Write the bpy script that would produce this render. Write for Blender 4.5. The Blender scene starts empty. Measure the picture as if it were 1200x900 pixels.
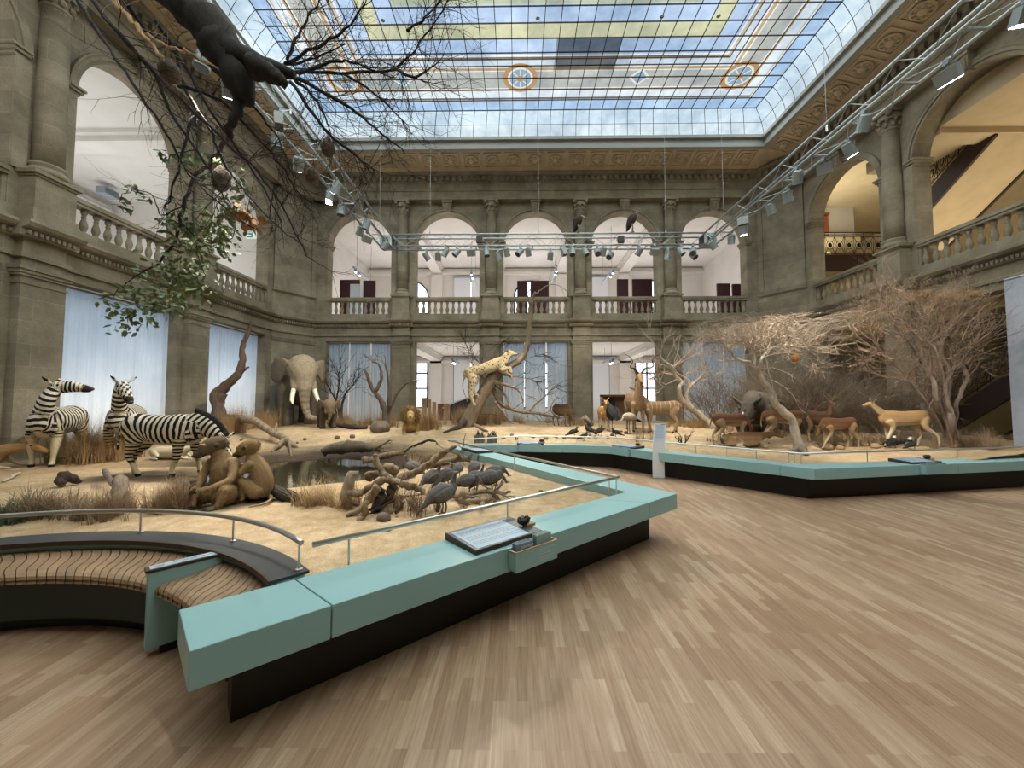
import bpy, bmesh, math, random
import numpy as np
from mathutils import Vector, Matrix, noise
R_ = random.Random(7)
SC = bpy.context.scene
COL = SC.collection
PI = math.pi
V = Vector
# ---------------------------------------------------------------- camera (1200x900 frame)
EYE = V((0, 0, 1.8)); FPX = 452.0
cam_d = bpy.data.cameras.new('camera'); cam = bpy.data.objects.new('camera', cam_d); COL.objects.link(cam)
cam_d.sensor_fit = 'HORIZONTAL'; cam_d.sensor_width = 36; cam_d.lens = 36 * FPX / 1200
cam_d.clip_start = .05; cam_d.clip_end = 200
cam.location = EYE
cam.rotation_euler = (PI / 2 + math.atan(21 / FPX), 0, math.atan(6 / FPX))
SC.camera = cam
RM = cam.rotation_euler.to_matrix()
def ray(px, py): return RM @ V(((px - 600) / FPX, (450 - py) / FPX, -1))
def atz(px, py, z):
    d = ray(px, py); return EYE + d * ((z - EYE.z) / d.z)
def aty(px, py, y):
    d = ray(px, py); return EYE + d * (y / d.y)
def atx(px, py, x):
    d = ray(px, py); return EYE + d * (x / d.x)
# ---------------------------------------------------------------- materials
def lin(h):
    if isinstance(h, (tuple, list)): return tuple(h[:3])
    h = h.lstrip('#'); o = []
    for i in (0, 2, 4):
        c = int(h[i:i + 2], 16) / 255
        o.append(c / 12.92 if c <= .04045 else ((c + .055) / 1.055) ** 2.4)
    return tuple(o)
def c4(h): return (*lin(h), 1)
class NT:
    def __init__(s, name):
        s.m = bpy.data.materials.new(name); s.m.use_nodes = True
        s.t = s.m.node_tree; s.n = s.t.nodes; s.b = s.n['Principled BSDF']
    def add(s, typ, **kw):
        n = s.n.new(typ)
        for k, v in kw.items():
            if k in n.inputs: n.inputs[k].default_value = v
            else: setattr(n, k, v)
        return n
    def link(s, a, b): s.t.links.new(a, b)
    def ramp(s, fac, stops, interp='LINEAR'):
        r = s.n.new('ShaderNodeValToRGB'); r.color_ramp.interpolation = interp
        e = r.color_ramp.elements
        while len(e) < len(stops): e.new(.5)
        for i, (p, c) in enumerate(stops):
            e[i].position = p; e[i].color = c4(c)
        s.link(fac, r.inputs[0]); return r.outputs[0]
    def mix(s, a, b, fac, mode='MIX'):
        n = s.n.new('ShaderNodeMix'); n.data_type = 'RGBA'; n.blend_type = mode
        for sock, v in ((n.inputs[0], fac), (n.inputs[6], a), (n.inputs[7], b)):
            if hasattr(v, 'is_linked') or hasattr(v, 'links'): s.link(v, sock)
            elif isinstance(v, (int, float)): sock.default_value = v
            else: sock.default_value = c4(v)
        return n.outputs[2]
    def noise(s, scale, detail=4, rough=.55, vec=None, coord='Object'):
        n = s.add('ShaderNodeTexNoise', Scale=scale, Detail=detail, Roughness=rough)
        s.link(vec if vec is not None else s.co(coord), n.inputs['Vector']); return n.outputs[0]
    def co(s, k='Object'):
        if k == 'Position': return s.n.new('ShaderNodeNewGeometry').outputs['Position']
        return s.n.new('ShaderNodeTexCoord').outputs[k]
    def base(s, c): s.link(c, s.b.inputs['Base Color'])
    def bump(s, h, strength=.3, dist=.02):
        n = s.add('ShaderNodeBump', Strength=strength, Distance=dist); s.link(h, n.inputs['Height']); s.link(n.outputs[0], s.b.inputs['Normal'])
def plain(name, c, rough=.6, metal=0, var=.0, scale=6, spec=.5, bump=0):
    t = NT(name); b = t.b
    b.inputs['Base Color'].default_value = c4(c); b.inputs['Roughness'].default_value = rough
    b.inputs['Metallic'].default_value = metal; b.inputs['Specular IOR Level'].default_value = spec
    if var:
        n = t.noise(scale)
        l = lin(c)
        t.base(t.ramp(n, [(.3, tuple(max(0, x * (1 - var)) for x in l)), (.7, tuple(min(1, x * (1 + var)) for x in l))]))
        if bump: t.bump(n, bump)
    return t.m
def emit(name, c, s):
    t = NT(name); t.b.inputs['Base Color'].default_value = (0, 0, 0, 1)
    t.b.inputs['Emission Color'].default_value = c4(c); t.b.inputs['Emission Strength'].default_value = s
    return t.m
def attr_mat(name, attr='coat', rough=.8, nscale=40, nvar=.25, bump=.0, spec=.3):
    t = NT(name)
    a = t.add('ShaderNodeVertexColor'); a.layer_name = attr
    n = t.noise(nscale, 3)
    g = t.ramp(n, [(.3, (1 - nvar,) * 3), (.7, (1.0,) * 3)])
    t.base(t.mix(a.outputs[0], g, 1.0, 'MULTIPLY')); t.b.inputs['Roughness'].default_value = rough
    t.b.inputs['Specular IOR Level'].default_value = spec
    if bump: t.bump(n, bump, .02)
    return t.m
# ---------------------------------------------------------------- mesh builder
class MB:
    def __init__(s, M=None): s.v = []; s.f = []; s.c = []; s.M = M; s.col = None
    def P(s, p):
        s.v.append(tuple(s.M @ V(p)) if s.M is not None else tuple(p)); s.c.append(s.col); return len(s.v) - 1
    def quad(s, a, b, c, d): s.f.append(tuple(s.P(p) for p in (a, b, c, d)))
    def poly(s, pts): s.f.append(tuple(s.P(p) for p in pts))
    def hexa(s, p):
        i = [s.P(q) for q in p]
        for f in ((0, 3, 2, 1), (4, 5, 6, 7), (0, 1, 5, 4), (1, 2, 6, 5), (2, 3, 7, 6), (3, 0, 4, 7)): s.f.append(tuple(i[k] for k in f))
    def box(s, x0, x1, y0, y1, z0, z1):
        s.hexa([(x0, y0, z0), (x1, y0, z0), (x1, y1, z0), (x0, y1, z0), (x0, y0, z1), (x1, y0, z1), (x1, y1, z1), (x0, y1, z1)])
    def obox(s, c, ax, ay, az):
        c, ax, ay, az = V(c), V(ax), V(ay), V(az)
        s.hexa([c - ax - ay - az, c + ax - ay - az, c + ax + ay - az, c - ax + ay - az, c - ax - ay + az, c + ax - ay + az, c + ax + ay + az, c - ax + ay + az])
    def prism(s, pts, z0, z1):
        n = len(pts); a = [s.P((p[0], p[1], z0)) for p in pts]; b = [s.P((p[0], p[1], z1)) for p in pts]
        s.f.append(tuple(a[::-1])); s.f.append(tuple(b))
        for i in range(n): j = (i + 1) % n; s.f.append((a[i], a[j], b[j], b[i]))
    def extrude(s, prof, p0, p1, T):
        """profile [(n,z)] swept between stations p0 and p1 along s; T(s,n,z) gives the point"""
        n = len(prof); a = [s.P(T(p0, q[0], q[1])) for q in prof]; b = [s.P(T(p1, q[0], q[1])) for q in prof]
        for i in range(n): j = (i + 1) % n; s.f.append((a[i], b[i], b[j], a[j]))
        s.f.append(tuple(a)); s.f.append(tuple(b[::-1]))
    def lathe(s, c, prof, n=16, a0=0, a1=2 * PI):
        full = abs(a1 - a0 - 2 * PI) < 1e-6; m = n if full else n + 1; R = []
        for r, z in prof:
            R.append([s.P((c[0] + r * math.cos(a0 + (a1 - a0) * k / n), c[1] + r * math.sin(a0 + (a1 - a0) * k / n), c[2] + z)) for k in range(m)])
        for i in range(len(R) - 1):
            for k in range(n):
                l = (k + 1) % m; s.f.append((R[i][k], R[i][l], R[i + 1][l], R[i + 1][k]))
        if full: s.f.append(tuple(R[0][::-1])); s.f.append(tuple(R[-1]))
    def tube(s, pts, rad, n=8, up=None, cap=True, sq=None):
        """swept tube; rad number / list; sq = list of (width, height) multipliers"""
        pts = [V(p) for p in pts]; m = len(pts)
        if not isinstance(rad, (list, tuple)): rad = [rad] * m
        rings = []; prev = None
        for i, p in enumerate(pts):
            t = (pts[min(i + 1, m - 1)] - pts[max(i - 1, 0)])
            if t.length < 1e-9: t = V((0, 0, 1))
            t.normalize()
            if prev is None:
                u = V(up) if up is not None else (V((0, 0, 1)) if abs(t.z) < .9 else V((1, 0, 0)))
            else: u = prev
            u = u - t * u.dot(t)
            if u.length < 1e-6: u = t.orthogonal()
            u.normalize(); prev = u; w = t.cross(u)
            kw, kh = sq[i] if sq else (1, 1)
            rings.append([s.P(p + w * (math.cos(2 * PI * k / n) * rad[i] * kw) + u * (math.sin(2 * PI * k / n) * rad[i] * kh)) for k in range(n)])
        for i in range(m - 1):
            for k in range(n):
                l = (k + 1) % n; s.f.append((rings[i][k], rings[i][l], rings[i + 1][l], rings[i + 1][k]))
        if cap: s.f.append(tuple(rings[0][::-1])); s.f.append(tuple(rings[-1]))
    def ball(s, c, r, n=10, m=7):
        rx, ry, rz = r if isinstance(r, (tuple, list)) else (r, r, r)
        top = s.P((c[0], c[1], c[2] + rz)); bot = s.P((c[0], c[1], c[2] - rz)); R = []
        for i in range(1, m):
            a = PI * i / m
            R.append([s.P((c[0] + rx * math.sin(a) * math.cos(2 * PI * k / n), c[1] + ry * math.sin(a) * math.sin(2 * PI * k / n), c[2] + rz * math.cos(a))) for k in range(n)])
        for k in range(n):
            l = (k + 1) % n; s.f.append((top, R[0][k], R[0][l])); s.f.append((bot, R[-1][l], R[-1][k]))
            for i in range(m - 2): s.f.append((R[i][k], R[i + 1][k], R[i + 1][l], R[i][l]))
    def mesh(s, name, mat=None, smooth=False, fix=True):
        me = bpy.data.meshes.new(name); me.from_pydata(s.v, [], s.f); me.update()
        if mat: me.materials.append(mat)
        if any(c is not None for c in s.c):
            a = me.color_attributes.new('coat', 'FLOAT_COLOR', 'POINT')
            buf = np.ones((len(s.v), 4), np.float32)
            for i, c in enumerate(s.c):
                if c is not None: buf[i, :3] = c
            a.data.foreach_set('color', buf.ravel())
        if fix:
            bm = bmesh.new(); bm.from_mesh(me); bmesh.ops.recalc_face_normals(bm, faces=bm.faces); bm.to_mesh(me); bm.free()
        if smooth: me.polygons.foreach_set('use_smooth', [True] * len(me.polygons)); 
        return me
    def build(s, name, mat=None, parent=None, smooth=False, fix=True):
        return obj(name, s.mesh(name, mat, smooth, fix), parent)
def obj(name, me, parent=None, loc=None, rotz=None):
    o = bpy.data.objects.new(name, me); COL.objects.link(o)
    if parent is not None: o.parent = parent
    if loc is not None: o.location = loc
    if rotz is not None: o.rotation_euler = (0, 0, rotz)
    return o
def tag(o, label=None, cat=None, group=None, kind=None):
    if label: o['label'] = label
    if cat: o['category'] = cat
    if group: o['group'] = group
    if kind: o['kind'] = kind
    return o
def thing(name, label, cat, loc=(0, 0, 0), rotz=0, group=None):
    o = bpy.data.objects.new(name, None); COL.objects.link(o); o.empty_display_size = .1
    o.location = loc; o.rotation_euler = (0, 0, rotz)
    return tag(o, label, cat, group)
def struct(o): o['kind'] = 'structure'; return o
KIDS = {}
def dup(root, loc=None, rotz=None, label=None, group=None, scale=None):
    r = root.copy(); COL.objects.link(r)
    if loc is not None: r.location = loc
    if rotz is not None: r.rotation_euler = (0, 0, rotz)
    if scale is not None: r.scale = (scale,) * 3 if isinstance(scale, (int, float)) else scale
    if label: r['label'] = label
    if group: r['group'] = group
    for ch in list(root.children):
        c = ch.copy(); COL.objects.link(c); c.parent = r
        for g in list(ch.children):
            d = g.copy(); COL.objects.link(d); d.parent = c
    return r
def lerp(a, b, t): return a + (b - a) * t
def sstep(a, b, x):
    t = min(1, max(0, (x - a) / (b - a))); return t * t * (3 - 2 * t)
def curve(pts, n=6):
    """Catmull-Rom through points; each point a tuple of any length"""
    out = []; m = len(pts)
    for i in range(m - 1):
        p0, p1, p2, p3 = (np.array(pts[max(0, min(m - 1, k))], float) for k in (i - 1, i, i + 1, i + 2))
        for j in range(n):
            t = j / n
            out.append(.5 * (2 * p1 + (p2 - p0) * t + (2 * p0 - 5 * p1 + 4 * p2 - p3) * t * t + (3 * p1 - p0 - 3 * p2 + p3) * t ** 3))
    out.append(np.array(pts[-1], float)); return out
# ================================================================ materials of the hall
def stone_mat():
    t = NT('sandstone'); g = t.co('Position')
    sp = t.add('ShaderNodeSeparateXYZ'); t.link(g, sp.inputs[0])
    ad = t.add('ShaderNodeMath', operation='ADD'); t.link(sp.outputs[0], ad.inputs[0]); t.link(sp.outputs[1], ad.inputs[1])
    cb = t.add('ShaderNodeCombineXYZ'); t.link(ad.outputs[0], cb.inputs[0]); t.link(sp.outputs[2], cb.inputs[1])
    br = t.add('ShaderNodeTexBrick', Scale=1.0)
    br.inputs['Color1'].default_value = c4('#a99e88'); br.inputs['Color2'].default_value = c4('#978d79'); br.inputs['Mortar'].default_value = c4('#aca38f')
    br.inputs['Mortar Size'].default_value = .008; br.inputs['Brick Width'].default_value = 1.25; br.inputs['Row Height'].default_value = .52
    br.inputs['Bias'].default_value = .0
    t.link(cb.outputs[0], br.inputs['Vector'])
    n = t.noise(1.3, 6, .6, g); n2 = t.noise(45, 3, .6, g)
    c = t.mix(br.outputs[0], t.ramp(n, [(.25, '#8d8a80'), (.75, '#ffffff')]), .75, 'MULTIPLY')
    c = t.mix(c, t.ramp(n2, [(.3, '#c8c8c8'), (.7, '#ffffff')]), .6, 'MULTIPLY')
    t.base(c); t.b.inputs['Roughness'].default_value = .9; t.b.inputs['Specular IOR Level'].default_value = .2
    t.bump(n2, .25, .01)
    return t.m
STONE = stone_mat()
def floor_mat():
    t = NT('oak_parquet'); g = t.co('Position')
    sp = t.add('ShaderNodeSeparateXYZ'); t.link(g, sp.inputs[0])
    cb = t.add('ShaderNodeCombineXYZ'); t.link(sp.outputs[1], cb.inputs[0]); t.link(sp.outputs[0], cb.inputs[1])
    br = t.add('ShaderNodeTexBrick', Scale=1.0); br.offset = .37; br.offset_frequency = 2
    br.inputs['Color1'].default_value = (0, 0, 0, 1); br.inputs['Color2'].default_value = (1, 1, 1, 1); br.inputs['Mortar'].default_value = (.25, .25, .25, 1)
    br.inputs['Mortar Size'].default_value = .0008; br.inputs['Brick Width'].default_value = .52; br.inputs['Row Height'].default_value = .071
    t.link(cb.outputs[0], br.inputs['Vector'])
    c = t.ramp(br.outputs[0], [(0, '#b0947b'), (.35, '#bb9f86'), (.7, '#c4aa91'), (1, '#d2bba3')])
    mp = t.add('ShaderNodeMapping'); mp.inputs['Scale'].default_value = (60, 2.2, 1); t.link(g, mp.inputs[0])
    gr = t.noise(1, 5, .65, mp.outputs[0])
    c = t.mix(c, t.ramp(gr, [(.3, '#c4b7a6'), (.7, '#ffffff')]), .8, 'MULTIPLY')
    c = t.mix(c, t.ramp(t.noise(.5, 3, .5, g), [(.3, '#d8cfc4'), (.7, '#ffffff')]), .8, 'MULTIPLY')
    t.base(c); t.b.inputs['Roughness'].default_value = .42; t.b.inputs['Specular IOR Level'].default_value = .35
    return t.m
PLASTER = plain('white_plaster', '#d8d3cc', .85, var=.05, scale=1.2)
WARMPL = plain('warm_plaster', '#c9b998', .85, var=.08, scale=1.5)
CREAM = plain('cream_plaster', '#b4a284', .85, var=.08, scale=1.5)
COVE = plain('cove_plaster', '#b8a689', .8, var=.1, scale=2)
FRAMEW = plain('skylight_frame', '#8e8b80', .6)
IRON = plain('black_iron', '#17140f', .5, .3)
STEEL = plain('brushed_steel', '#d6d4cf', .33, 1.0)
ALU = plain('truss_aluminium', '#a9b0b0', .38, .75)
DARKALU = plain('lamp_grey_metal', '#8b9494', .45, .4)
BLACK = plain('black_paint', '#0d0d0d', .5)
MAROON = plain('maroon_panel', '#3c0f18', .7, var=.1)
BROWNW = plain('dark_brown_beam', '#2e1a16', .6)
WINGL = emit('daylight_window', '#eef4ff', 2.2)
BLINDM = plain('white_blind', '#dcdfe4', .8)
PALEPANEL = plain('pale_panel', '#9aa1ad', .6, var=.05)
# ================================================================ geometry of the hall
CX = .935; HB = 4.47; XL, XR, YR = CX - 12.3, CX + 12.3, 19.2
YC = 17.6                                       # side walls end here, 45 degree corners follow
XRL, XRR = CX - 2.5 * HB, CX + 2.5 * HB          # rear wall ends
OH = 1.635                                       # half an opening
Z_LINT, Z_CORN, Z_BASE, Z_BAL, Z_RAIL, Z_SPR, Z_ARCH = 4.86, 5.87, 6.22, 6.88, 7.07, 9.79, 11.96
def frame_T(O, S, N):
    O, S, N = V(O), V(S), V(N)
    return lambda s, n, z: O + S * s + N * n + V((0, 0, z))
CORN = [(0, 5.1), (.06, 5.1), (.06, 5.18), (.02, 5.2), (.02, 5.52), (.10, 5.54), (.12, 5.7), (.26, 5.74), (.32, 5.82), (.32, 5.88), (0, 5.88)]
TOPC = [(0, 11.96), (.34, 11.96), (.34, 12.17), (.3, 12.19), (.3, 12.37), (.34, 12.39), (.34, 12.74), (.42, 12.78), (.42, 13.02), (.6, 13.08), (.66, 13.17), (.66, 13.22), (0, 13.22)]
def tbox(mb, T, s0, s1, n0, n1, z0, z1):
    mb.hexa([T(s0, n0, z0), T(s1, n0, z0), T(s1, n1, z0), T(s0, n1, z0), T(s0, n0, z1), T(s1, n0, z1), T(s1, n1, z1), T(s0, n1, z1)])
TH = .55
def build_wall(name, T, centers, s_start, s_end, lower=True):
    """arcade wall: openings centred on centers; piers between"""
    w = MB(); cs = sorted(centers)
    edges = [s_start] + [e for c in cs for e in (c - OH, c + OH)] + [s_end]
    for i in range(0, len(edges), 2):
        if edges[i + 1] - edges[i] > .01: tbox(w, T, edges[i], edges[i + 1], -TH, 0, 0, Z_ARCH)
    for c in cs:
        tbox(w, T, c - OH, c + OH, -TH, 0, Z_LINT, Z_CORN)
        n = 24
        for k in range(n):
            a0, a1 = PI * k / n, PI * (k + 1) / n
            p = [(c - OH * math.cos(a), Z_SPR + OH * math.sin(a)) for a in (a0, a1)]
            for nn in (0, -TH): w.quad(T(p[0][0], nn, p[0][1]), T(p[1][0], nn, p[1][1]), T(p[1][0], nn, Z_ARCH), T(p[0][0], nn, Z_ARCH))
            w.quad(T(p[0][0], 0, p[0][1]), T(p[1][0], 0, p[1][1]), T(p[1][0], -TH, p[1][1]), T(p[0][0], -TH, p[0][1]))
    tbox(w, T, s_start, s_end, -TH, 0, Z_ARCH, 13.22)
    wall = struct(w.build(name, STONE, fix=False))
    # mouldings: one part per kind of course
    m = MB(); m.extrude(CORN, s_start, s_end, T)
    s = s_start + .05
    while s < s_end - .1:
        tbox(m, T, s, s + .06, .10, .17, 5.58, 5.67); s += .11
    m.build('cornice', STONE, wall)
    m = MB(); m.extrude(TOPC, s_start, s_end, T)
    s = s_start + .1
    while s < s_end - .2:
        tbox(m, T, s, s + .16, .42, .54, 12.82, 13.02); s += .3
    m.build('entablature', STONE, wall)
    for c in cs:
        a = MB(); n = 28; prof = [(1.0, 0), (1.0, .05), (1.05, .05), (1.055, .09), (1.1, .09), (1.13, .12), (1.15, .12), (1.15, 0)]
        rings = []
        for k in range(n + 1):
            an = PI * k / n
            rings.append([a.P(T(c - OH * q * math.cos(an), nn, Z_SPR + OH * q * math.sin(an))) for q, nn in prof])
        for k in range(n):
            for j in range(len(prof) - 1): a.f.append((rings[k][j], rings[k][j + 1], rings[k + 1][j + 1], rings[k + 1][j]))
        a.build('archivolt', STONE, wall)
        k = MB()
        k.hexa([T(c - .17, 0, 11.38), T(c + .17, 0, 11.38), T(c + .17, .2, 11.38), T(c - .17, .2, 11.38), T(c - .24, 0, 11.84), T(c + .24, 0, 11.84), T(c + .24, .26, 11.84), T(c - .24, .26, 11.84)])
        tbox(k, T, c - .26, c + .26, 0, .3, 11.84, 11.95)
        for q in (-.12, .12):
            for r in range(5): k.ball(T(c + q, .24, 11.45 + .08 * r), .06, 6, 4)
        k.build('keystone', STONE, wall)
        im = MB()
        for e, d in ((c - OH, 1), (c + OH, -1)):
            for z0, z1, p in ((9.67, 9.75, .05), (9.75, 9.83, .1), (9.83, 9.89, .14)):
                a0, a1 = sorted((e + d * p, e - d * .22)); tbox(im, T, a0, a1, -TH, p, z0, z1)
        im.build('impost', STONE, wall)
        st = MB()      # stone course and pedestal run under the balusters
        tbox(st, T, c - OH, c + OH, -.3, .06, Z_CORN, Z_BASE)
        st.build('plinth_course', STONE, wall)
    return wall
def add_column(T, s, label=None):
    c = struct(thing('column', None, None, T(s, 0, 0)))
    L = lambda ss, n, z: T(s + ss, n, z) - V(c.location)
    m = MB()
    tbox(m, L, -.44, .44, 0, .22, 0, 4.72); tbox(m, L, -.47, .47, 0, .25, 0, .9)
    for z0, z1, p in ((4.48, 4.54, .02), (4.66, 4.72, .04), (4.72, 4.8, .07), (4.8, 4.88, .1), (5.08, 5.18, .05)):
        tbox(m, L, -.44 - p, .44 + p, 0, .22 + p, z0, z1)
    tbox(m, L, -.42, .42, 0, .2, 4.88, 5.6)
    m.build('lower_pilaster', STONE, c)
    m = MB(); m.extrude([(a + .24, b) for a, b in CORN[5:-1]] + [(0, 5.88), (0, 5.54)], -.58, .58, lambda q, n, z: L(q, n, z))
    q = -.5
    while q < .48: tbox(m, L, q, q + .06, .34, .42, 5.58, 5.67); q += .11
    m.build('cornice_break', STONE, c)
    m = MB(); tbox(m, L, -.41, .41, 0, .40, 5.88, 7.0); tbox(m, L, -.45, .45, 0, .44, 5.88, 6.22)
    for z0, z1, p in ((6.96, 7.02, .03), (7.02, 7.1, .08)): tbox(m, L, -.41 - p, .41 + p, 0, .40 + p, z0, z1)
    m.build('pedestal', STONE, c)
    m = MB(); o = L(0, .14, 0)
    m.lathe((o.x, o.y, o.z), [(.36, 7.1), (.38, 7.16), (.36, 7.23), (.31, 7.25), (.3, 7.3), (.33, 7.34), (.32, 7.39), (.275, 7.41)], 20)
    m.build('base', STONE, c, True)
    m = MB(); m.lathe((o.x, o.y, o.z), [(.275, 7.4), (.272, 8.5), (.262, 9.8), (.245, 10.8), (.235, 11.22), (.27, 11.24), (.27, 11.3), (.235, 11.32)], 24)
    m.build('shaft', STONE, c, True)
    m = MB(); m.lathe((o.x, o.y, o.z), [(.235, 11.08), (.24, 11.3), (.29, 11.84), (.36, 11.6)], 16)
    for k in range(8):
        a = 2 * PI * k / 8
        for z, r in ((11.42, .27), (11.6, .3)): m.ball((o.x + r * math.cos(a + z), o.y + r * math.sin(a + z), z + o.z), (.07, .07, .1), 6, 5)
    for a in (45, 135, 225, 315): m.ball((o.x + .4 * math.cos(math.radians(a)), o.y + .4 * math.sin(math.radians(a)), 11.77 + o.z), .09, 8, 6)
    tbox(m, L, -.36, .36, -.1, .5, 11.82, 11.96)
    m.build('capital', STONE, c)
    m = MB()
    for q in (-.5, .42): tbox(m, L, q - .1, q + .18, 0, .05, 7.1, 9.67)
    m.build('side_strip', STONE, c)
    return c
# ---- balusters
def baluster_mesh():
    m = MB(); m.lathe((0, 0, 0), [(.075, 0), (.075, .05), (.05, .07), (.06, .1), (.092, .2), (.085, .28), (.05, .4), (.045, .44), (.06, .46), (.045, .48), (.05, .52), (.07, .56), (.075, .6), (.075, .66)], 10)
    return m.mesh('baluster', STONE, True)
BALM = baluster_mesh()
def balustrade(T, c, label, n=11):
    b = thing('balustrade', label, 'balustrade', T(c, -.12, Z_BASE))
    L = lambda s, nn, z: T(c + s, -.12 + nn, Z_BASE + z) - V(b.location)
    m = MB(); tbox(m, L, -OH, OH, -.13, .15, .66, .74); tbox(m, L, -OH, OH, -.16, .18, .74, .85); m.build('handrail', STONE, b)
    for k in range(n):
        o = obj('baluster', BALM, b); o.location = L(-OH + .13 + (2 * OH - .26) * k / (n - 1), 0, 0)
    for e in (-1, 1): m = MB(); tbox(m, L, e * OH - .04 * (1 + e) , e * OH + .04 * (1 - e), -.1, .1, 0, .66); m.build('end_post', STONE, b)
TR = frame_T((0, YR, 0), (1, 0, 0), (0, -1, 0))
TL = frame_T((XL, 0, 0), (0, 1, 0), (1, 0, 0))
TRt = frame_T((XR, 0, 0), (0, 1, 0), (-1, 0, 0))
RC = [CX + HB * k for k in (-2, -1, 0, 1, 2)]
SHS = -.12
SCn = [15.655 + SHS - HB * k for k in range(4)]
build_wall('wall_rear', TR, RC, XRL, XRR)
build_wall('wall_left', TL, SCn, -1.0, YC)
build_wall('wall_right', TRt, SCn, -1.0, YC)
for k in range(4): add_column(TR, CX + HB * (k - 1.5))
for T in (TL, TRt):
    for k in range(3): add_column(T, 13.42 + SHS - HB * k)
for i, w in enumerate(('the far left bay above the elephant curtain', 'the second rear bay from the left', 'the middle rear bay behind the tall dead tree', 'the fourth rear bay under the standing vulture', 'the far right rear bay above the small flat tree')):
    balustrade(TR, RC[i], 'stone gallery balustrade in ' + w)
for i, w in enumerate(('nearest the rear left corner', 'behind the hanging green leaves', 'at the left picture edge')): balustrade(TL, SCn[i], 'stone gallery balustrade on the left wall ' + w)
for i, w in enumerate(('nearest the rear right corner', 'below the diagonal stair', 'past the right picture edge')): balustrade(TRt, SCn[i], 'stone gallery balustrade on the right wall ' + w)
# ---- canted corners
for nm, A, B in (('wall_rear_left', (XL, YC), (XRL, YR)), ('wall_rear_right', (XRR, YR), (XR, YC))):
    A, B = V((*A, 0)), V((*B, 0)); S = (B - A); ln = S.length; S.normalize(); N = V((S.y, -S.x, 0))
    T = frame_T(A, S, N); w = MB(); tbox(w, T, -.3, ln + .3, -TH, 0, 0, 13.22)
    o = struct(w.build(nm, STONE))
    m = MB(); m.extrude(CORN, -.13, ln + .13, T)
    q = 0
    while q < ln - .05: tbox(m, T, q, q + .06, .10, .17, 5.58, 5.67); q += .11
    m.build('cornice', STONE, o)
    m = MB(); m.extrude(TOPC, -.2, ln + .2, T); q = 0
    while q < ln - .1: tbox(m, T, q, q + .16, .42, .54, 12.82, 13.02); q += .3
    m.build('entablature', STONE, o)
    m = MB()
    for z0, z1, p in ((6.98, 7.04, .04), (7.04, 7.1, .09), (7.1, 7.16, .05), (4.66, 4.72, .04), (4.72, 4.8, .07), (4.8, 4.88, .1)): tbox(m, T, -.05, ln + .05, 0, p, z0, z1)
    m.build('string_course', STONE, o)
    m = MB()
    for a, b in ((.0, .22), (ln - .22, ln)): tbox(m, T, a, b, 0, .07, 7.16, 11.96)
    m.build('corner_strip', STONE, o)
# ---- floor, front wall
m = MB(); m.box(-24, 24, -8, 34, -.2, 0); FLOOR = struct(m.build('floor', floor_mat()))
m = MB(); m.box(-13, 15, -1.6, -1.0, 0, 13); struct(m.build('wall_front', STONE))
# ---- cove ceiling with rosettes
CV0, CV1 = .62, 1.9
FX0, FX1, FY0, FY1 = XL + CV1, XR - CV1, -1.0, YR - CV1
def cove():
    m = MB(); z0, z1 = 13.2, 13.54
    a = [(XL + CV0, -1.2), (XR - CV0, -1.2), (XR - CV0, YR - CV0), (XL + CV0, YR - CV0)]
    b = [(FX0, -1.0), (FX1, -1.0), (FX1, FY1), (FX0, FY1)]
    for i in (1, 2, 3):
        j = (i + 1) % 4; m.quad((*a[i], z0), (*a[j], z0), (*b[j], z1), (*b[i], z1))
        m.quad((*a[i], z0), (*a[j], z0), (*a[j], 14.2), (*a[i], 14.2))
    o = struct(m.build('ceiling', COVE, fix=False))
    r = MB()
    def ros(c, u, v):
        c, u, v = V(c), V(u).normalized(), V(v).normalized(); n = u.cross(v)
        if n.z > 0: n = -n
        for q in (u, -u, v, -v):
            w = v if abs(q.dot(u)) > .5 else u
            r.obox(c + q * .38, q * .035, w * .4, n * .03)
        M = Matrix((u, v, n)).transposed().to_4x4(); M.translation = c
        old = r.M; r.M = M
        r.lathe((0, 0, 0), [(.3, 0), (.31, .05), (.26, .07), (.23, .03), (.16, .04), (.12, .1), (.05, .13)], 14)
        for k in range(8): r.ball((.2 * math.cos(k * PI / 4), .2 * math.sin(k * PI / 4), .05), (.06, .06, .05), 6, 4)
        r.M = old
    mz = (z0 + z1) / 2 - .02; md = (CV0 + CV1) / 2
    x = XL + 2.2
    while x < XR - 2: ros((x, YR - md, mz), (1, 0, 0), (0, CV0 - CV1, z1 - z0)); x += 1.0
    y = YR - 2.2
    while y > 0:
        ros((XL + md, y, mz), (0, 1, 0), (CV1 - CV0, 0, z1 - z0)); ros((XR - md, y, mz), (0, 1, 0), (CV0 - CV1, 0, z1 - z0)); y -= 1.0
    r.build('rosette_row', COVE, o)
    f = MB()
    for (h0, h1, t0, t1) in ((13.46, 13.64, -.06, .14), (13.64, 13.86, .0, .14), (13.86, 14.0, -.12, .14)):
        f.box(FX0 - t1, FX1 + t1, FY1 + t0, FY1 + t1, h0, h1)
        f.box(FX0 - t1, FX0 - t0, -1.2, FY1 + t0, h0, h1); f.box(FX1 + t0, FX1 + t1, -1.2, FY1 + t0, h0, h1)
    f.build('frame_moulding', FRAMEW, o)
cove()
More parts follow.
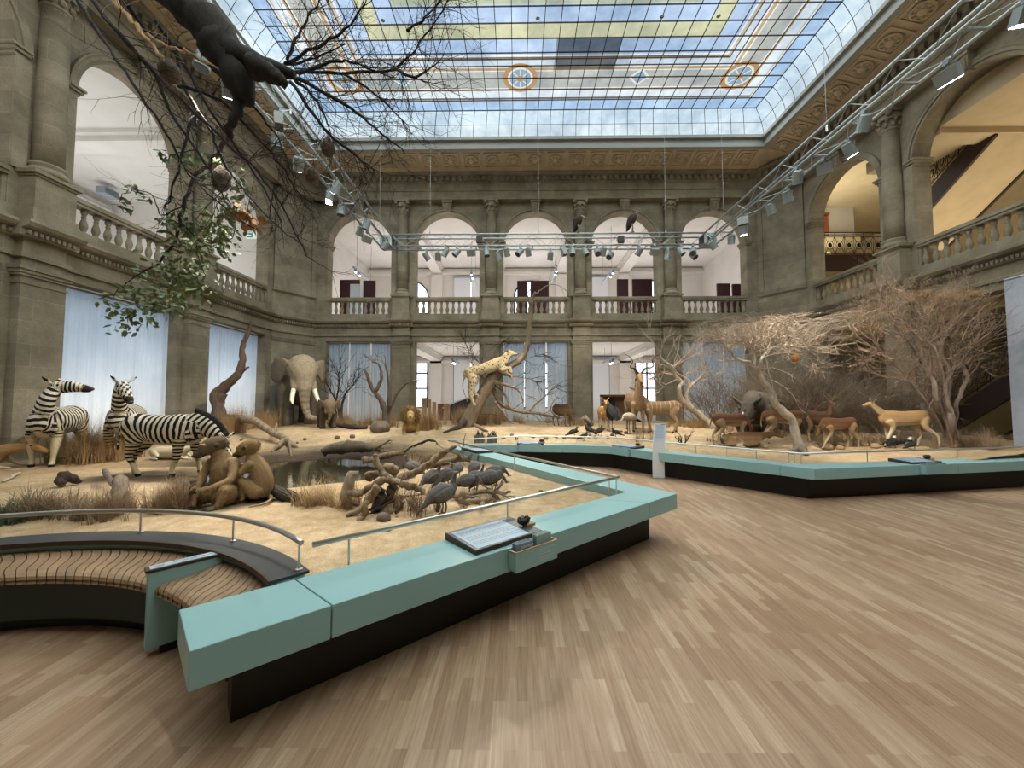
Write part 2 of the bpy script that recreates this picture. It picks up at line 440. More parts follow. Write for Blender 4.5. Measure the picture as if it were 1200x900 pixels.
# ---- glass roof
GZ0, GZ1, GQ = 14.0, 14.64, .92
def glass_mat():
    t = NT('stained_roof_glass'); a = t.add('ShaderNodeVertexColor'); a.layer_name = 'coat'
    g = t.co('Position'); n = t.noise(.35, 4, .6, g); n2 = t.noise(2.5, 3, .6, g)
    c = t.mix(a.outputs[0], t.ramp(n, [(.3, '#b9c4d0'), (.62, '#ffffff')]), .9, 'MULTIPLY')
    c = t.mix(c, t.ramp(n2, [(.3, '#d0d6dd'), (.7, '#ffffff')]), .7, 'MULTIPLY')
    em = t.add('ShaderNodeEmission', Strength=GLASS_EMIT); t.link(c, em.inputs[0])
    tr = t.add('ShaderNodeBsdfTransparent'); t.link(c, tr.inputs[0])
    mx = t.add('ShaderNodeMixShader'); mx.inputs[0].default_value = .35
    t.link(em.outputs[0], mx.inputs[1]); t.link(tr.outputs[0], mx.inputs[2])
    t.link(mx.outputs[0], t.n['Material Output'].inputs[0]); return t.m
GLASS_EMIT = 1.32
BLUE, PALE, YEL, TAN, BRN, WHT, GRY, ORG = (lin(h) for h in ('#c3d7ee', '#e2f1f6', '#d9d6ae', '#d3c8b2', '#7a685a', '#fafaf4', '#c6c6bb', '#cfae80'))
BANDS = [(.52, lin('#bcd6f0')), (.56, BRN), (.61, WHT), (.66, TAN), (.98, lin('#eef6f8')), (1.02, WHT), (1.12, ORG), (1.17, WHT), (1.65, GRY), (1.95, GRY), (2.0, WHT), (2.12, ORG), (2.17, WHT), (2.45, lin('#dfe9ee')), (2.5, BRN), (2.6, TAN), (2.66, WHT), (3.3, BLUE), (3.85, YEL), (4.5, BLUE), (5.0, lin('#c4c9a8'))]
def roof():
    px0, px1, py1 = FX0 + GQ, FX1 - GQ, FY1 - GQ
    n = round((px1 - px0) / .55); dx = (px1 - px0) / n; ny = int((py1 + 1) / dx); y0 = py1 - ny * dx
    w = struct(thing('window_1', None, None, ((px0 + px1) / 2, py1 / 2, GZ1))); w['label'] = 'coloured glass roof over the hall'
    L = lambda x, y, z: V((x, y, z)) - V(w.location)
    g = MB(); ds = [0] + [b[0] for b in BANDS] + [9]
    xs = sorted({round(px0 + d, 4) for d in ds if px0 + d < px1} | {round(px1 - d, 4) for d in ds if px1 - d > px0} | {round(px0 + k * dx, 4) for k in range(n + 1)})
    ys = sorted({round(py1 - d, 4) for d in ds if py1 - d > y0} | {round(py1 - k * dx, 4) for k in range(ny + 1)})
    def colour(x, y):
        d = min(x - px0, px1 - x, py1 - y)
        for b, c in BANDS:
            if d < b: break
        else: c = lin('#b9c6cc') if (int((x - px0) / dx) + int((py1 - y) / dx)) % 3 else lin('#cfd0aa')
        h = noise.noise(V((int((x - px0) / dx) * 3.7, int((py1 - y) / dx) * 5.1, .3)))
        k = 1 + .16 * h
        q = max(0, 1 - max(abs(x - 2.6) / 1.5, abs(y - (py1 - 2.55)) / .75)) ; q = min(1, q * 3)     # panes coloured darker for the shade of something lying on the roof
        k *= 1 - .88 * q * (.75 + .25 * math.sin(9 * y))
        return tuple(min(1, v * k) for v in c)
    for i in range(len(xs) - 1):
        for j in range(len(ys) - 1):
            a, b, c, d = xs[i], xs[i + 1], ys[j], ys[j + 1]
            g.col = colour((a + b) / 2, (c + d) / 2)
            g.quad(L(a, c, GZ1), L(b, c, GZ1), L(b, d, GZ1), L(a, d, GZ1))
    prof = [(GQ * (1 - math.sin(k * PI / 8)), GZ0 + (GZ1 - GZ0) * (1 - math.cos(k * PI / 8)) ) for k in range(5)]
    prof = [(GQ * (1 - math.cos(k * PI / 8)), GZ0 + (GZ1 - GZ0) * math.sin(k * PI / 8)) for k in range(5)]
    for k in range(4):
        (d0, z0), (d1, z1) = prof[k], prof[k + 1]
        r = lambda dd: (FX0 + dd, FX1 - dd, FY1 - dd)
        a0, b0, c0 = r(d0); a1, b1, c1 = r(d1)
        g.col = lin('#e4f0f2') if k < 2 else lin('#dff0f7')
        g.quad(L(a0, c0, z0), L(b0, c0, z0), L(b1, c1, z1), L(a1, c1, z1))
        g.quad(L(a0, -1, z0), L(a0, c0, z0), L(a1, c1, z1), L(a1, -1, z1)); g.quad(L(b0, c0, z0), L(b0, -1, z0), L(b1, -1, z1), L(b1, c1, z1))
    g.col = None
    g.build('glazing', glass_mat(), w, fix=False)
    b = MB(); t = .012
    for k in range(n + 1): x = px0 + k * dx; b.obox(L(x, (py1 - 1) / 2, GZ1 - .03), (t, 0, 0), (0, (py1 + 1) / 2, 0), (0, 0, .018))
    for k in range(ny + 1): y = py1 - k * dx; b.obox(L((px0 + px1) / 2, y, GZ1 - .03), ((px1 - px0) / 2, 0, 0), (0, t, 0), (0, 0, .018))
    for d in (.62, 2.53):
        for q in (0, .05): b.obox(L((px0 + px1) / 2, py1 - d - q, GZ1 - .02), ((px1 - px0) / 2 - d, 0, 0), (0, .008, 0), (0, 0, .01))
    for k in range(n + 1):
        x = px0 + k * dx; f = FX0 + (FX1 - FX0) * (k + .5) / (n + 1)
        b.tube([L(x + (f - x) * (1 - d / GQ) if 0 < k < n else x + (-1 if k == 0 else 1) * (GQ - d), FY1 - d, z - .02) for d, z in prof], t, 4)
    for k in range(ny + 1):
        y = py1 - k * dx; f = FY1 - (k + .5) * (FY1 + 1) / (ny + 1) if k else FY1
        for sx, ex in ((1, FX0), (-1, FX1)):
            if k: b.tube([L(ex + sx * d, y + (f - y) * (1 - d / GQ), z - .02) for d, z in prof], t, 4)
    d, z = prof[2]
    b.tube([L(FX0 + d, FY1 - d, z - .02), L(FX1 - d, FY1 - d, z - .02)], t, 4); b.tube([L(FX0 + d, -1, z - .02), L(FX0 + d, FY1 - d, z - .02)], t, 4); b.tube([L(FX1 - d, -1, z - .02), L(FX1 - d, FY1 - d, z - .02)], t, 4)
    b.build('glazing_bars', plain('rusty_glazing_bar', '#2a1d18', .7), w, fix=False)
    # painted medallions in the border
    org, wh, bl = plain('medallion_orange', '#a9743f', .5), emit('medallion_white', '#eef0ea', .75), emit('medallion_blue', '#9db9cf', .7)
    orgE = emit('medallion_ochre', '#c29a6c', .75)
    for x, dia in ((px0 + 1.65, 0), (CX - 5.5, 1), (CX - .8, 0), (CX + 3.9, 1), (px1 - 1.65, 0)):
        y = py1 - 1.65; k = MB()
        if dia:
            for r, mt in ((.42, wh), (.3, bl)):
                q = MB(); q.poly([L(x + r, y, GZ1 - .01 - .01 * (r < .4)), L(x, y + r, GZ1 - .01 - .01 * (r < .4)), L(x - r, y, GZ1 - .01 - .01 * (r < .4)), L(x, y - r, GZ1 - .01 - .01 * (r < .4))]); q.build('diamond', mt, w, fix=False)
        else:
            for i, (r, mt) in enumerate(((.68, orgE), (.5, wh), (.42, bl), (.14, orgE))):
                q = MB(); q.poly([L(x + r * math.cos(a * PI / 12), y + r * math.sin(a * PI / 12), GZ1 - .008 - .006 * i) for a in range(24)]); q.build('medallion', mt, w, fix=False)
            q = MB()
            for a in range(8): q.obox(L(x + .28 * math.cos(a * PI / 4), y + .28 * math.sin(a * PI / 4), GZ1 - .035), (.13 * math.cos(a * PI / 4), .13 * math.sin(a * PI / 4), 0), (-.02 * math.sin(a * PI / 4), .02 * math.cos(a * PI / 4), 0), (0, 0, .004))
            q.build('medallion_spokes', wh, w, fix=False)
roof()
# ================================================================ rooms behind the arcades
def room(name, x0, x1, y0, y1, z0, z1, mat, skip=(), ceil=None):
    F = {'f': [(x0, y0, z0), (x1, y0, z0), (x1, y1, z0), (x0, y1, z0)], 'c': [(x0, y0, z1), (x1, y0, z1), (x1, y1, z1), (x0, y1, z1)],
         'w': [(x0, y0, z0), (x0, y1, z0), (x0, y1, z1), (x0, y0, z1)], 'e': [(x1, y0, z0), (x1, y1, z0), (x1, y1, z1), (x1, y0, z1)],
         's': [(x0, y0, z0), (x1, y0, z0), (x1, y0, z1), (x0, y0, z1)], 'n': [(x0, y1, z0), (x1, y1, z0), (x1, y1, z1), (x0, y1, z1)]}
    last = None
    for k, q in F.items():
        if k in skip: continue
        m = MB(); m.quad(*q); o = struct(m.build({'f': 'floor_', 'c': 'ceiling_'}.get(k, 'wall_') + name[5:] + {'w': '_west', 'e': '_east', 's': '_south', 'n': '_north'}.get(k, ''), mat, fix=False))
        if k == 'c': last = o
    return last
GF = 5.55
YB = YR + TH
ru = room('wall_rear_gallery', XRL - .5, XRR + 1.2, YB, 27.5, GF, 11.5, PLASTER, 's')
rl = room('wall_rear_lower', XRL - .5, XRR + 1.2, YB, 27.5, 0.02, 5.1, PLASTER, 's')
m = MB(); m.box(XRL - .5, XRR + 1.2, YB, 27.5, 5.11, GF - .01); struct(m.build('floor_gallery', PLASTER))
def beams(name, xs, y0, y1, z, parent):
    m = MB()
    for x in xs:
        m.box(x - .35, x + .35, y0, y1, z - .4, z); m.box(x - .5, x + .5, y0, y1, z - .12, z); m.box(x - .42, x + .42, y0, y1, z - .2, z - .12)
    m.build(name, PLASTER, parent)
PX = [CX + HB * (k - 1.5) for k in range(4)]
beams('beam', PX, YB, 27.5, 11.5, ru); beams('beam', PX, YB, 27.5, 5.1, rl)
m = MB()
for z in (11.5, 5.1):
    m.box(XRL - .5, XRR + 1.2, 27.2, 27.5, z - .55, z - .35); m.box(XRL - .5, XRR + 1.2, 27.3, 27.5, z - .35, z - .15)
for x in PX:
    for z0, z1 in ((.02, 5.0), (GF, 11)): m.box(x - .4, x + .4, 27.2, 27.5, z0, z1)
m.build('pilaster', PLASTER, ru)
WN = [2]
def window(x, y, w, z0, z1, arched, blind=None):
    o = struct(thing('window_%d' % WN[0], None, None, (x, y, z0))); WN[0] += 1
    h = z1 - z0; g = MB(); r = w / 2
    if arched:
        pts = [(-r, 0, 0), (r, 0, 0)] + [(r * math.cos(a * PI / 12), 0, h - r + r * math.sin(a * PI / 12)) for a in range(13)]
    else: pts = [(-r, 0, 0), (r, 0, 0), (r, 0, h), (-r, 0, h)]
    g.poly(pts); g.build('pane', WINGL, o, fix=False)
    f = MB()
    for q in (-r, -r / 3, r / 3, r): f.box(q - .05, q + .05, -.08, -.01, 0, h - (r if arched and abs(q) > .9 * r else 0.05))
    for z in (0, h * .42, h * .75 if not arched else h - r): f.box(-r, r, -.08, -.01, z - .05, z + .05)
    if not arched: f.box(-r - .05, r + .05, -.08, -.01, h - .05, h + .05)
    else: f.tube([(r * math.cos(a * PI / 12), -.04, h - r + r * math.sin(a * PI / 12)) for a in range(13)], .05, 4)
    f.build('frame', plain('window_frame_dark', '#24211e', .6) if WN[0] == 3 else bpy.data.materials['window_frame_dark'], o)
    if blind:
        b = thing('roller_blind', blind, 'blind', (x, y - .15, z0))
        s = MB(); s.box(-r, -.03, -.01, .01, -.1, h + .2); s.box(.03, r, -.01, .01, -.1, h + .2); s.build('blind_cloth', BLINDM, b)
        s = MB(); s.box(-r - .1, r + .1, -.05, .03, h + .2, h + .3); s.build('cassette', PALEPANEL, b)
for k, xw in enumerate((-7.6, -3.3, 1.0, 5.3, 9.6)):
    bl = {1: 'second', 3: 'fourth'}.get(k)
    window(xw, 27.45, 2.4, GF + .9, 10.5, True, bl and 'white blind on the far window of the upper gallery in the %s rear bay' % bl)
    window(xw, 27.45, 2.4, 1.4, 4.65, False, bl and 'white blind on the ground floor far window in the %s rear bay' % bl)
# maroon panels in the gallery
def panel(px0, px1, y, ztop, label, z0=GF, mat=None, name='display_panel', yd=.06):
    a, b = aty(px0, 335, y), aty(px1, 335, y); o = thing('display_board', label, 'panel', ((a.x + b.x) / 2, y, z0)); w = (b.x - a.x) / 2
    m = MB(); m.box(-w, w, -yd, yd, .12, ztop - z0); m.build('board', mat or MAROON, o)
    m = MB()
    for e in (-1, 1): m.box(e * w * .9 - .04, e * w * .9 + .04, -.3, .3, 0, .12)
    m.build('foot', BLACK, o); return o
for a, b, h, l in ((399, 421.5, 8.75, 'wide dark red panel left of the white plinth box in the far left gallery bay'), (426, 440, 8.7, 'narrow dark red panel right of the white plinth box in the far left gallery bay'),
                   (606, 618, 8.65, 'narrow dark red panel in the middle gallery bay'), (621.5, 643, 8.65, 'wide dark red panel in the middle gallery bay'),
                   (723, 736, 8.72, 'narrow dark red panel in the fourth gallery bay below the standing vulture'), (741, 764, 8.72, 'wide dark red panel in the fourth gallery bay below the standing vulture'),
                   (840, 855, 8.45, 'left dark red panel in the far right gallery bay'), (858, 870, 8.42, 'right dark red panel in the far right gallery bay')):
    panel(a, b, 21.6, h, l)
p = aty(418, 340, 21.1); m = MB(); m.box(p.x - .28, p.x + .28, 20.9, 21.3, GF, 8.3)
tag(m.build('display_plinth', plain('white_lacquer', '#c5c9cc', .5)), 'tall white plinth box between two dark red panels in the gallery', 'plinth')
# lower room furniture
WOOD = plain('brown_wood', '#6d4a30', .5, var=.2, scale=3); PINE = plain('pale_wood', '#a5835f', .6, var=.2, scale=5)
def wood_panel(px0, px1, pyt, y, label, mat=PINE):
    a, b = aty(px0, pyt, y), aty(px1, pyt, y); o = thing('wooden_board', label, 'panel', ((a.x + b.x) / 2, y, .02)); w = (b.x - a.x) / 2
    m = MB(); m.box(-w, w, -.05, .05, .1, a.z - .02); m.build('board', mat, o)
    m = MB(); m.box(-w, w, -.25, .25, 0, .1); m.build('base', mat, o)
wood_panel(495, 500, 466, 22, 'tall thin pale wooden board by the lion, leftmost of the row'); wood_panel(502, 505, 468, 22, 'second thin pale wooden board behind the lion'); wood_panel(507, 511, 471, 22, 'third thin pale wooden board behind the lion')
wood_panel(513, 527, 473, 22.4, 'wide brown wooden board in the second lower bay', WOOD); wood_panel(520, 527, 474, 21.6, 'short pale wooden board beside the dark curved counter')
o = thing('curved_counter', 'dark blue counter with rounded top in the second lower rear bay', 'counter', (-3.2, 22.5, .02))
m = MB(); pts = [(-1.1, 0), (1.2, 0), (1.2, 2.1)] + [(1.2 - 2.3 * k / 8, 2.15 - .75 * (k / 8) ** 1.6) for k in range(9)]
i0 = [m.P((x, -.3, z)) for x, z in pts]; i1 = [m.P((x, .3, z)) for x, z in pts]; m.f += [tuple(i0), tuple(i1[::-1])] + [(i0[k], i0[(k + 1) % len(pts)], i1[(k + 1) % len(pts)], i1[k]) for k in range(len(pts))]
m.build('counter_body', plain('navy_laminate', '#1b2030', .5), o)
m = MB(); m.tube([(1.2 - 2.3 * k / 8, -.3, 2.17 - .75 * (k / 8) ** 1.6) for k in range(9)], .04, 6); m.build('edge_trim', ALU, o)
a = aty(722, 463, 22); o = thing('show_cabinet', 'brown open show cabinet behind the marabou stork', 'cabinet', (a.x, 22, .02)); hz = a.z
m = MB(); m.box(-.85, -.7, -.3, .3, 0, hz); m.box(.6, .85, -.3, .3, 0, hz - .1); m.box(-.85, .85, -.35, .35, hz - .12, hz); m.box(-.7, .6, .2, .3, 0, hz - .1); m.build('cabinet_body', WOOD, o)
m = MB(); m.box(-.6, -.1, -.2, .15, hz - .7, hz - .35); m.build('drawer', BLACK, o)
# ---- curtains: printed sky cloth, three lengths to a bay
def sky_cloth():
    t = NT('sky_printed_cloth'); sp = t.add('ShaderNodeSeparateXYZ'); t.link(t.co('Position'), sp.inputs[0])
    mr = t.add('ShaderNodeMapRange'); mr.inputs[1].default_value = .4; mr.inputs[2].default_value = 4.9; t.link(sp.outputs[2], mr.inputs[0])
    c = t.ramp(mr.outputs[0], [(0, '#d8d5cc'), (.25, '#d6d9db'), (.6, '#bfc9d3'), (1, '#a5b7ca')])
    c = t.mix(c, t.ramp(t.noise(.7, 4, .5, t.co('Position')), [(.35, '#dfe3e8'), (.7, '#ffffff')]), .8, 'MULTIPLY')
    t.base(c); t.b.inputs['Roughness'].default_value = .85
    tl = t.add('ShaderNodeBsdfTranslucent'); t.link(c, tl.inputs[0]); mx = t.add('ShaderNodeMixShader'); mx.inputs[0].default_value = .35
    t.link(t.b.outputs[0], mx.inputs[1]); t.link(tl.outputs[0], mx.inputs[2]); t.link(mx.outputs[0], t.n['Material Output'].inputs[0])
    return t.m
SKYC = sky_cloth()
def curtain(T, s0, s1, label, n=-.3, seed=0):
    o = thing('curtain', label, 'curtain', T((s0 + s1) / 2, n, .3)); L = lambda s, nn, z: T(s, n + nn, z) - V(o.location)
    m = MB(); k = 44; r = random.Random(seed); ph = r.uniform(0, 6); N = []
    for i in range(k + 1):
        s = s0 + (s1 - s0) * i / k; d = .022 * math.sin(ph + i * .9) + .02 * math.sin(ph * 2 + i * .37)
        N.append((m.P(L(s, d * 1.4, .3)), m.P(L(s, d, 2.5)), m.P(L(s, d * .5, 4.78))))
    for i in range(k):
        for j in range(2): m.f.append((N[i][j], N[i + 1][j], N[i + 1][j + 1], N[i][j + 1]))
    c = m.build('cloth', SKYC, o, True, fix=False)
    m = MB(); m.hexa([L(s0, -.03, 4.76), L(s1, -.03, 4.76), L(s1, .03, 4.76), L(s0, .03, 4.76), L(s0, -.03, 4.82), L(s1, -.03, 4.82), L(s1, .03, 4.82), L(s0, .03, 4.82)]); m.build('header_rail', PALEPANEL, o)
    m = MB(); m.tube([L(s0 + .01, 0, .32), L(s1 - .01, 0, .32)], .025, 6); m.build('hem_bar', PALEPANEL, o)
W3 = 2 * OH / 3
nm3 = ('left', 'middle', 'right')
for b, w in ((0, 'rear bay beside the elephant'), (2, 'middle rear bay behind the leopard tree'), (4, 'far right rear bay')):
    for k in range(3): curtain(TR, RC[b] - OH + W3 * k + .035, RC[b] - OH + W3 * (k + 1) - .035, 'pale sky cloth, %s of three in the %s' % (nm3[k], w), seed=b * 5 + k)
for b, w in ((0, 'left wall bay beside the tall bare trunk'), (1, 'left wall bay behind the zebras'), (2, 'left wall bay at the picture edge')):
    for k in range(3): curtain(TL, SCn[b] - OH + W3 * k + .005, SCn[b] - OH + W3 * (k + 1) - .005, 'blue sky cloth, %s of three in the %s' % (nm3[k], w), n=-.35, seed=40 + b * 5 + k)
# ---- left gallery
lu = room('wall_left_gallery', -19.5, XL - TH, -1, YC + .3, GF, 11.4, PLASTER, 'e')
m = MB()
for y in (4.5, 8.95, 13.42): m.box(-19.5, XL - TH, y - .35, y + .35, 11.05, 11.4); m.box(-19.5, XL - TH, y - .5, y + .5, 11.25, 11.4)
m.box(-19.5, -19.1, -1, YC, 10.6, 10.8); m.box(-19.5, -19.2, -1, YC, 10.8, 11.0)
m.build('beam', PLASTER, lu)
rb = room('wall_left_lower', -13.6, XL - TH, -1, YC + .3, .02, 5.1, PLASTER, 'e')
# ---- right stair hall
su = room('wall_right_stair_hall', XR + TH, 24, -1, 27, .02, 13, WARMPL, 'w')
m = MB(); m.box(XR + TH, 24, -1, 15.0, 10.75, 11.2); m.box(XR + TH, 24, 12.35, 12.95, 10.55, 10.75); struct(m.build('ceiling_stair', CREAM))
m = MB(); m.box(XR + TH, 24, -1, 26.9, 5.05, 5.45); m.box(XR + TH, XR + TH + .5, 9.4, 17, 4.5, 5.05); struct(m.build('floor_stair_hall', plain('ochre_plaster', '#b39d63', .8)))
def flight(x0, x1, y0, z0, y1, z1, name, label, band=.75, soff=CREAM):
    o = thing(name, label, 'stair', (x0, y0, z0)); d = V((0, y1 - y0, z1 - z0)); ln = d.length; dx = V((x1 - x0, 0, 0)); up = V((0, 0, band))
    m = MB(); m.hexa([V((0.06, 0, 0)), dx - V((.06, 0, 0)), dx + d - V((.06, 0, 0)), d + V((.06, 0, 0)), up * .8 + V((.06, 0, 0)), dx + up * .8 - V((.06, 0, 0)), dx + d + up * .8 - V((.06, 0, 0)), d + up * .8 + V((.06, 0, 0))]); m.build('soffit_slab', soff, o)
    for e in (0, x1 - x0 - .1):
        q = V((e, 0, -.06)); w = V((.1, 0, 0)); m = MB(); m.hexa([q, q + w, q + w + d, q + d, q + up, q + w + up, q + w + d + up, q + d + up]); m.build('stringer', BROWNW, o)
    m = MB(); n = int(ln / .42)
    hp = .95
    m.tube([up + V((.05, 0, hp)), d + up + V((.05, 0, hp))], .035, 6); m.tube([up + V((.05, 0, .1)), d + up + V((.05, 0, .1))], .02, 4); m.tube([up + V((.05, 0, hp - .12)), d + up + V((.05, 0, hp - .12))], .015, 4)
    m.build('handrail', IRON, o)
    m = MB()
    for k in range(n + 1):
        p = d * (k / n) + up + V((.05, 0, 0)); m.tube([p, p + V((0, 0, hp))], .014, 4)
        if k < n:
            c = d * ((k + .5) / n) + up + V((.05, 0, hp * .48)); s_ = ln / n * .42
            e = d.normalized(); m.tube([c + e * (s_ * math.cos(a * PI / 6)) + V((0, 0, .3 * math.sin(a * PI / 6))) for a in range(13)], .014, 4)
            m.tube([c + e * (s_ * .45 * math.cos(a * PI / 4)) + V((0, 0, .14 * math.sin(a * PI / 4))) for a in range(9)], .02, 4)
    m.build('ironwork', IRON, o)
    return o
flight(15.6, 17.8, 16.0, 8.1, 12.4, 10.55, 'staircase', 'upper diagonal stair flight with dark brown stringer and iron scroll railing')
flight(14.6, 16.6, 14.2, 0.1, 9.0, 3.9, 'staircase', 'dark lower stair flight with iron railing behind the large bare tree')
flight(16.9, 19.0, 15.6, 5.0, 10.4, 2.4, 'staircase', 'lower stair flight with brown soffit rising behind the large bare tree', soff=CREAM)
# landing with railing in the upper far bay
o = thing('landing', 'stair landing with dark brown edge beam and black iron railing in the far right arch', 'landing', (16, 18.6, 8.1))
m = MB(); m.box(-2.0, 2.6, 0, 2, 0.05, .75); m.build('landing_slab', CREAM, o)
m = MB(); m.box(-2.0, 2.6, -.12, 0, 0, .8); m.build('edge_beam', BROWNW, o)
def iron_rail(o, x0, x1, z0, h=1.1, y=-.06):
    m = MB(); m.tube([(x0, y, z0 + h), (x1, y, z0 + h)], .035, 6); m.tube([(x0, y, z0 + .08), (x1, y, z0 + .08)], .02, 4); m.tube([(x0, y, z0 + h * .82), (x1, y, z0 + h * .82)], .015, 4); m.build('handrail', IRON, o)
    m = MB(); n = int((x1 - x0) / .42)
    for k in range(n + 1): x = x0 + (x1 - x0) * k / n; m.tube([(x, y, z0), (x, y, z0 + h)], .014, 4)
    for k in range(n):
        x = x0 + (x1 - x0) * (k + .5) / n; c = V((x, y, z0 + h * .45))
        m.tube([c + V((.17 * math.cos(a * PI / 6), 0, .2 * math.sin(a * PI / 6))) for a in range(13)], .014, 4)
        m.ball(c, (.1, .03, .12), 8, 5)
        for sx in (-1, 1):
            for sz in (-1, 1): m.tube([c + V((sx * .12, 0, sz * .14)), c + V((sx * .21, 0, sz * .4))], .012, 4)
    m.build('ironwork', IRON, o)
iron_rail(o, -2, 2.6, .78)
m = MB()
for k in range(8): m.box(14.0, 17.5, 20.5 + .3 * k, 20.8 + .3 * k, 8.3, 9.2 + .33 * k)
tag(m.build('stone_stair', plain('pale_cream_stone', '#d9cfa8', .7)), 'pale cream stone steps behind the iron railing in the far right arch', 'stair')
o = thing('gallery_railing', 'short iron railing high behind the far right arch', 'railing', (15.4, 21.4, 11.0)); iron_rail(o, -1.6, .6, 0, .9); m = MB(); m.box(-1.7, .7, -.2, .1, -.1, 0); m.build('base', WARMPL, o)
o = thing('wooden_cabinet', 'reddish brown wooden cabinet high behind the far right arch', 'cabinet', (17.0, 21.6, 11.0)); m = MB(); m.box(-.45, .45, -.2, .3, 0, 1.3); m.box(-.5, .5, -.25, .35, 1.3, 1.4); m.build('cabinet_body', plain('red_wood', '#7c4025', .5), o)
m = MB(); m.box(-.4, .4, -.23, -.2, .1, 1.2); m.build('door', plain('red_wood_door', '#85472b', .5), o)
m = MB(); m.box(14.2, 19, 21.2, 22.2, 10.4, 10.98); struct(m.build('floor_upper_landing', WARMPL))
m = MB(); m.box(17.4, 19.4, 22.0, 22.2, 10.98, 13); struct(m.build('wall_upper_white', PLASTER))
# pale hanging banner at the right edge
a = atx(1184, 480, 12.3); o = thing('hanging_banner', 'pale grey blue banner hanging at the right edge beside the large bare tree', 'banner', (12.35, a.y - 1.3, .5))
m = MB(); m.box(-.02, .02, -1.3, 1.3, 0, 4.35); m.build('cloth', PALEPANEL, o); m = MB(); m.tube([(0, -1.3, 4.38), (0, 1.3, 4.38)], .03, 6); m.build('top_bar', ALU, o)
# exit sign, grey vent box
o = thing('exit_sign', 'small green and white exit sign in the left gallery', 'sign', aty(296, 276, 17.3)); m = MB(); m.box(-.28, .28, -.03, .03, -.13, .13); m.build('sign_box', emit('exit_white', '#d9efe4', .8), o)
m = MB(); m.box(-.25, .02, -.035, -.03, -.1, .1); m.build('green_field', emit('exit_green', '#2b8a6a', .6), o)
m = MB(); m.box(-.2, -.04, -.04, -.036, -.015, .015); m.poly([(-.24, -.04, 0), (-.17, -.04, .06), (-.17, -.04, -.06)]); m.build('arrow', emit('exit_arrow', '#f4fff8', .9), o)
c = atx(126, 226, -18.0); o = thing('air_unit', 'grey slatted air unit hanging under the left gallery ceiling', 'air unit', c); m = MB(); m.box(-.2, .2, -.3, .3, -.15, .15); m.build('case', plain('air_unit_grey', '#8f99a4', .5), o)
m = MB()
for k in range(6): m.box(.2, .22, -.27, .27, -.12 + .04 * k, -.1 + .04 * k)
m.build('slat', DARKALU, o); m = MB(); m.tube([(0, 0, .15), (0, 0, 11.4 - c.z)], .02, 5); m.build('hanger', ALU, o)
# track lights in the galleries
GLOW = emit('lamp_glow', '#fff6e6', 14)
def track(x, y, z, ztop, ln, label, along=(0, 1, 0), heads=2):
    o = thing('track_light', label, 'lamp', (x, y, z)); A = V(along); m = MB(); m.obox((0, 0, 0), A * ln / 2, A.cross(V((0, 0, 1))) * .05, (0, 0, .04)); m.build('track', PALEPANEL, o)
    m = MB(); m.tube([A * (ln * .35), A * (ln * .35) + V((0, 0, ztop - z))], .012, 4); m.build('hanger', ALU, o); m = MB(); m.tube([A * (-ln * .35), A * (-ln * .35) + V((0, 0, ztop - z))], .012, 4); m.build('hanger', ALU, o)
    for k in range(heads):
        p = A * (ln * (-.42 + .2 * k)) + V((0, 0, -.14)); m = MB(); m.tube([p + V((0, 0, .1)), p + V((.02, .0, -.06))], .06, 8); hd = m.build('lamp_head', PALEPANEL, o)
        m = MB(); m.ball(p + V((.02, 0, -.08)), .05, 8, 5); m.build('bulb', GLOW, hd)
track(-5.9 - 3.2, 22.5, 9.3, 11.5, 3, 'white track light in the far left upper gallery bay'); track(-2.6, 22.8, 9.2, 11.5, 3, 'white track light in the second upper gallery bay'); track(2.2, 22.8, 9.4, 11.5, 3, 'white track light in the middle upper gallery bay'); track(5.2, 22, 9.0, 11.5, 3, 'white track light in the fourth upper gallery bay')
track(-3.6, 22.5, 4.2, 5.1, 2.4, 'white track light in the second lower rear bay'); track(5.3, 22.5, 4.2, 5.1, 2.4, 'white track light in the fourth lower rear bay')
# ================================================================ display barriers, bench, rails
def teal_mat():
    t = NT('teal_lacquer'); n = t.noise(.8, 3, .5, t.co('Position'))
    t.base(t.ramp(n, [(.3, '#8fb7ba'), (.7, '#97bfc1')])); t.b.inputs['Roughness'].default_value = .3; t.b.inputs['Specular IOR Level'].default_value = .4
    return t.m
TEAL = teal_mat(); PLINTH = plain('plinth_black_brown', '#1c1815', .6)
ZT, ZBt, BW = .60, .405, .49
def v2(a): return V((a[0], a[1]))
P0, P1 = v2(atz(221.7, 763.3, ZT)), v2(atz(793.3, 578.3, ZT))
In1, In2 = v2(atz(727.5, 574.3, ZT)), v2(atz(534.5, 526, ZT))
dB = (In2 - In1).normalized()
def nrm(d): return V((-d.y, d.x))
def line_x(p, d, q, e):
    c = d.x * e.y - d.y * e.x; t = ((q - p).x * e.y - (q - p).y * e.x) / c; return p + d * t
def offset_line(pts, off):
    out = []
    for i, p in enumerate(pts):
        if i == 0: d = (pts[1] - p).normalized(); out.append(p + nrm(d) * off)
        elif i == len(pts) - 1: d = (p - pts[-2]).normalized(); out.append(p + nrm(d) * off)
        else:
            a, b = (p - pts[i - 1]).normalized(), (pts[i + 1] - p).normalized()
            if (a - b).length < .02: out.append(p + nrm(a) * off)
            else: out.append(line_x(p + nrm(a) * off, a, p + nrm(b) * off, b))
    return out
farpx = [(578, 522), (607, 521.4), (637, 521.7), (675, 522), (714, 523.2), (767.7, 530), (840, 537.3), (913, 545), (954, 549.6)]
FAR = [v2(atz(x, y, ZT)) for x, y in farpx]
e = v2(atz(1200, 540, ZT)); c_ = FAR[-1]; FAR.append(c_ + (e - c_).normalized() * ((e - c_).length + 3.2))
J = line_x(P1, dB, FAR[0], (FAR[1] - FAR[0]))
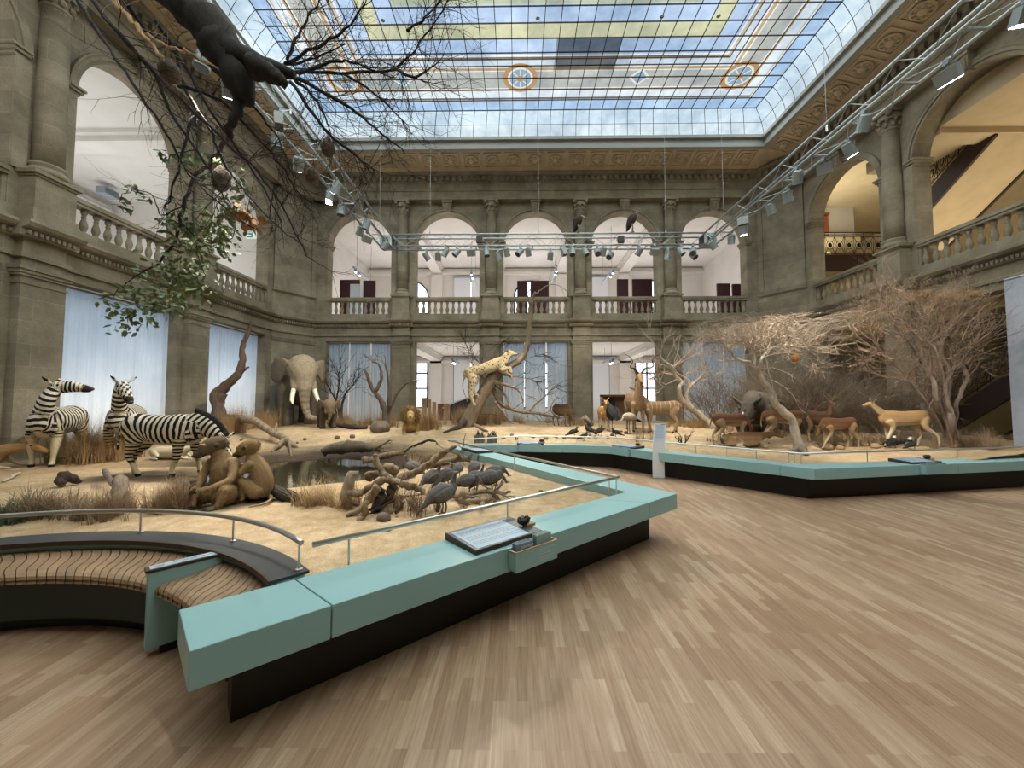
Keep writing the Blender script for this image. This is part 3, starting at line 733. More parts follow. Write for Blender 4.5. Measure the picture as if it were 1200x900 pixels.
OUT = [P0, P1, J]                              # counter-clockwise seen from above: sand on the left
OUTF = [J] + FAR[1:]
INN = offset_line(OUT, BW); INN[0] = v2(atz(209.5, 714.5, ZT)); INF = offset_line(OUTF, BW)
SET = .27
def strip(mb, A, B, z0, z1):
    """closed band between two polylines"""
    n = len(A); a = [[mb.P((p.x, p.y, z)) for p in A] for z in (z0, z1)]; b = [[mb.P((p.x, p.y, z)) for p in B] for z in (z0, z1)]
    for i in range(n - 1):
        mb.f += [(a[1][i], a[1][i + 1], b[1][i + 1], b[1][i]), (a[0][i], b[0][i], b[0][i + 1], a[0][i + 1]), (a[0][i], a[0][i + 1], a[1][i + 1], a[1][i]), (b[0][i], b[1][i], b[1][i + 1], b[0][i + 1])]
    for i in (0, n - 1): mb.f.append((a[0][i], a[1][i], b[1][i], b[0][i]))
def cap_pieces(o, outer, inner, cuts, gap=.004):
    """teal cap cut into lengths at the given (segment, fraction) seams"""
    n = len(outer); st = [(0, 0.0)] + sorted(cuts) + [(n - 2, 1.0)]
    at = lambda L, c: L[c[0]].lerp(L[c[0] + 1], c[1])
    for q in range(len(st) - 1):
        a, b = st[q], st[q + 1]
        A = [at(outer, a)] + [outer[k] for k in range(a[0] + 1, b[0] + 1) if (outer[k] - at(outer, a)).length > 1e-4 and (outer[k] - at(outer, b)).length > 1e-4] + [at(outer, b)]
        B = [at(inner, a)] + [inner[k] for k in range(a[0] + 1, b[0] + 1) if (inner[k] - at(inner, a)).length > 1e-4 and (inner[k] - at(inner, b)).length > 1e-4] + [at(inner, b)]
        for L_ in (A, B):
            if q > 0: L_[0] = L_[0] + (L_[1] - L_[0]).normalized() * gap
            if q < len(st) - 2: L_[-1] = L_[-1] + (L_[-2] - L_[-1]).normalized() * gap
        m = MB(); strip(m, A, B, ZBt, ZT); c = m.build('cap_board', TEAL, o)
        bv = c.modifiers.new('b', 'BEVEL'); bv.width = .005; bv.segments = 2; bv.limit_method = 'ANGLE'
def seam(pts, px, py):
    p = v2(atz(px, py, ZT)); best = None
    for i in range(len(pts) - 1):
        d = pts[i + 1] - pts[i]; t = max(0, min(1, (p - pts[i]).dot(d) / d.length_squared)); r = (pts[i] + d * t - p).length
        if best is None or r < best[0]: best = (r, (i, t))
    return best[1]
near = thing('display_barrier', 'teal topped display barrier whose sharp corner points into the wooden floor', 'barrier')
cap_pieces(near, OUT, INN, [seam(OUT, 395.7, 718), seam(OUT, 642.5, 640), seam(OUT, 762, 589), seam(OUT, 670, 546)])
PO = offset_line(OUT, SET); PI_ = offset_line(OUT, BW - .03)
d0 = (PO[1] - PO[0]).normalized(); PO[0] += d0 * .2; PI_[0] += d0 * .2
m = MB(); strip(m, PO, PI_, 0, ZBt); m.build('plinth', PLINTH, near)
far = thing('display_barrier', 'far teal topped display barrier running behind the white info pillar to the right edge', 'barrier')
cap_pieces(far, OUTF, INF, [seam(OUTF, 660, 523), seam(OUTF, 800, 533.7), seam(OUTF, 914, 545), seam(OUTF, 1123, 543)])
m = MB(); strip(m, offset_line(OUTF, SET), offset_line(OUTF, BW - .03), 0, ZBt); m.build('plinth', PLINTH, far)
# ---- curved bench: circle through the ring's outer edge
ro = [v2(atz(*p, .625)) for p in ((363, 668), (276.7, 631.7), (160, 621.7), (0, 630))]
A_ = np.array([[2 * p.x, 2 * p.y, 1] for p in ro]); b_ = np.array([p.x ** 2 + p.y ** 2 for p in ro]); s_ = np.linalg.lstsq(A_, b_, rcond=None)[0]
BC = V((s_[0], s_[1])); BR = math.sqrt(s_[2] + BC.x ** 2 + BC.y ** 2)
aE = math.atan2(ro[0].y - BC.y, ro[0].x - BC.x)
def arc(r, a0, a1, n): return [BC + V((r * math.cos(a0 + (a1 - a0) * k / n), r * math.sin(a0 + (a1 - a0) * k / n))) for k in range(n + 1)]
RW = .23; aZ = PI * .93
bench = thing('curved_bench', 'curved bench with brown wooden slats set into the display barrier', 'bench')
CHAR = plain('charcoal_laminate', '#3a3c3e', .55); EDGEW = plain('dark_edge_wood', '#3a2a20', .5)
def band(name, r0, r1, a0, a1, z0, z1, mat, n=48):
    m = MB(); strip(m, arc(r0, a0, a1, n), arc(r1, a0, a1, n), z0, z1); return m.build(name, mat, bench)
band('top_ring', BR, BR - RW, aE, aZ, .604, .625, CHAR); band('edge_lip', BR - RW - .001, BR - RW - .02, aE, aZ, .588, .626, EDGEW)
band('back_panel', BR - .03, BR - RW + .03, aE, aZ, .05, .603, TEAL)
R_IN, R_FR = BR - RW + .03, BR - RW - .36
SLAT = plain('bench_slat_wood', '#957a5e', .5, var=.22, scale=9); ns = 0
a = aE + .02; step = .088 / BR
while a < aZ - .02 and ns < 90:
    m = MB(); prof = [(R_IN - .005, .545), (R_IN - .06, .534), (R_IN - .12, .52), (R_IN - .18, .508), (R_IN - .24, .502), (R_FR + .1, .5), (R_FR + .04, .492), (R_FR + .01, .478), (R_FR + .0, .455)]
    q = [[], []]
    for e, da in ((0, .006 / BR), (1, step - .004 / BR)):
        for r, z in prof:
            uu = min(1, (R_IN - r) / (R_IN - R_FR)); tw = -.12 * uu - .011 * math.sin(2 * PI * uu)
            p = BC + V((r * math.cos(a + da + tw), r * math.sin(a + da + tw))); q[e].append((m.P((p.x, p.y, z)), m.P((p.x, p.y, z - .03))))
    for k in range(len(prof) - 1):
        m.f += [(q[0][k][0], q[1][k][0], q[1][k + 1][0], q[0][k + 1][0]), (q[0][k][1], q[0][k + 1][1], q[1][k + 1][1], q[1][k][1]), (q[0][k][0], q[0][k + 1][0], q[0][k + 1][1], q[0][k][1]), (q[1][k][0], q[1][k][1], q[1][k + 1][1], q[1][k + 1][0])]
    m.build('slat', SLAT, bench); ns += 1; a += step
band('seat_carcass', R_IN, R_FR + .13, aE, aZ, .1, .46, plain('bench_carcass', '#343f3d', .6)); band('toe_recess', R_IN, R_FR + .2, aE, aZ, 0, .1, BLACK)
# arm divider
a0, a1 = v2(atz(173, 666, .615)), v2(atz(259, 646, .615)); d = (a1 - a0).normalized(); n_ = nrm(d)
arm = thing('bench_arm', 'teal bench divider with pale lettered top label', 'armrest', (a0.x, a0.y, 0)); L = (a1 - a0).length
def arm_box(name, s0, s1, w0, w1, z0, z1, mat):
    m = MB(); pts = [d * s0 + n_ * w0, d * s1 + n_ * w0, d * s1 + n_ * w1, d * s0 + n_ * w1]; m.prism(pts, z0, z1); o = m.build(name, mat, arm); b = o.modifiers.new('b', 'BEVEL'); b.width = .005; b.segments = 2; return o
arm_box('panel', 0, L, -.045, .045, .06, .59, TEAL); arm_box('top_board', -.015, L, -.05, .05, .59, .612, EDGEW); arm_box('foot', .08, L, -.03, .03, 0, .06, BLACK)
lab = arm_box('label', .01, L - .02, -.04, .04, .612, .616, plain('label_blue_white', '#aebfcd', .4))
INK = plain('print_ink', '#33404a', .6)
m = MB()
for q in range(2): m.prism([d * .03 + n_ * (-.02 + .02 * q), d * .09 + n_ * (-.02 + .02 * q), d * .09 + n_ * (-.014 + .02 * q), d * .03 + n_ * (-.014 + .02 * q)], .616, .6165)
for q in range(8): m.prism([d * (.14 + .05 * q) + n_ * -.004, d * (.175 + .05 * q) + n_ * -.004, d * (.175 + .05 * q) + n_ * .004, d * (.14 + .05 * q) + n_ * .004], .616, .6165)
m.build('print', INK, arm, fix=False)
# ---- handrails
def rail(label, pts, feet, zf, r=.019, zr=.8):
    o = thing('handrail', label, 'railing'); m = MB(); m.tube(pts, r, 10); m.build('rail_tube', STEEL, o, True)
    for p in feet:
        t = min(pts, key=lambda q: (V(q).xy - V(p).xy).length) if len(pts) > 8 else None
        z = zr
        m = MB(); m.tube([(p[0], p[1], zf), (p[0], p[1], z)], .008, 8); po = m.build('post', STEEL, o)
        m = MB(); m.lathe((p[0], p[1], zf), [(.025, 0), (.025, .008), (.01, .012)], 12); m.build('flange', STEEL, po)
    return o
rr = BR - .05; ap = [math.atan2(v2(atz(x, y, .625)).y - BC.y, v2(atz(x, y, .625)).x - BC.x) for x, y in ((162, 625), (277, 633))]
rail('curved steel handrail above the curved bench', [(p.x, p.y, .82) for p in arc(rr, aE + .01, aZ, 60)], [(*(BC + V((rr * math.cos(q), rr * math.sin(q)))),) for q in (aE + .02, ap[0], ap[1], aZ - .05)], .626)
NR = offset_line(OUT, BW + .07); dd = (NR[1] - NR[0]).normalized()
s0 = NR[0] + dd * ((v2(atz(365, 637, .79)) - NR[0]).dot(dd)); L1 = (NR[1] - s0).length
NR2 = NR[1] + (NR[2] - NR[1]) * .97
post_pts = [s0 + dd * .25, s0 + dd * (L1 * .48), NR[1] - dd * .06, NR[1].lerp(NR2, .03), NR[1].lerp(NR2, .45), NR[1].lerp(NR2, .85)]
FR = offset_line(OUTF, BW + .08)
def dens(pts): return [V((p.x, p.y, .79)) for p in pts]
rail('steel handrail along the near display barrier with a sharp bend at the corner', dens([s0, NR[1], NR2]), [(p.x, p.y) for p in post_pts], .47)
rail('steel handrail along the far display barrier', dens([NR2] + FR[1:]), [(p.x, p.y) for q in range(1, len(FR)) for p in ((FR[q], FR[q].lerp(FR[q - 1], .5)) if q > 4 else (FR[q],))] + [(FR[-2].lerp(FR[-1], .2).x, FR[-2].lerp(FR[-1], .2).y)], .47)
# ---- info panels lying on the barrier
SCREEN = plain('info_sheet', '#a9bccc', .55, spec=.2); SLATE = plain('slate_tray', '#4b4f54', .5)
def info_panel(c, d, label, size=(.58, .46), box=True, small=False):
    """tray resting on the cap, d = direction along the barrier (unit 2d); visitor side = -normal"""
    o = thing('info_tray', label, 'info panel', (c.x, c.y, ZT + .001), math.atan2(d.y, d.x)); w, h = size
    m = MB(); m.hexa([(-w / 2, -h / 2, .0), (w / 2, -h / 2, .0), (w / 2, h / 2, 0), (-w / 2, h / 2, 0), (-w / 2, -h / 2, .035), (w / 2, -h / 2, .035), (w / 2, h / 2, .06), (-w / 2, h / 2, .06)]); m.build('tray', EDGEW, o)
    zf = lambda y: .0365 + .025 * (y + h / 2) / h
    q = lambda x0, x1, y0, y1, dz, mat, n: (lambda mm: (mm.hexa([(x0, y0, zf(y0) - .003), (x1, y0, zf(y0) - .003), (x1, y1, zf(y1) - .003), (x0, y1, zf(y1) - .003), (x0, y0, zf(y0) + dz), (x1, y0, zf(y0) + dz), (x1, y1, zf(y1) + dz), (x0, y1, zf(y1) + dz)]), mm.build(n, mat, o)))(MB())[1]
    q(-w / 2 + .005, w / 2 - .005, -h / 2 + .005, h / 2 - .005, .001, SLATE, 'tray_top')
    q(-w / 2 + .03, w * .3, -h / 2 + .02, h / 2 - .05, .004, SCREEN, 'sheet')
    m = MB(); r = random.Random(3)
    for k in range(13):
        y = h / 2 - .1 - k * (h - .16) / 13; x = -w / 2 + .06; e = w * .27 - (r.random() * .1 if k % 4 == 3 else 0)
        if k % 5 == 4: continue
        while x < e: l = r.uniform(.02, .06); m.quad((x, y, zf(y) + .0048), (min(x + l, e), y, zf(y) + .0048), (min(x + l, e), y + .007, zf(y + .007) + .0048), (x, y + .007, zf(y + .007) + .0048)); x += l + .008
    m.build('print', plain('sheet_print', '#5f7082', .5), o, fix=False)
    return o
def fur_sample(o_label, c, d):
    o = thing('touch_model', o_label, 'model', (c.x, c.y, ZT + .06), math.atan2(d.y, d.x)); m = MB(); r = random.Random(5)
    m.ball((0, 0, .035), (.07, .045, .035), 12, 8)
    for k in range(40):
        a = r.uniform(0, 2 * PI); b = r.uniform(.2, 1.2); p = V((.07 * math.cos(a) * math.cos(b), .045 * math.sin(a) * math.cos(b), .035 + .035 * math.sin(b))); m.tube([p, p * 1.15 + V((0, 0, .006))], [.006, .001], 4)
    m.build('dark_fur', BLACK, o); m = MB(); m.obox((.05, -.02, .0), (.05, 0, 0), (0, .035, 0), (0, 0, .012)); m.build('wood_block', PINE, o)
dA = (P1 - P0).normalized(); nA = nrm(dA)
pc = v2(atz(572, 626, ZT))
tA = (pc - P0).dot(dA); pc = P0 + dA * tA + nA * (BW * .56)
info_panel(pc, dA, 'slate tray with a pale blue text sheet on the near teal barrier', (.74, .46))
fur_sample('small dark fur touch model at the end of the near info tray', pc + dA * .3 - nA * .05, dA)
# leaflet box hung on the fascia
bcx = P0 + dA * (tA + .16); LB = thing('leaflet_box', 'small teal leaflet box fixed to the front of the near barrier', 'box', (bcx.x, bcx.y, .43), math.atan2(dA.y, dA.x))
def lbox(name, x0, x1, y0, y1, z0, z1, mat): m = MB(); m.box(x0, x1, y0, y1, z0, z1); return m.build(name, mat, LB)
lbox('back_board', -.24, .24, -.012, -.001, 0, .17, TEAL); lbox('front_board', -.24, .24, -.105, -.092, 0, .155, TEAL); lbox('base', -.24, .24, -.092, -.012, 0, .012, TEAL)
for e in (-.24, .228): lbox('end_board', e, e + .012, -.092, -.012, 0.0, .155, TEAL)
for a in ((-.245, .245, -.106, -.09), (-.245, -.225, -.09, -.001), (.225, .245, -.09, -.001)): lbox('rim', *a, .155, .16, PINE)
m = MB(); r = random.Random(2)
for k in range(5):
    x = .02; z = .12 - .02 * k - (.008 if k > 2 else 0); e = .2 - (.06 if k in (1, 4) else 0)
    while x < e: l = r.uniform(.015, .035); m.quad((x, -.1056, z), (min(e, x + l), -.1056, z), (min(e, x + l), -.1056, z + .006), (x, -.1056, z + .006)); x += l + .005
m.build('print', plain('white_print', '#b9cdc8', .6), LB, fix=False)
def letters(o, text, x, y, z, h, mat, rot=(PI / 2, 0, 0)):
    c = bpy.data.curves.new('lettering', 'FONT'); c.body = text; c.size = h; c.extrude = .0004; c.materials.append(mat); c.align_x = 'CENTER'; c.align_y = 'CENTER'
    q = bpy.data.objects.new('lettering', c); COL.objects.link(q); bpy.context.view_layer.update(); me = bpy.data.meshes.new_from_object(q.evaluated_get(bpy.context.evaluated_depsgraph_get())); bpy.data.objects.remove(q); q = obj('lettering', me); q.parent = o; q.location = (x, y, z); q.rotation_euler = rot; return q
for k, (x0, x1, hh, mt, lb) in enumerate(((-.21, -.02, .19, plain('leaflet_blue', '#6f8794', .45), 'blue grey leaflets with white lettering in the leaflet box'), (.02, .2, .215, plain('leaflet_green', '#8fa9a4', .45), 'pale green leaflets in the leaflet box'))):
    M_ = math.atan2(dA.y, dA.x); o = thing('leaflet_stack', lb, 'leaflets', (bcx.x, bcx.y, .443), M_)
    for q in range(4): m = MB(); y = -.085 + .018 * q; m.obox(((x0 + x1) / 2, y + .012, hh / 2), ((x1 - x0) / 2 - .003 * q, 0, 0), (0, .003, 0), (0, .01, hh / 2)); m.build('leaflet', mt, o)
    if k == 0: letters(o, 'Planet', (x0 + x1) / 2 + .02, -.077, hh * .82, .055, plain('white_letter', '#e4ebee', .5), (PI / 2 - .1, PI, 0))
dF = lambda k: (FAR[k + 1] - FAR[k]).normalized()
pB = v2(atz(580, 533, ZT)); info_panel(INN[1].lerp(INN[2], .80) + nrm(-dB) * (BW * .5) , dB, 'slate info tray on the far arm of the near barrier', (.8, .44))
def far_panel(px, py, lab, box):
    k, t = seam(FAR, px, py); d = dF(k); p = FAR[k].lerp(FAR[k + 1], t) + nrm(d) * (BW * .55); info_panel(p, d, lab, (.75, .4))
    b = thing('leaflet_box', box, 'box', (*(p - nrm(d) * (BW * .55)), .43), math.atan2(d.y, d.x)); m = MB()
    for q in ((-.3, .3, -.012, -.001, 0, .2), (-.3, .3, -.105, -.092, 0, .18), (-.3, .3, -.1, -.001, 0, .012), (-.3, -.288, -.1, -.001, 0, .18), (.288, .3, -.1, -.001, 0, .18)): m.box(*q)
    m.build('box_shell', TEAL, b); m = MB(); m.box(-.2, .0, -.08, -.03, .02, .22); m.box(.05, .22, -.08, -.03, .02, .2); m.build('leaflet', bpy.data.materials['leaflet_green'], b)
    fur_sample('touch model on the ' + lab, p + d * .32, d)
far_panel(621, 522, 'info tray on the far barrier, left end behind the near rail', 'leaflet box on the far barrier at its left end')
far_panel(727, 525, 'info tray on the far barrier left of the white info pillar', 'leaflet box on the far barrier left of the white info pillar')
far_panel(1098, 545, 'info tray on the far barrier below the pale antelope', 'leaflet box on the far barrier below the pale antelope')
# ---- white info pillar
a = atz(772, 560.5, 0); o = thing('info_pillar', 'slim white curved info pillar standing on the wooden floor before the far barrier', 'info pillar', (a.x, a.y, 0), -.12)
w = .135; prof = [(0, .0), (.0, .3), (.02, .6), (.055, .85), (.10, 1.05), (.135, 1.2), (.15, 1.285)]
hz = aty(777, 497, a.y).z; kz = hz / 1.285
m = MB(); f = [[], []]
for x, z in prof:
    for e, dy in ((0, 0), (1, .03)): f[e].append((m.P((-w + x * .6, x + dy, z * kz)), m.P((w + x * .6, x + dy, z * kz))))
for k in range(len(prof) - 1):
    for e in (0, 1): m.f.append((f[e][k][0], f[e][k][1], f[e][k + 1][1], f[e][k + 1][0]))
    for s in (0, 1): m.f.append((f[0][k][s], f[0][k + 1][s], f[1][k + 1][s], f[1][k][s]))
m.f += [(f[0][0][0], f[0][0][1], f[1][0][1], f[1][0][0]), (f[0][-1][0], f[0][-1][1], f[1][-1][1], f[1][-1][0])]
m.build('pillar_body', plain('pillar_white', '#dfe3e6', .4, .1), o)
m = MB(); m.box(-w - .01, w + .06, -.05, .25, 0, .012); m.build('foot_plate', DARKALU, o)
def on(x, t):   # point on the sloped upper face
    i = min(len(prof) - 2, int(t * (len(prof) - 1))); u = t * (len(prof) - 1) - i; q = [prof[i][k] + (prof[i + 1][k] - prof[i][k]) * u for k in (0, 1)]; return V((x + q[0] * .6, q[0] - .003, q[1] * kz))
m = MB(); m.poly([on(-w * .9, .5), on(w * .9, .5), on(w * .9, .667), on(w * .9, .833), on(w * .9, .985), on(-w * .9, .985), on(-w * .9, .833), on(-w * .9, .667)]); m.build('text_sheet', plain('pillar_sheet', '#c6d3e0', .4), o, fix=False)
m = MB(); r = random.Random(9)
for k in range(14):
    t = .56 + .028 * k; x = -w * .7
    while x < w * .65: l = r.uniform(.015, .04); g = V((0, -.003, 0)); m.quad(on(x, t) + g, on(min(x + l, w * .7), t) + g, on(min(x + l, w * .7), t + .009) + g, on(x, t + .009) + g); x += l + .008
m.build('print', plain('pillar_print', '#8fa0b4', .5), o, fix=False)
m = MB(); m.quad(on(.1 * w, .955) + V((0, -.004, 0)), on(w * .85, .955) + V((0, -.004, 0)), on(w * .85, .975) + V((0, -.004, 0)), on(.1 * w, .975) + V((0, -.004, 0))); m.build('heading_bar', BLACK, o, fix=False)
# ================================================================ sand bed
SPOLY = offset_line(OUT, BW / 2)[:-1] + [offset_line(OUTF, BW / 2)[0]] + offset_line(OUTF, BW / 2)[1:]
_e = SPOLY[-1]
SPOLY += [V((XR + .6, _e.y + .2)), V((XR + .6, YR + .3)), V((XL - .3, YR + .3)), V((XL - .3, 1.2))] + arc(BR - .1, aZ + .25, aE, 40)
def in_poly(x, y, P=[(p.x, p.y) for p in SPOLY]):
    c = False; j = len(P) - 1
    for i in range(len(P)):
        if (P[i][1] > y) != (P[j][1] > y) and x < (P[j][0] - P[i][0]) * (y - P[i][1]) / (P[j][1] - P[i][1]) + P[i][0]: c = not c
        j = i
    return c
PONDC, PONDR = (-4.25, 7.75), (1.75, 1.65)
def pond_d(x, y): return math.hypot((x - PONDC[0]) / PONDR[0], (y - PONDC[1]) / PONDR[1]) + .12 * noise.noise(V((x * .9, y * .9, 2)))
def zs(x, y):
    z = .475 + .40 * sstep(9.5, 14.5, y) + .2 * sstep(7.5, 10.5, x) * (1 - sstep(9.5, 14.5, y))
    k = min(1, max(0, (y - 3) / 4)); e = 1 - sstep(11.8, 13.2, abs(x - CX))
    z += (.05 * noise.noise(V((x * .5, y * .5, 0))) * k + .018 * noise.noise(V((x * 2.1, y * 2.1, 1)))) * .9
    z += .1 * max(0, 1 - math.hypot((x - .3) / 2.2, (y - 12.3) / 1.0))           # bright bank in the middle
    d = pond_d(x, y)
    if d < 1.25: z -= .13 * (1 - sstep(.85, 1.25, d))
    return z
def on_sand(px, py):
    d = ray(px, py); t = 1.0
    for _ in range(4000):
        p = EYE + d * t
        if p.z <= zs(p.x, p.y): return p
        t += .01
    return p
def gp(px, py):
    p = on_sand(px, py); return V((p.x, p.y, zs(p.x, p.y)))
SANDC, MUD, LITTER = lin('#d6c1a1'), lin('#544a40'), lin('#a48d6c')
def sand_colour(x, y):
    d = pond_d(x, y); c = np.array(SANDC)
    mud = (1 - sstep(.95, 1.25, d)) if y < PONDC[1] else (1 - sstep(1.35, 2.6, d + .3 * noise.noise(V((x * .8, y * 2, 5)))))
    mud = max(mud, .85 * (1 - sstep(.5, 1.1, math.hypot((x + 6.1) / 1.9, (y - 6.9) / .75) + .35 * noise.noise(V((x * 1.5, y * 2.5, 4))))))
    lit = sstep(-.05, .4, noise.noise(V((x * .7, y * .7, 8)))) * .45 + sstep(13.5, 16, y) * .4 + sstep(6, 10, x) * .35 + (1 - sstep(-9.5, -6, x)) * .5
    c = c * (1 - min(.8, lit)) + np.array(LITTER) * min(.8, lit)
    return tuple(c * (1 - mud) + np.array(MUD) * mud)
def build_sand():
    s = .085; x0, x1, y0, y1 = XL - .2, XR + .5, 1.2, YR + .2
    nx, ny = int((x1 - x0) / s), int((y1 - y0) / s); m = MB(); idx = {}
    def vid(i, j):
        if (i, j) not in idx:
            x, y = x0 + i * s, y0 + j * s; m.col = sand_colour(x, y); idx[(i, j)] = m.P((x, y, zs(x, y)))
        return idx[(i, j)]
    for j in range(ny):
        for i in range(nx):
            if in_poly(x0 + (i + .5) * s, y0 + (j + .5) * s): m.f.append((vid(i, j), vid(i + 1, j), vid(i + 1, j + 1), vid(i, j + 1)))
    t = NT('sand'); a = t.add('ShaderNodeVertexColor'); a.layer_name = 'coat'; g = t.co('Position')
    n1 = t.noise(90, 3, .6, g); n2 = t.noise(6, 5, .6, g); n3 = t.noise(28, 3, .6, g)
    c = t.mix(a.outputs[0], t.ramp(n1, [(.3, '#c9c0b4'), (.65, '#ffffff')]), .9, 'MULTIPLY')
    c = t.mix(c, t.ramp(n2, [(.3, '#d5cabb'), (.7, '#ffffff')]), .9, 'MULTIPLY')
    c = t.mix(c, t.ramp(n3, [(.68, '#ffffff'), (.75, '#8c7558')]), .8, 'MULTIPLY')
    t.base(c); t.b.inputs['Roughness'].default_value = .95; t.b.inputs['Specular IOR Level'].default_value = .1
    t.bump(n2, .35, .05)
    o = m.build('sand_bed', t.m, None, True, fix=False); return tag(o, 'sandy ground filling the display inside the teal barriers', 'sand', kind='stuff')
SAND = build_sand()
t = NT('pond_water'); n = t.noise(7, 2, .5, t.co('Position'))
t.b.inputs['Base Color'].default_value = c4('#2e2c20'); t.b.inputs['Roughness'].default_value = .06; t.bump(n, .15, .01)
m = MB(); m.poly([(PONDC[0] + PONDR[0] * 1.2 * math.cos(a * PI / 30), PONDC[1] + PONDR[1] * 1.2 * math.sin(a * PI / 30), .415) for a in range(60)])
tag(m.build('water_hole', t.m, fix=False), 'dark still water hole between the zebras and the driftwood', 'water')
def bark_mat(name, c, var=.35):
    t = NT(name); mp = t.add('ShaderNodeMapping'); mp.inputs['Scale'].default_value = (9, 9, 3); t.link(t.co('Position'), mp.inputs[0])
    n = t.noise(1.5, 6, .65, mp.outputs[0]); l = lin(c)
    t.base(t.ramp(n, [(.3, tuple(x * (1 - var) for x in l)), (.7, tuple(min(1, x * (1 + var)) for x in l))])); t.b.inputs['Roughness'].default_value = .9; t.bump(n, .6, .03); return t.m
BK_GREY, BK_PALE, BK_DARK, BK_TAN, BK_BLACK = bark_mat('grey_bark', '#75685a'), bark_mat('pale_bark', '#a99a86'), bark_mat('dark_bark', '#3b2f27'), bark_mat('tan_bark', '#86766a'), bark_mat('black_bark', '#1f1a17')
DRIFT = bark_mat('driftwood', '#85735c', .7)
TWIG = plain('twig', '#7b6b5b', .9, var=.25, scale=4); TWIGP = plain('pale_twig', '#b3a28f', .9, var=.2, scale=4); TWIGD = plain('dark_twig', '#241d1a', .9); THORN = plain('thicket_twig', '#8a7864', .9, var=.25, scale=3)
# ---- straw
def straw_mat(name, a, b):
    t = NT(name); n = t.noise(2.2, 3, .6, t.co('Position')); t.base(t.ramp(n, [(.3, a), (.7, b)])); t.b.inputs['Roughness'].default_value = .9
    return t.m
ST1, ST2, ST3 = straw_mat('golden_straw', '#8a6b45', '#b4946a'), straw_mat('pale_straw', '#a08560', '#c3a97e'), straw_mat('brown_straw', '#7d6650', '#a08a6c')
GRN = straw_mat('green_blade', '#3c4a30', '#5d6a48')
def tuft_mesh(name, n, h, spread, lean, w, mat, seed):
    r = random.Random(seed); m = MB(); cl = [(r.gauss(0, spread * .3), r.gauss(0, spread * .3), r.uniform(.6, 1.0)) for _ in range(5)]
    for _ in range(n):
        cx, cy, ch = r.choice(cl); a = r.uniform(0, 2 * PI); q = abs(r.gauss(0, spread * .12)); b = V((cx + q * math.cos(a), cy + q * math.sin(a), -.03)); hh = h * ch * r.uniform(.35, 1.1)
        l = lean * r.random() ** .8 * 1.3; a2 = r.uniform(0, 2 * PI); d = V((math.cos(a2), math.sin(a2), 0)); s = V((-d.y, d.x, 0)) * w
        prev = None
        for k in range(4):
            u = k / 3; p = b + d * (l * hh * u ** 1.6 + .03 * r.uniform(-1, 1) * u) + V((0, 0, hh * u * (1 - .3 * l * u)))
            e = (m.P(p - s * (1 - .9 * u)), m.P(p + s * (1 - .9 * u)))
            if prev: m.f.append((prev[0], prev[1], e[1], e[0]))
            prev = e
    return m.mesh(name, mat, fix=False)
TUFT = {}
for k in range(3):
    TUFT['tall%d' % k] = tuft_mesh('straw', 210, 1.25, .75, .5, .0055, ST1, k)
    TUFT['pale%d' % k] = tuft_mesh('straw', 190, .5, .32, .85, .003, ST2, 10 + k)
    TUFT['brown%d' % k] = tuft_mesh('straw', 200, .6, .42, .8, .003, ST3, 20 + k)
    TUFT['green%d' % k] = tuft_mesh('green_blades', 110, .22, .5, .9, .008, GRN, 30 + k)
def tuft(kind, p, s, label, group, name='grass_tuft'):
    o = obj(name, TUFT[kind + str(R_.randrange(3))], None, p, R_.uniform(0, 6.28)); o.scale = (s * R_.uniform(.9, 1.1), s * R_.uniform(.9, 1.1), s * R_.uniform(.85, 1.15)); return tag(o, label, 'grass', group)
def tuft_row(kind, pts, n, jx, jy, s, label, group):
    for k in range(n):
        u = R_.random() * (len(pts) - 1); i = int(u); f = u - i; px, py = (pts[i][q] * (1 - f) + pts[i + 1][q] * f for q in (0, 1))
        p = gp(px + R_.uniform(-jx, jx), py + R_.uniform(-jy, jy))
        if p.x < XL + .5 or p.x > XR - .4 or p.y > YR - .4: continue
        tuft(kind, p, s * R_.uniform(.75, 1.15), label, group)
tuft_row('tall', [(4, 536), (30, 534)], 8, 6, 3, 1.0, 'tall golden dry grass tuft at the left edge behind the head shaking zebra', 'dry grass at the left edge')
tuft_row('tall', [(96, 540), (112, 540), (138, 536)], 14, 8, 4, .95, 'tall golden dry grass tuft between the two left zebras', 'dry grass between the left zebras')
tuft_row('tall', [(255, 510), (290, 500), (325, 496)], 20, 8, 4, .85, 'golden dry grass tuft at the foot of the tall bare trunk', 'dry grass beside the tall bare trunk')
tuft_row('tall', [(392, 497), (440, 499), (460, 500)], 12, 10, 2, .65, 'golden dry grass tuft between the small elephant and the lion', 'dry grass between elephant and lion')
tuft_row('tall', [(490, 502), (512, 501)], 8, 5, 2, .85, 'golden dry grass tuft right beside the lion', 'dry grass beside the lion')
tuft_row('tall', [(535, 497), (560, 497), (590, 496)], 20, 8, 2, .8, 'golden dry grass tuft around the foot of the leopard tree', 'dry grass under the leopard tree')
tuft_row('tall', [(610, 496), (650, 497), (690, 498)], 12, 10, 2, .4, 'low golden dry grass tuft between leopard tree and kudus', 'low dry grass in the rear middle')
tuft_row('tall', [(790, 498), (830, 500)], 12, 10, 3, .5, 'golden dry grass tuft behind the white info pillar', 'dry grass right of the kudus')
tuft_row('tall', [(860, 505), (900, 508)], 10, 12, 4, .42, 'dry grass tuft under the rhinoceros', 'dry grass under the rhinoceros')
tuft_row('brown', [(960, 520), (1010, 522), (1050, 518)], 16, 12, 4, .9, 'brown dry grass tuft behind the two small black and white birds', 'dry grass right of the flat topped tree')
tuft_row('brown', [(1095, 526), (1140, 524), (1165, 526)], 12, 10, 3, 1.0, 'brown dry grass tuft at the foot of the large bare tree', 'dry grass under the large bare tree')
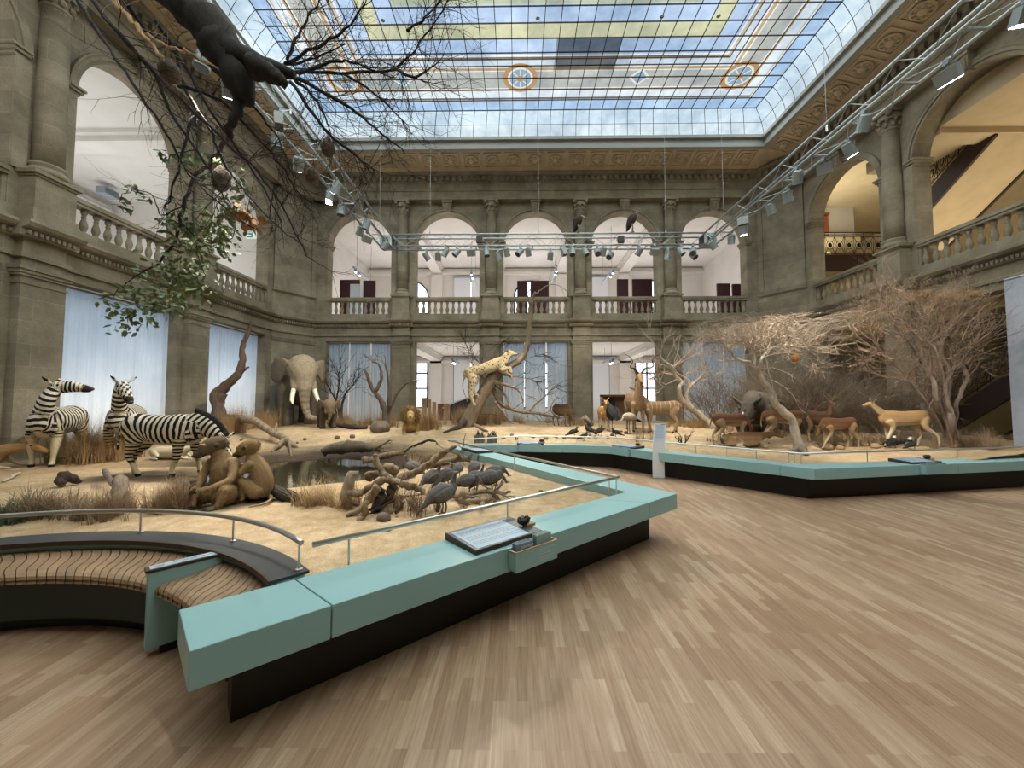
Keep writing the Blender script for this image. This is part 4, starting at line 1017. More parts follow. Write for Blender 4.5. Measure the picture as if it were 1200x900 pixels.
tuft_row('brown', [(45, 604), (80, 600), (128, 606)], 16, 8, 5, .75, 'fine brown grass tuft on the sand behind the curved bench', 'fine brown grass behind the curved bench')
tuft_row('brown', [(150, 598), (200, 596), (212, 592)], 14, 8, 5, .8, 'fine brown grass tuft just left of the sitting baboons', 'fine brown grass left of the baboons')
tuft_row('green', [(0, 606), (20, 604), (38, 606)], 18, 8, 8, 1.1, 'low green grass tuft at the left edge behind the bench', 'green grass at the left edge')
tuft_row('pale', [(350, 592), (368, 590), (392, 597)], 6, 7, 4, .85, 'pale dry grass tuft on the sand right of the baboons', 'pale grass right of the baboons')
for px, py, s, k, l in ((408, 592, 1.1, 'pale', 'pale dry grass tuft left in the driftwood pile'), (488, 548, .95, 'pale', 'pale dry grass tuft behind the big driftwood log'), (492, 600, 1.2, 'brown', 'brown dry grass tuft in front of the standing guineafowl'), (470, 596, .8, 'brown', 'brown dry grass tuft at the foot of the driftwood pile'), (456, 606, .35, 'brown', 'tiny brown grass tuft before the driftwood pile'),
                       (750, 516, 1.1, 'brown', 'single brown grass tuft left of the white info pillar'), (835, 518, .5, 'brown', 'small brown grass tuft right of the white info pillar'), (580, 592, .4, 'brown', 'thin brown grass tuft at the right end of the driftwood'), (505, 540, .8, 'pale', 'pale grass tuft between driftwood and guineafowl')):
    tuft(k, gp(px, py), s, l, None)
# ---- trees and branches
class Tree:
    def __init__(s, seed): s.r = random.Random(seed); s.T = MB(); s.W = MB()
    def limb(s, pts, rad, n=8, wob=.02, dst=None):
        """thick limb through points [(Vector)], radius list or pair"""
        P = curve([tuple(p) for p in pts], 5); m = len(P)
        rad = [float(q) for q in np.interp(np.linspace(0, 1, m), np.linspace(0, 1, len(rad)), rad)]
        rad = [max(.002, q * s.r.uniform(.9, 1.12)) for q in rad]
        P = [V(p) + V((s.r.uniform(-1, 1), s.r.uniform(-1, 1), s.r.uniform(-1, 1))) * wob for p in P]
        (dst or s.T).tube(P, rad, n); return P
    def twig(s, p, d, L, r, depth, up=.0, spread=.7, kids=3, seg=4, flat=None):
        q = V(p); d = V(d).normalized(); pts = [q.copy()]
        for k in range(seg):
            d = (d + V((s.r.uniform(-1, 1), s.r.uniform(-1, 1), s.r.uniform(-1, 1))) * .28 + V((0, 0, up * .3))).normalized()
            if flat is not None and q.z > flat: d.z = min(d.z, .05); d.normalize()
            q = q + d * (L / seg); pts.append(q.copy())
        s.W.tube(pts, [lerp(r, r * .45, k / seg) for k in range(seg + 1)], 4 if r > .006 else 3, cap=False)
        if depth > 0:
            for k in range(kids):
                i = s.r.randint(1, seg); nd = (d + V((s.r.uniform(-1, 1), s.r.uniform(-1, 1), s.r.uniform(-1, 1))) * spread).normalized()
                s.twig(pts[i], nd, L * s.r.uniform(.5, .8), r * .6, depth - 1, up, spread, kids, max(2, seg - 1), flat)
    def along(s, P, n, L, r, depth, **kw):
        for _ in range(n):
            i = s.r.randint(int(len(P) * kw.get('frm', .3)), len(P) - 1); d = P[min(i + 1, len(P) - 1)] - P[max(i - 1, 0)]
            d = d.normalized() + V((s.r.uniform(-1, 1), s.r.uniform(-1, 1), s.r.uniform(-.8, 1))) * kw.get('sp', 1.0)
            s.twig(P[i], d, L * s.r.uniform(.6, 1.2), r, depth, **{k: v for k, v in kw.items() if k not in ('frm', 'sp')})
    def finish(s, name, label, cat, m1, m2, trunk='trunk', twigs='twigs', group=None):
        base = V(s.T.v[0]); o = thing(name, label, cat, base, 0, group)
        for mb, nm, mt in ((s.T, trunk, m1), (s.W, twigs, m2)):
            if mb.v: mb.v = [tuple(V(v) - base) for v in mb.v]; mb.build(nm, mt, o, True, fix=False)
        return o
def pxp(pts, y, jit=0, seed=0):
    r = random.Random(seed); return [aty(a, b, (y if len(q) == 0 else q[0]) + r.uniform(-jit, jit)) for a, b, *q in pts]
# big dead limb hanging into the top left
t = Tree(3); Yb = 4.3
P = t.limb(pxp([(150, -60), (205, -5), (245, 30), (268, 62), (300, 74), (345, 88)], Yb), [.2, .2, .21, .19, .11, .05], 12, .0)
t.limb(pxp([(256, 55), (278, 88), (288, 118)], Yb), [.2, .17, .09], 12); t.limb(pxp([(284, 108), (276, 138), (266, 160)], Yb), [.08, .05, .03]); t.limb(pxp([(296, 78), (318, 88), (332, 100)], Yb - .1), [.13, .1, .05])
lines = [[(95, -15), (140, 40), (200, 105), (265, 165), (320, 225), (360, 300)], [(145, 0), (180, 45), (220, 60), (260, 90), (300, 130), (330, 170), (345, 210)], [(92, 0), (120, 45), (165, 110), (200, 165), (230, 215), (300, 270)],
         [(205, 50), (215, 100), (245, 150), (265, 195), (310, 250), (350, 285)], [(225, 140), (208, 200), (196, 240)], [(120, 20), (175, 80), (200, 130), (240, 190), (262, 230)], [(180, 20), (215, 75), (240, 120), (290, 190), (330, 260)], [(210, 100), (260, 120), (310, 170), (330, 195), (348, 225)],
         [(330, 84), (400, 85), (462, 80), (498, 42), (528, -5)], [(400, 85), (440, 110), (475, 145)], [(345, 90), (400, 120), (440, 150), (475, 180)], [(340, 95), (380, 150), (420, 185), (440, 200)], [(335, 75), (380, 50), (410, 30), (430, 0)], [(335, 70), (350, 40), (365, 15), (380, -5)], [(330, 78), (370, 68), (405, 52)], [(462, 80), (485, 90), (510, 75)], [(345, 92), (372, 120), (385, 150)], [(476, 35), (498, 20), (520, -6)], [(350, 86), (395, 72), (420, 76), (465, 92)]]
for k, L in enumerate(lines):
    y = Yb + .5 + (k % 5 - 2) * .3; Q = t.limb(pxp(L, y, .12, k), [.02 if k < 8 else .02, .014, .008] if len(L) < 4 else [.024, .018, .013, .007], 6, .015)
    t.along(Q, 14 if k < 8 else 17, .5, .0055, 2, frm=.12, sp=1.1, kids=3)
HL = t.finish('hanging_dead_limb', 'dark dead tree limb with tangled bare twigs hanging in at the top left', 'tree limb', BK_BLACK, TWIGD, 'limb')
t = Tree(5); Q = t.limb(pxp([(128, -8), (150, 22), (170, 42), (192, 72)], 4.2), [.03, .03, .024, .014], 8); t.limb(pxp([(168, 38), (205, 58), (222, 62), (262, 86)], 4.2), [.018, .014, .01], 6); t.along(Q, 5, .4, .006, 1)
t.finish('pale_branch', 'pale tan bare branch caught in the dark hanging twigs', 'branch', bark_mat('light_tan_bark', '#c3a57f', .2), TWIGP, 'branch')
# leafy branch
LEAF = plain('leaf_green', '#66774f', .6, var=.35, scale=12)
t = Tree(8); yl = 5.6
S1 = t.limb(pxp([(284, 118), (268, 160), (248, 190), (228, 210), (214, 248), (208, 272), (190, 305), (165, 318)], yl), [.035, .03, .026, .02, .012], 7)
S2 = t.limb(pxp([(210, 262), (225, 275), (232, 300), (240, 322)], yl), [.012, .005], 5); S3 = t.limb(pxp([(214, 240), (190, 252), (178, 228), (150, 224), (138, 238)], yl), [.01, .004], 5); S4 = t.limb(pxp([(228, 210), (262, 235), (276, 268), (262, 292)], yl + .2), [.012, .005], 5); S5 = t.limb(pxp([(176, 315), (148, 330), (132, 350)], yl), [.01, .004], 5); S6 = t.limb(pxp([(232, 175), (205, 180), (196, 188)], yl - .1), [.01, .004], 5)
S7 = t.limb(pxp([(165, 318), (190, 335), (222, 338)], yl), [.01, .004], 5); S8 = t.limb(pxp([(208, 272), (250, 290), (270, 300)], yl + .2), [.01, .004], 5)
lf = MB(); r = random.Random(4)
def leaves(mb, r, c, n, sp, L=.115, w=.026):
    for _ in range(n):
        p = V(c) + V((r.gauss(0, sp), r.gauss(0, sp), r.gauss(0, sp))); d = V((r.uniform(-1, 1), r.uniform(-1, 1), r.uniform(-1.1, .2))).normalized(); s = d.cross(V((r.uniform(-1, 1), r.uniform(-1, 1), r.uniform(-1, 1)))).normalized()
        nn = d.cross(s) * .2; l = L * r.uniform(.7, 1.3); a, b = p, p + d * l
        i = [mb.P(a), mb.P(p + d * l * .35 + (s + nn) * w), mb.P(p + d * l * .7 + (s + nn) * w * .75), mb.P(b), mb.P(p + d * l * .7 - (s - nn) * w * .75), mb.P(p + d * l * .35 - (s - nn) * w), mb.P(p + d * l * .5)]
        mb.f += [(i[0], i[1], i[6]), (i[1], i[2], i[6]), (i[2], i[3], i[6]), (i[3], i[4], i[6]), (i[4], i[5], i[6]), (i[5], i[0], i[6])]
for cx, cy, n, sp in ((195, 322, 70, .15), (168, 342, 60, .12), (155, 368, 55, .13), (186, 360, 40, .1), (215, 335, 50, .12), (228, 300, 70, .14), (245, 275, 60, .15), (262, 262, 55, .12), (270, 240, 40, .1), (225, 262, 45, .13), (200, 260, 25, .1), (160, 228, 16, .08), (145, 240, 10, .06), (192, 182, 14, .05), (215, 186, 25, .08), (240, 190, 25, .1), (262, 195, 25, .1), (282, 218, 25, .07), (120, 350, 10, .06), (205, 350, 30, .1), (240, 340, 35, .09), (222, 318, 40, .1), (258, 285, 35, .1)):
    leaves(lf, r, aty(cx, cy, yl + r.uniform(-.2, .3)), int(n * 1.35), sp)
o = t.finish('leafy_branch', 'thin branch with green leaves hanging before the left gallery', 'branch', BK_DARK, TWIGD, 'stem')
m_ = lf.mesh('leaves', LEAF, fix=False); q = obj('leaves', m_, o); q.location = -V(o.location)
NEST = plain('woven_grass_nest', '#5d5348', .95, var=.4, scale=25, bump=.6); NESTT = plain('nest_straw', '#8a7658', .95)
def nest(px, py, rx, rz, y, label, mat=NEST):
    c = aty(px, py, y); o = thing('weaver_nest', label, 'nest', c); r = random.Random(px); m = MB()
    m.lathe((0, 0, 0), [(.02 * rx, rz * 1.05), (.3 * rx, rz * .9), (.75 * rx, rz * .5), (rx, 0), (.95 * rx, -.35 * rz), (.7 * rx, -.75 * rz), (.35 * rx, -.98 * rz)], 14); b = m.build('woven_body', mat, o, True)
    m = MB()
    for _ in range(70): a = r.uniform(0, 6.28); z = r.uniform(-1, 1); q = math.sqrt(1 - z * z); p = V((rx * q * math.cos(a), rx * q * math.sin(a), rz * z)); d = V((-math.sin(a), math.cos(a), r.uniform(-1, 1))) * .05; m.tube([p * .98, p * 1.07 + d * .6, p * 1.1 + d], [.004, .003, .001], 3, cap=False)
    m.build('loose_straws', NESTT, o, fix=False); m = MB(); m.tube([(0, 0, rz * .95), (.01, 0, rz * 1.5), (0, .02, rz * 2.0)], .006, 5); m.build('hanging_stem', TWIGD, o)
nest(199, 83, .13, .15, 4.9, 'round brown woven nest hanging on the pale branch'); nest(259, 209, .12, .19, 5.3, 'long grey woven nest above the green leaves'); nest(384, 172, .09, .14, 5.2, 'small tan woven nest beside the left lighting truss'); nest(366, 206, .10, .13, 5.4, 'small dark woven nest beside the lit spotlight')
o = thing('dry_leaf_cluster', 'orange brown dry leaf cluster hanging right of the green leaves', 'leaves', aty(290, 258, 5.6)); m = MB(); r = random.Random(2); leaves(m, r, (0, 0, 0), 26, .07, .14, .05); leaves(m, r, (-.12, 0, .09), 12, .05, .1, .04); m.build('dry_leaves', plain('dry_orange_leaf', '#9a7046', .7, var=.3), o, fix=False); m = MB(); m.tube([(-.02, 0, .0), (0, 0, .2), (.08, 0, .6)], .006, 5); m.build('stem', TWIGD, o)
# tall bare trunk on the left
def gy(px, py): return gp(px, py).y
t = Tree(12); y = gy(262, 506)
t.limb([gp(262, 508)] + pxp([(254, 468), (262, 455), (278, 440), (284, 425), (284, 405), (292, 388), (294, 376)], y), [.16, .22, .17, .13, .11, .08, .06, .03], 10); t.limb(pxp([(255, 470), (262, 490), (268, 510)], y), [.2, .1, .05], 8); t.limb(pxp([(282, 436), (288, 432), (291, 430)], y), [.07, .03], 6); t.limb(pxp([(262, 460), (250, 490), (246, 505)], y), [.15, .12, .08], 8)
t.finish('tall_bare_trunk', 'tall crooked bare trunk before the left blue curtains', 'tree', bark_mat('brown_bark', '#5b4a3d'), TWIG)
t = Tree(13); t.limb([gp(266, 500) + V((0, 0, .35)), gp(296, 512) + V((0, 0, .5)), gp(318, 518) + V((0, 0, .3)), gp(334, 521) + V((0, 0, .15)), gp(347, 525)], [.12, .12, .1, .09, .05], 9); t.limb([gp(334, 521) + V((0, 0, .15)), gp(326, 527) + V((0, 0, .1)), gp(318, 530)], [.07, .04], 7); t.limb([gp(338, 521) + V((0, 0, .1)), gp(342, 534)], [.06, .02], 7); t.limb([gp(322, 518) + V((0, 0, .3)), gp(324, 510) + V((0, 0, .35))], [.06, .03], 6)
t.finish('fallen_limb', 'forked grey fallen limb lying before the elephant', 'log', DRIFT, TWIG, 'limb')
# small trees along the rear wall
t = Tree(14); b = gp(402, 497); y = b.y
for L in ([(398, 480), (390, 462), (380, 445)], [(400, 478), (405, 462), (415, 450)], [(398, 485), (394, 470), (398, 450), (396, 436)]): Q = t.limb([b] + pxp(L, y, .2), [.07, .045, .02], 6); t.along(Q, 10, .7, .014, 2, frm=.4, kids=3, up=.4)
t.finish('small_bare_tree', 'small dark bare tree beside the small elephant', 'tree', BK_DARK, TWIGD)
t = Tree(15); b = gp(452, 502); y = b.y
for L, r0 in (([(452, 485), (447, 470), (436, 455), (428, 434)], .16), ([(455, 480), (456, 455), (452, 425)], .11), ([(456, 478), (470, 455), (484, 446)], .07), ([(440, 458), (447, 442), (445, 428), (436, 424)], .07)): Q = t.limb([b] + pxp(L, y, .2) if r0 > .08 else pxp(L, y), [r0, r0 * .6, r0 * .3], 8); t.along(Q, 4, .5, .015, 1, frm=.6)
t.finish('dead_stump_tree', 'grey dead tree with broken arms behind the lion', 'tree', bark_mat('weathered_bark', '#5f5044'), TWIG)
t = Tree(16); b = gp(545, 500); y = b.y
t.limb([b] + pxp([(556, 480), (570, 455), (583, 436), (590, 426)], y), [.3, .26, .24, .22, .14], 12)
A = t.limb(pxp([(580, 442), (600, 428), (614, 416), (619, 398), (621, 375), (624, 352), (628, 342)], y), [.17, .14, .12, .1, .08, .06, .04], 9)
for L, r0, k in (([(627, 345), (636, 338), (645, 333)], .04, 2), ([(622, 356), (618, 345), (622, 338)], .03, 1), ([(570, 446), (596, 452), (608, 458), (614, 470)], .08, 3), ([(575, 448), (585, 470), (600, 480), (625, 484), (640, 486), (655, 490)], .1, 8), ([(600, 480), (590, 460), (580, 452)], .06, 2), ([(618, 484), (635, 468), (648, 455), (656, 451)], .04, 8), ([(655, 490), (645, 480), (652, 466), (660, 470)], .03, 4), ([(572, 450), (556, 430), (548, 408), (543, 398)], .04, 14), ([(574, 440), (562, 425), (552, 412)], .03, 8), ([(585, 440), (612, 442), (632, 448)], .03, 10), ([(600, 425), (618, 420), (638, 415)], .02, 12), ([(580, 470), (596, 492), (602, 497)], .05, 1), ([(610, 400), (600, 395), (590, 402)], .02, 12)):
    Q = t.limb(pxp(L, y, .25, len(L)), [r0, r0 * .65, r0 * .35], 6); t.along(Q, k, .7, .01, 2, frm=.4, kids=2)
t.finish('leaning_dead_tree', 'leaning dead tree with a thick pale trunk carrying the leopard', 'tree', bark_mat('dead_trunk', '#7d6d5a'), TWIGD)
t = Tree(17); b = gp(836, 502); y = b.y
for L, r0, k in (([(820, 486), (807, 477), (799, 468), (796, 455), (801, 448)], .13, 0), ([(812, 480), (804, 467), (807, 455), (815, 447), (823, 440)], .1, 5), ([(801, 450), (792, 441), (788, 431), (777, 423), (772, 411)], .09, 6), ([(788, 431), (796, 424), (805, 416)], .05, 6), ([(792, 441), (778, 437), (768, 441)], .04, 6), ([(790, 436), (800, 440), (812, 434)], .04, 5), ([(793, 445), (780, 450), (770, 444)], .03, 5)):
    Q = t.limb(([b] if r0 > .12 else []) + pxp(L, y, .2, k), [r0, r0 * .75, r0 * .4], 8); t.along(Q, k, .8, .02, 2, frm=.3, kids=3, up=.2)
t.finish('pale_twisted_tree', 'pale twisted dead tree right of the kudus', 'tree', BK_PALE, TWIGP)
t = Tree(18); b = gp(938, 529); y = b.y
t.limb([b] + pxp([(932, 508), (928, 494), (916, 480), (907, 471), (904, 460), (895, 448), (886, 432)], y), [.14, .11, .1, .1, .09, .085, .075, .06], 10)
crown = []
for L, r0 in (([(886, 433), (878, 424), (864, 421), (856, 412), (850, 405)], .05), ([(888, 435), (893, 420), (900, 410), (915, 405)], .05), ([(884, 430), (884, 415), (880, 403)], .04), ([(900, 410), (922, 404), (942, 408)], .03), ([(900, 410), (905, 398), (912, 390)], .03)): crown.append(t.limb(pxp(L, y, .3, int(r0 * 99)), [r0, r0 * .6, r0 * .35], 7))
top = aty(890, 384, y).z
for Q in crown: t.along(Q, 16, .75, .014, 3, frm=.3, sp=1.3, kids=3, up=.25, flat=top)
for k in range(44):
    p = aty(R_.uniform(845, 945), R_.uniform(392, 408), y + R_.uniform(-1.1, 1.1)); t.twig(p, (R_.uniform(-1, 1), R_.uniform(-1, 1), .3), .6, .011, 3, .2, .9, 3, 4, top)
t.finish('flat_topped_tree', 'small flat topped bare tree with dense pale twigs before the rhinoceros', 'tree', bark_mat('silver_bark', '#b5a899', .25), TWIGP)
t = Tree(19); b = gp(1116, 524); y = b.y
for L, r0, k in (([(1115, 490), (1109, 468), (1113, 440), (1103, 415), (1110, 390), (1130, 370), (1150, 348)], .11, 14), ([(1112, 498), (1104, 476), (1086, 470), (1074, 455), (1060, 444)], .08, 14), ([(1119, 495), (1122, 470), (1133, 445), (1130, 425), (1142, 400), (1150, 385)], .08, 14), ([(1106, 500), (1098, 478), (1095, 450), (1080, 425), (1068, 405), (1048, 388)], .09, 16), ([(1108, 460), (1118, 430), (1120, 400), (1118, 370)], .06, 14), ([(1096, 455), (1088, 430), (1092, 400), (1085, 370)], .05, 14), ([(1085, 470), (1050, 430), (1030, 410), (1020, 385)], .04, 14), ([(1100, 418), (1075, 395), (1050, 372), (1030, 362)], .04, 14)):
    r0 *= .68; Q = t.limb([b + V((R_.uniform(-.14, .14), R_.uniform(-.14, .14), 0))] + pxp(L, y, .35, k + len(L)), [r0, r0 * .85, r0 * .6, r0 * .25], 9); t.along(Q, k + 4, .8, .011, 3, frm=.45, sp=1.0, kids=3, up=.3)
for k in range(22): p = aty(R_.uniform(1025, 1130), R_.uniform(352, 400), y + R_.uniform(-1.0, 1.0)); t.twig(p, (R_.uniform(-1, 1), R_.uniform(-1, 1), R_.uniform(-.3, .8)), .65, .009, 3, .2, .9, 3, 4, aty(1070, 342, y).z)
t.finish('large_bare_tree', 'large many stemmed bare tree at the right edge of the display', 'tree', BK_TAN, plain('brown_twig', '#8d7863', .9, var=.25, scale=4))
for px, py, s in ((1080, 347, .2), (1108, 348, .24), (1140, 345, .2), (1108, 358, .15)):
    c = aty(px, py, y); o = thing('grass_nest', 'shaggy straw nest in the top of the large bare tree', 'nest', c, 0, 'straw nests in the large bare tree'); m = MB(); r = random.Random(px)
    for _ in range(110): a = V((r.gauss(0, 1), r.gauss(0, 1), r.gauss(0, .6))) * s * .45; d = V((r.uniform(-1, 1), r.uniform(-1, 1), r.uniform(-.5, .5))) * s * .7; m.tube([a - d, a, a + d], .005, 3, cap=False)
    m.build('straws', ST1, o, fix=False); m = MB(); m.ball((0, 0, 0), (s * .6, s * .6, s * .4)); m.build('core', ST3, o)
# thicket
def shrub_mesh(seed, stems, h, depth, r0, kids=3):
    t = Tree(seed)
    for k in range(stems): a = t.r.uniform(0, 6.28); t.twig((.12 * math.cos(a), .12 * math.sin(a), -.05), (math.cos(a) * t.r.uniform(.2, .8), math.sin(a) * t.r.uniform(.2, .8), 1), h * t.r.uniform(.5, .8), r0, depth, .15, .75, kids, 4)
    return t.W
SHR = [shrub_mesh(60 + k, 9, 1.25, 3, .013, 4) for k in range(3)]; SHM = [q.mesh('stems', THORN, fix=False) for q in SHR]
THN = [shrub_mesh(70 + k, 7, 2.0, 3, .014, 3).mesh('stems', TWIG, fix=False) for k in range(2)]
def shrub(px, py, s, label, group=None, me=None, name='thorn_shrub', y=None):
    p = gp(px, py)
    if y: q = aty(px, py, y); x_ = min(q.x, 11.9 - s * .55); p = V((x_, y, zs(x_, y)))
    o = obj(name, me or R_.choice(SHM), None, p, R_.uniform(0, 6)); o.scale = (s, s, s); return tag(o, label, 'shrub', group)
for k in range(26): shrub(R_.uniform(905, 1012), R_.uniform(504, 515), R_.uniform(.85, 1.5), 'dense grey brown thorn shrub in the thicket behind the impalas', 'thorn thicket behind the impalas', y=R_.uniform(12.3, 14.6))
for k in range(10): shrub(R_.uniform(875, 965), 505, R_.uniform(1.2, 1.7), 'tall thorn shrub at the back of the thicket by the rear right corner', 'tall thorn shrubs in the corner', y=R_.uniform(14.6, 16.8))
for k in range(6): shrub(R_.uniform(822, 880), 500, R_.uniform(.8, 1.15), 'thin tall twiggy tree before the far right blue curtains', 'thin trees before the right curtains', R_.choice(THN), 'thin_tree', y=R_.uniform(14.5, 16.5))
for k in range(5): shrub(R_.uniform(1030, 1100), 515, R_.uniform(.8, 1.2), 'thorn shrub between the pale antelope and the right wall', 'thorn shrubs behind the pale antelope', y=R_.uniform(11.6, 12.6))
shrub(848, 520, .42, 'small grey twiggy shrub right of the white info pillar', None, shrub_mesh(91, 16, 1.1, 3, .02, 3).mesh('stems', BK_GREY, fix=False), 'small_shrub'); shrub(800, 522, .3, 'small dark stemmed plant just right of the white info pillar', None, shrub_mesh(92, 8, 1.5, 2, .05, 2).mesh('stems', BK_DARK, fix=False), 'small_shrub')
shrub(545, 598, .18, 'thin twiggy plant at the right end of the driftwood', None, SHM[1], 'small_shrub')
o = thing('orange_fruit', 'orange dry seed ball hanging under the flat topped tree', 'fruit', aty(932, 420, 10)); m = MB(); m.ball((0, 0, 0), .11); m.build('seed_ball', plain('dry_orange', '#a8763f', .9, var=.3, scale=30), o, True); m = MB(); m.tube([(0, 0, .1), (0, 0, .3)], .006, 4); m.build('stem', TWIG, o)
# ---- driftwood pile, logs, stones
def log(pts, rad, label, name='driftwood_log', seed=0, mat=None, twigs=0):
    t = Tree(seed); Q = t.limb(pts, rad, 9, .012); t.T.v = [tuple(V(v) + V((noise.noise(V(v) * 9), noise.noise(V(v) * 9 + V((7, 0, 0))), noise.noise(V(v) * 9 + V((0, 7, 0))))) * min(.05, max(rad) * .55)) for v in t.T.v]
    if twigs: t.along(Q, twigs, .25, .012, 1, frm=.3)
    return t.finish(name, label, 'log', mat or DRIFT, TWIG, 'log')
def lp(L): return [gp(a, b) + V((0, 0, h)) for a, b, h in L]
D1, D2, D3 = gp(470, 596).y, gp(500, 582).y, gp(430, 604).y
for L, y, rd, l, mt, tw in (([(456, 566), (470, 560), (488, 554), (510, 538), (524, 529), (533, 524)], D2, [.06, .075, .08, .085, .07, .03], 'big pale driftwood log pointing up right over the guineafowl', None, 2), ([(437, 532), (440, 541), (446, 552), (454, 561), (470, 566), (487, 571), (498, 578)], D1, [.04, .06, .065, .07, .065, .06, .03], 'hooked driftwood limb in the middle of the pile', None, 0), ([(500, 548), (512, 544), (536, 538), (549, 538), (553, 532)], D2 + .35, [.06, .07, .065, .06, .02], 'horizontal driftwood limb behind the guineafowl', None, 3),
                     ([(406, 578), (416, 578), (427, 575), (440, 567), (450, 560)], D1 - .1, [.03, .055, .06, .065, .05], 'stubby driftwood arm reaching out left', None, 0), ([(442, 570), (434, 584), (424, 595), (409, 605)], D3, [.08, .07, .05, .03], 'pale driftwood root reaching down left', None, 0), ([(430, 590), (426, 602), (420, 612), (413, 620)], D3 - .15, [.06, .06, .06, .03], 'split driftwood root at the front of the pile', None, 0), ([(446, 572), (444, 586), (440, 600), (436, 606)], D1 - .1, [.1, .09, .06, .03], 'dark driftwood root under the hooked limb', BK_DARK, 0), ([(448, 552), (456, 548), (462, 553), (460, 562)], D1 + .3, [.06, .1, .1, .06], 'round driftwood root ball behind the hooked limb', None, 0), ([(430, 560), (440, 556), (450, 566)], D1 + .2, [.07, .09, .07], 'weathered driftwood knot left of the hooked limb', None, 0),
                     ([(462, 570), (456, 582), (446, 596)], D1, [.09, .08, .05], 'dark driftwood leg behind the brown grass', BK_DARK, 0), ([(526, 584), (546, 579), (576, 577), (598, 577)], D2 - .2, [.04, .05, .045, .02], 'low driftwood log lying before the dark guineafowl', None, 6), ([(536, 589), (556, 588), (578, 585)], D2 - .4, [.02, .045, .03], 'short driftwood log at the right of the pile', None, 0), ([(425, 540), (445, 536), (473, 530)], gp(440, 552).y, [.12, .12, .06], 'long grey log lying behind the driftwood pile', None, 2), ([(438, 528), (448, 521), (459, 515)], gp(440, 545).y, [.05, .04, .02], 'thin splintered branch behind the driftwood pile', None, 2),
                     ([(473, 530), (483, 524), (493, 519), (503, 516), (513, 519)], gp(490, 536).y, [.03, .035, .045, .05, .02], 'dark curved branch on the sand behind the pile', BK_DARK, 3), ([(380, 529), (405, 524), (425, 524), (444, 527)], gp(410, 540).y, [.15, .22, .2, .08], 'wide dark mud log at the right end of the water hole', bark_mat('muddy_wood', '#6a5d4c'), 0), ([(405, 588), (409, 568), (414, 553)], gp(409, 596).y, [.12, .11, .09], 'pale broken stump in the grass left of the pile', BK_PALE, 0), ([(462, 602), (468, 596), (473, 588)], D3, [.03, .03, .02], 'small dark stick leaning before the brown grass', BK_DARK, 0)):
    log(pxp(L, y, .06, len(l)), [q * .66 for q in rd], l, seed=len(l), mat=mt, twigs=tw)
for k in range(14):
    px, py = R_.uniform(412, 590), R_.uniform(580, 604); p = gp(px, py); a = R_.uniform(0, 6.28); q = V((math.cos(a), math.sin(a), R_.uniform(.0, .5))) * R_.uniform(.15, .3)
    if p.y < 4.6: continue
    log([p + V((0, 0, .03)) - q * .5, p + V((0, 0, .06)), p + q * .6 + V((0, 0, .05))], [.02, .025, .01], 'thin broken stick lying around the driftwood pile', 'stick', k, R_.choice((DRIFT, BK_DARK, BK_GREY)), 1)['group'] = 'sticks around the driftwood pile'
for L, rd, l, mt in (([(68, 572, .05), (78, 570, .15), (92, 568, .05)], [.06, .09, .03], 'dark knotted wood piece on the sand before the left zebra', BK_DARK), ([(122, 566, .2), (134, 577, .1), (140, 580, .05)], [.03, .04, .03], 'forked dead stick lying before the grazing zebra', BK_GREY), ([(84, 604, 0.03), (100, 605, .05), (112, 603, .03)], [.03, .04, .03], 'flat grey wood piece on the sand behind the bench', BK_GREY), ([(128, 600, .05), (138, 596, .15), (140, 588, .3)], [.07, .08, .06], 'grey wooden stump between the grass tufts behind the bench', BK_GREY), ([(430, 503, .05), (405, 502, .08), (385, 499, .05)], [.08, .09, .05], 'long dark log lying before the rear left curtains', BK_DARK), ([(440, 505, .1), (448, 507, .15)], [.2, .25], 'rounded grey stump left of the lion', BK_GREY),
                    ([(520, 508, .0), (538, 503, .1), (548, 500, .25)], [.05, .08, .1], 'dark root at the foot of the leopard tree', BK_DARK), ([(556, 502, .15), (565, 506, .08), (572, 507, .05)], [.05, .05, .03], 'forked grey stick on the sand under the leopard tree', BK_GREY), ([(925, 532, .02), (938, 531, .12), (944, 534, .02)], [.06, .1, .05], 'dark root plate at the foot of the flat topped tree', BK_GREY), ([(206, 598, .02), (232, 590, .08), (246, 590, .05)], [.02, .025, .01], 'thin dark stick left of the baboons', BK_DARK), ([(5, 566, .03), (18, 560, .05), (24, 556, .03)], [.02, .03, .01], 'pale stick on the sand at the left edge', BK_PALE)):
    log(lp(L), rd, l, 'wood_piece', len(l), mt, 0)
STN = plain('grey_stone', '#6c6154', .9, var=.3, scale=8, bump=.5); STT = plain('tan_stone', '#a58b68', .9, var=.2, scale=8, bump=.5)
def stone(px, py, r, label, mat=STN, group=None):
    p = gp(px, py); m = MB(); m.ball((0, 0, 0), (r, r * .85, r * .7), 12, 8); rr = random.Random(px)
    m.v = [tuple(V(v) * (1 + .22 * noise.noise(V(v) / r * 1.3 + V((px, 0, 0))))) for v in m.v]
    o = m.build('stone', mat, None, True); o.location = p + V((0, 0, r * .35)); o.rotation_euler = (0, 0, px); tag(o, label, 'stone', group)
stone(449, 610, .085, 'round dark stone before the driftwood pile'); stone(246, 599, .05, 'small round grey stone by the baboon foot'); stone(455, 602, .06, 'small dark stone left of the brown grass')
stone(455, 622, .035, 'small pebble before the driftwood pile'); stone(634, 577, .035, 'small dark pebble by the steel rail post'); stone(413, 513, .1, 'dark stone behind the water hole, right one'); stone(395, 514, .09, 'dark stone behind the water hole, left one')
for k in range(16): stone(R_.uniform(955, 1040), R_.uniform(519, 527), R_.uniform(.05, .16), 'tan stone on the sand left of the pale antelope', STT, 'tan stones by the pale antelope')
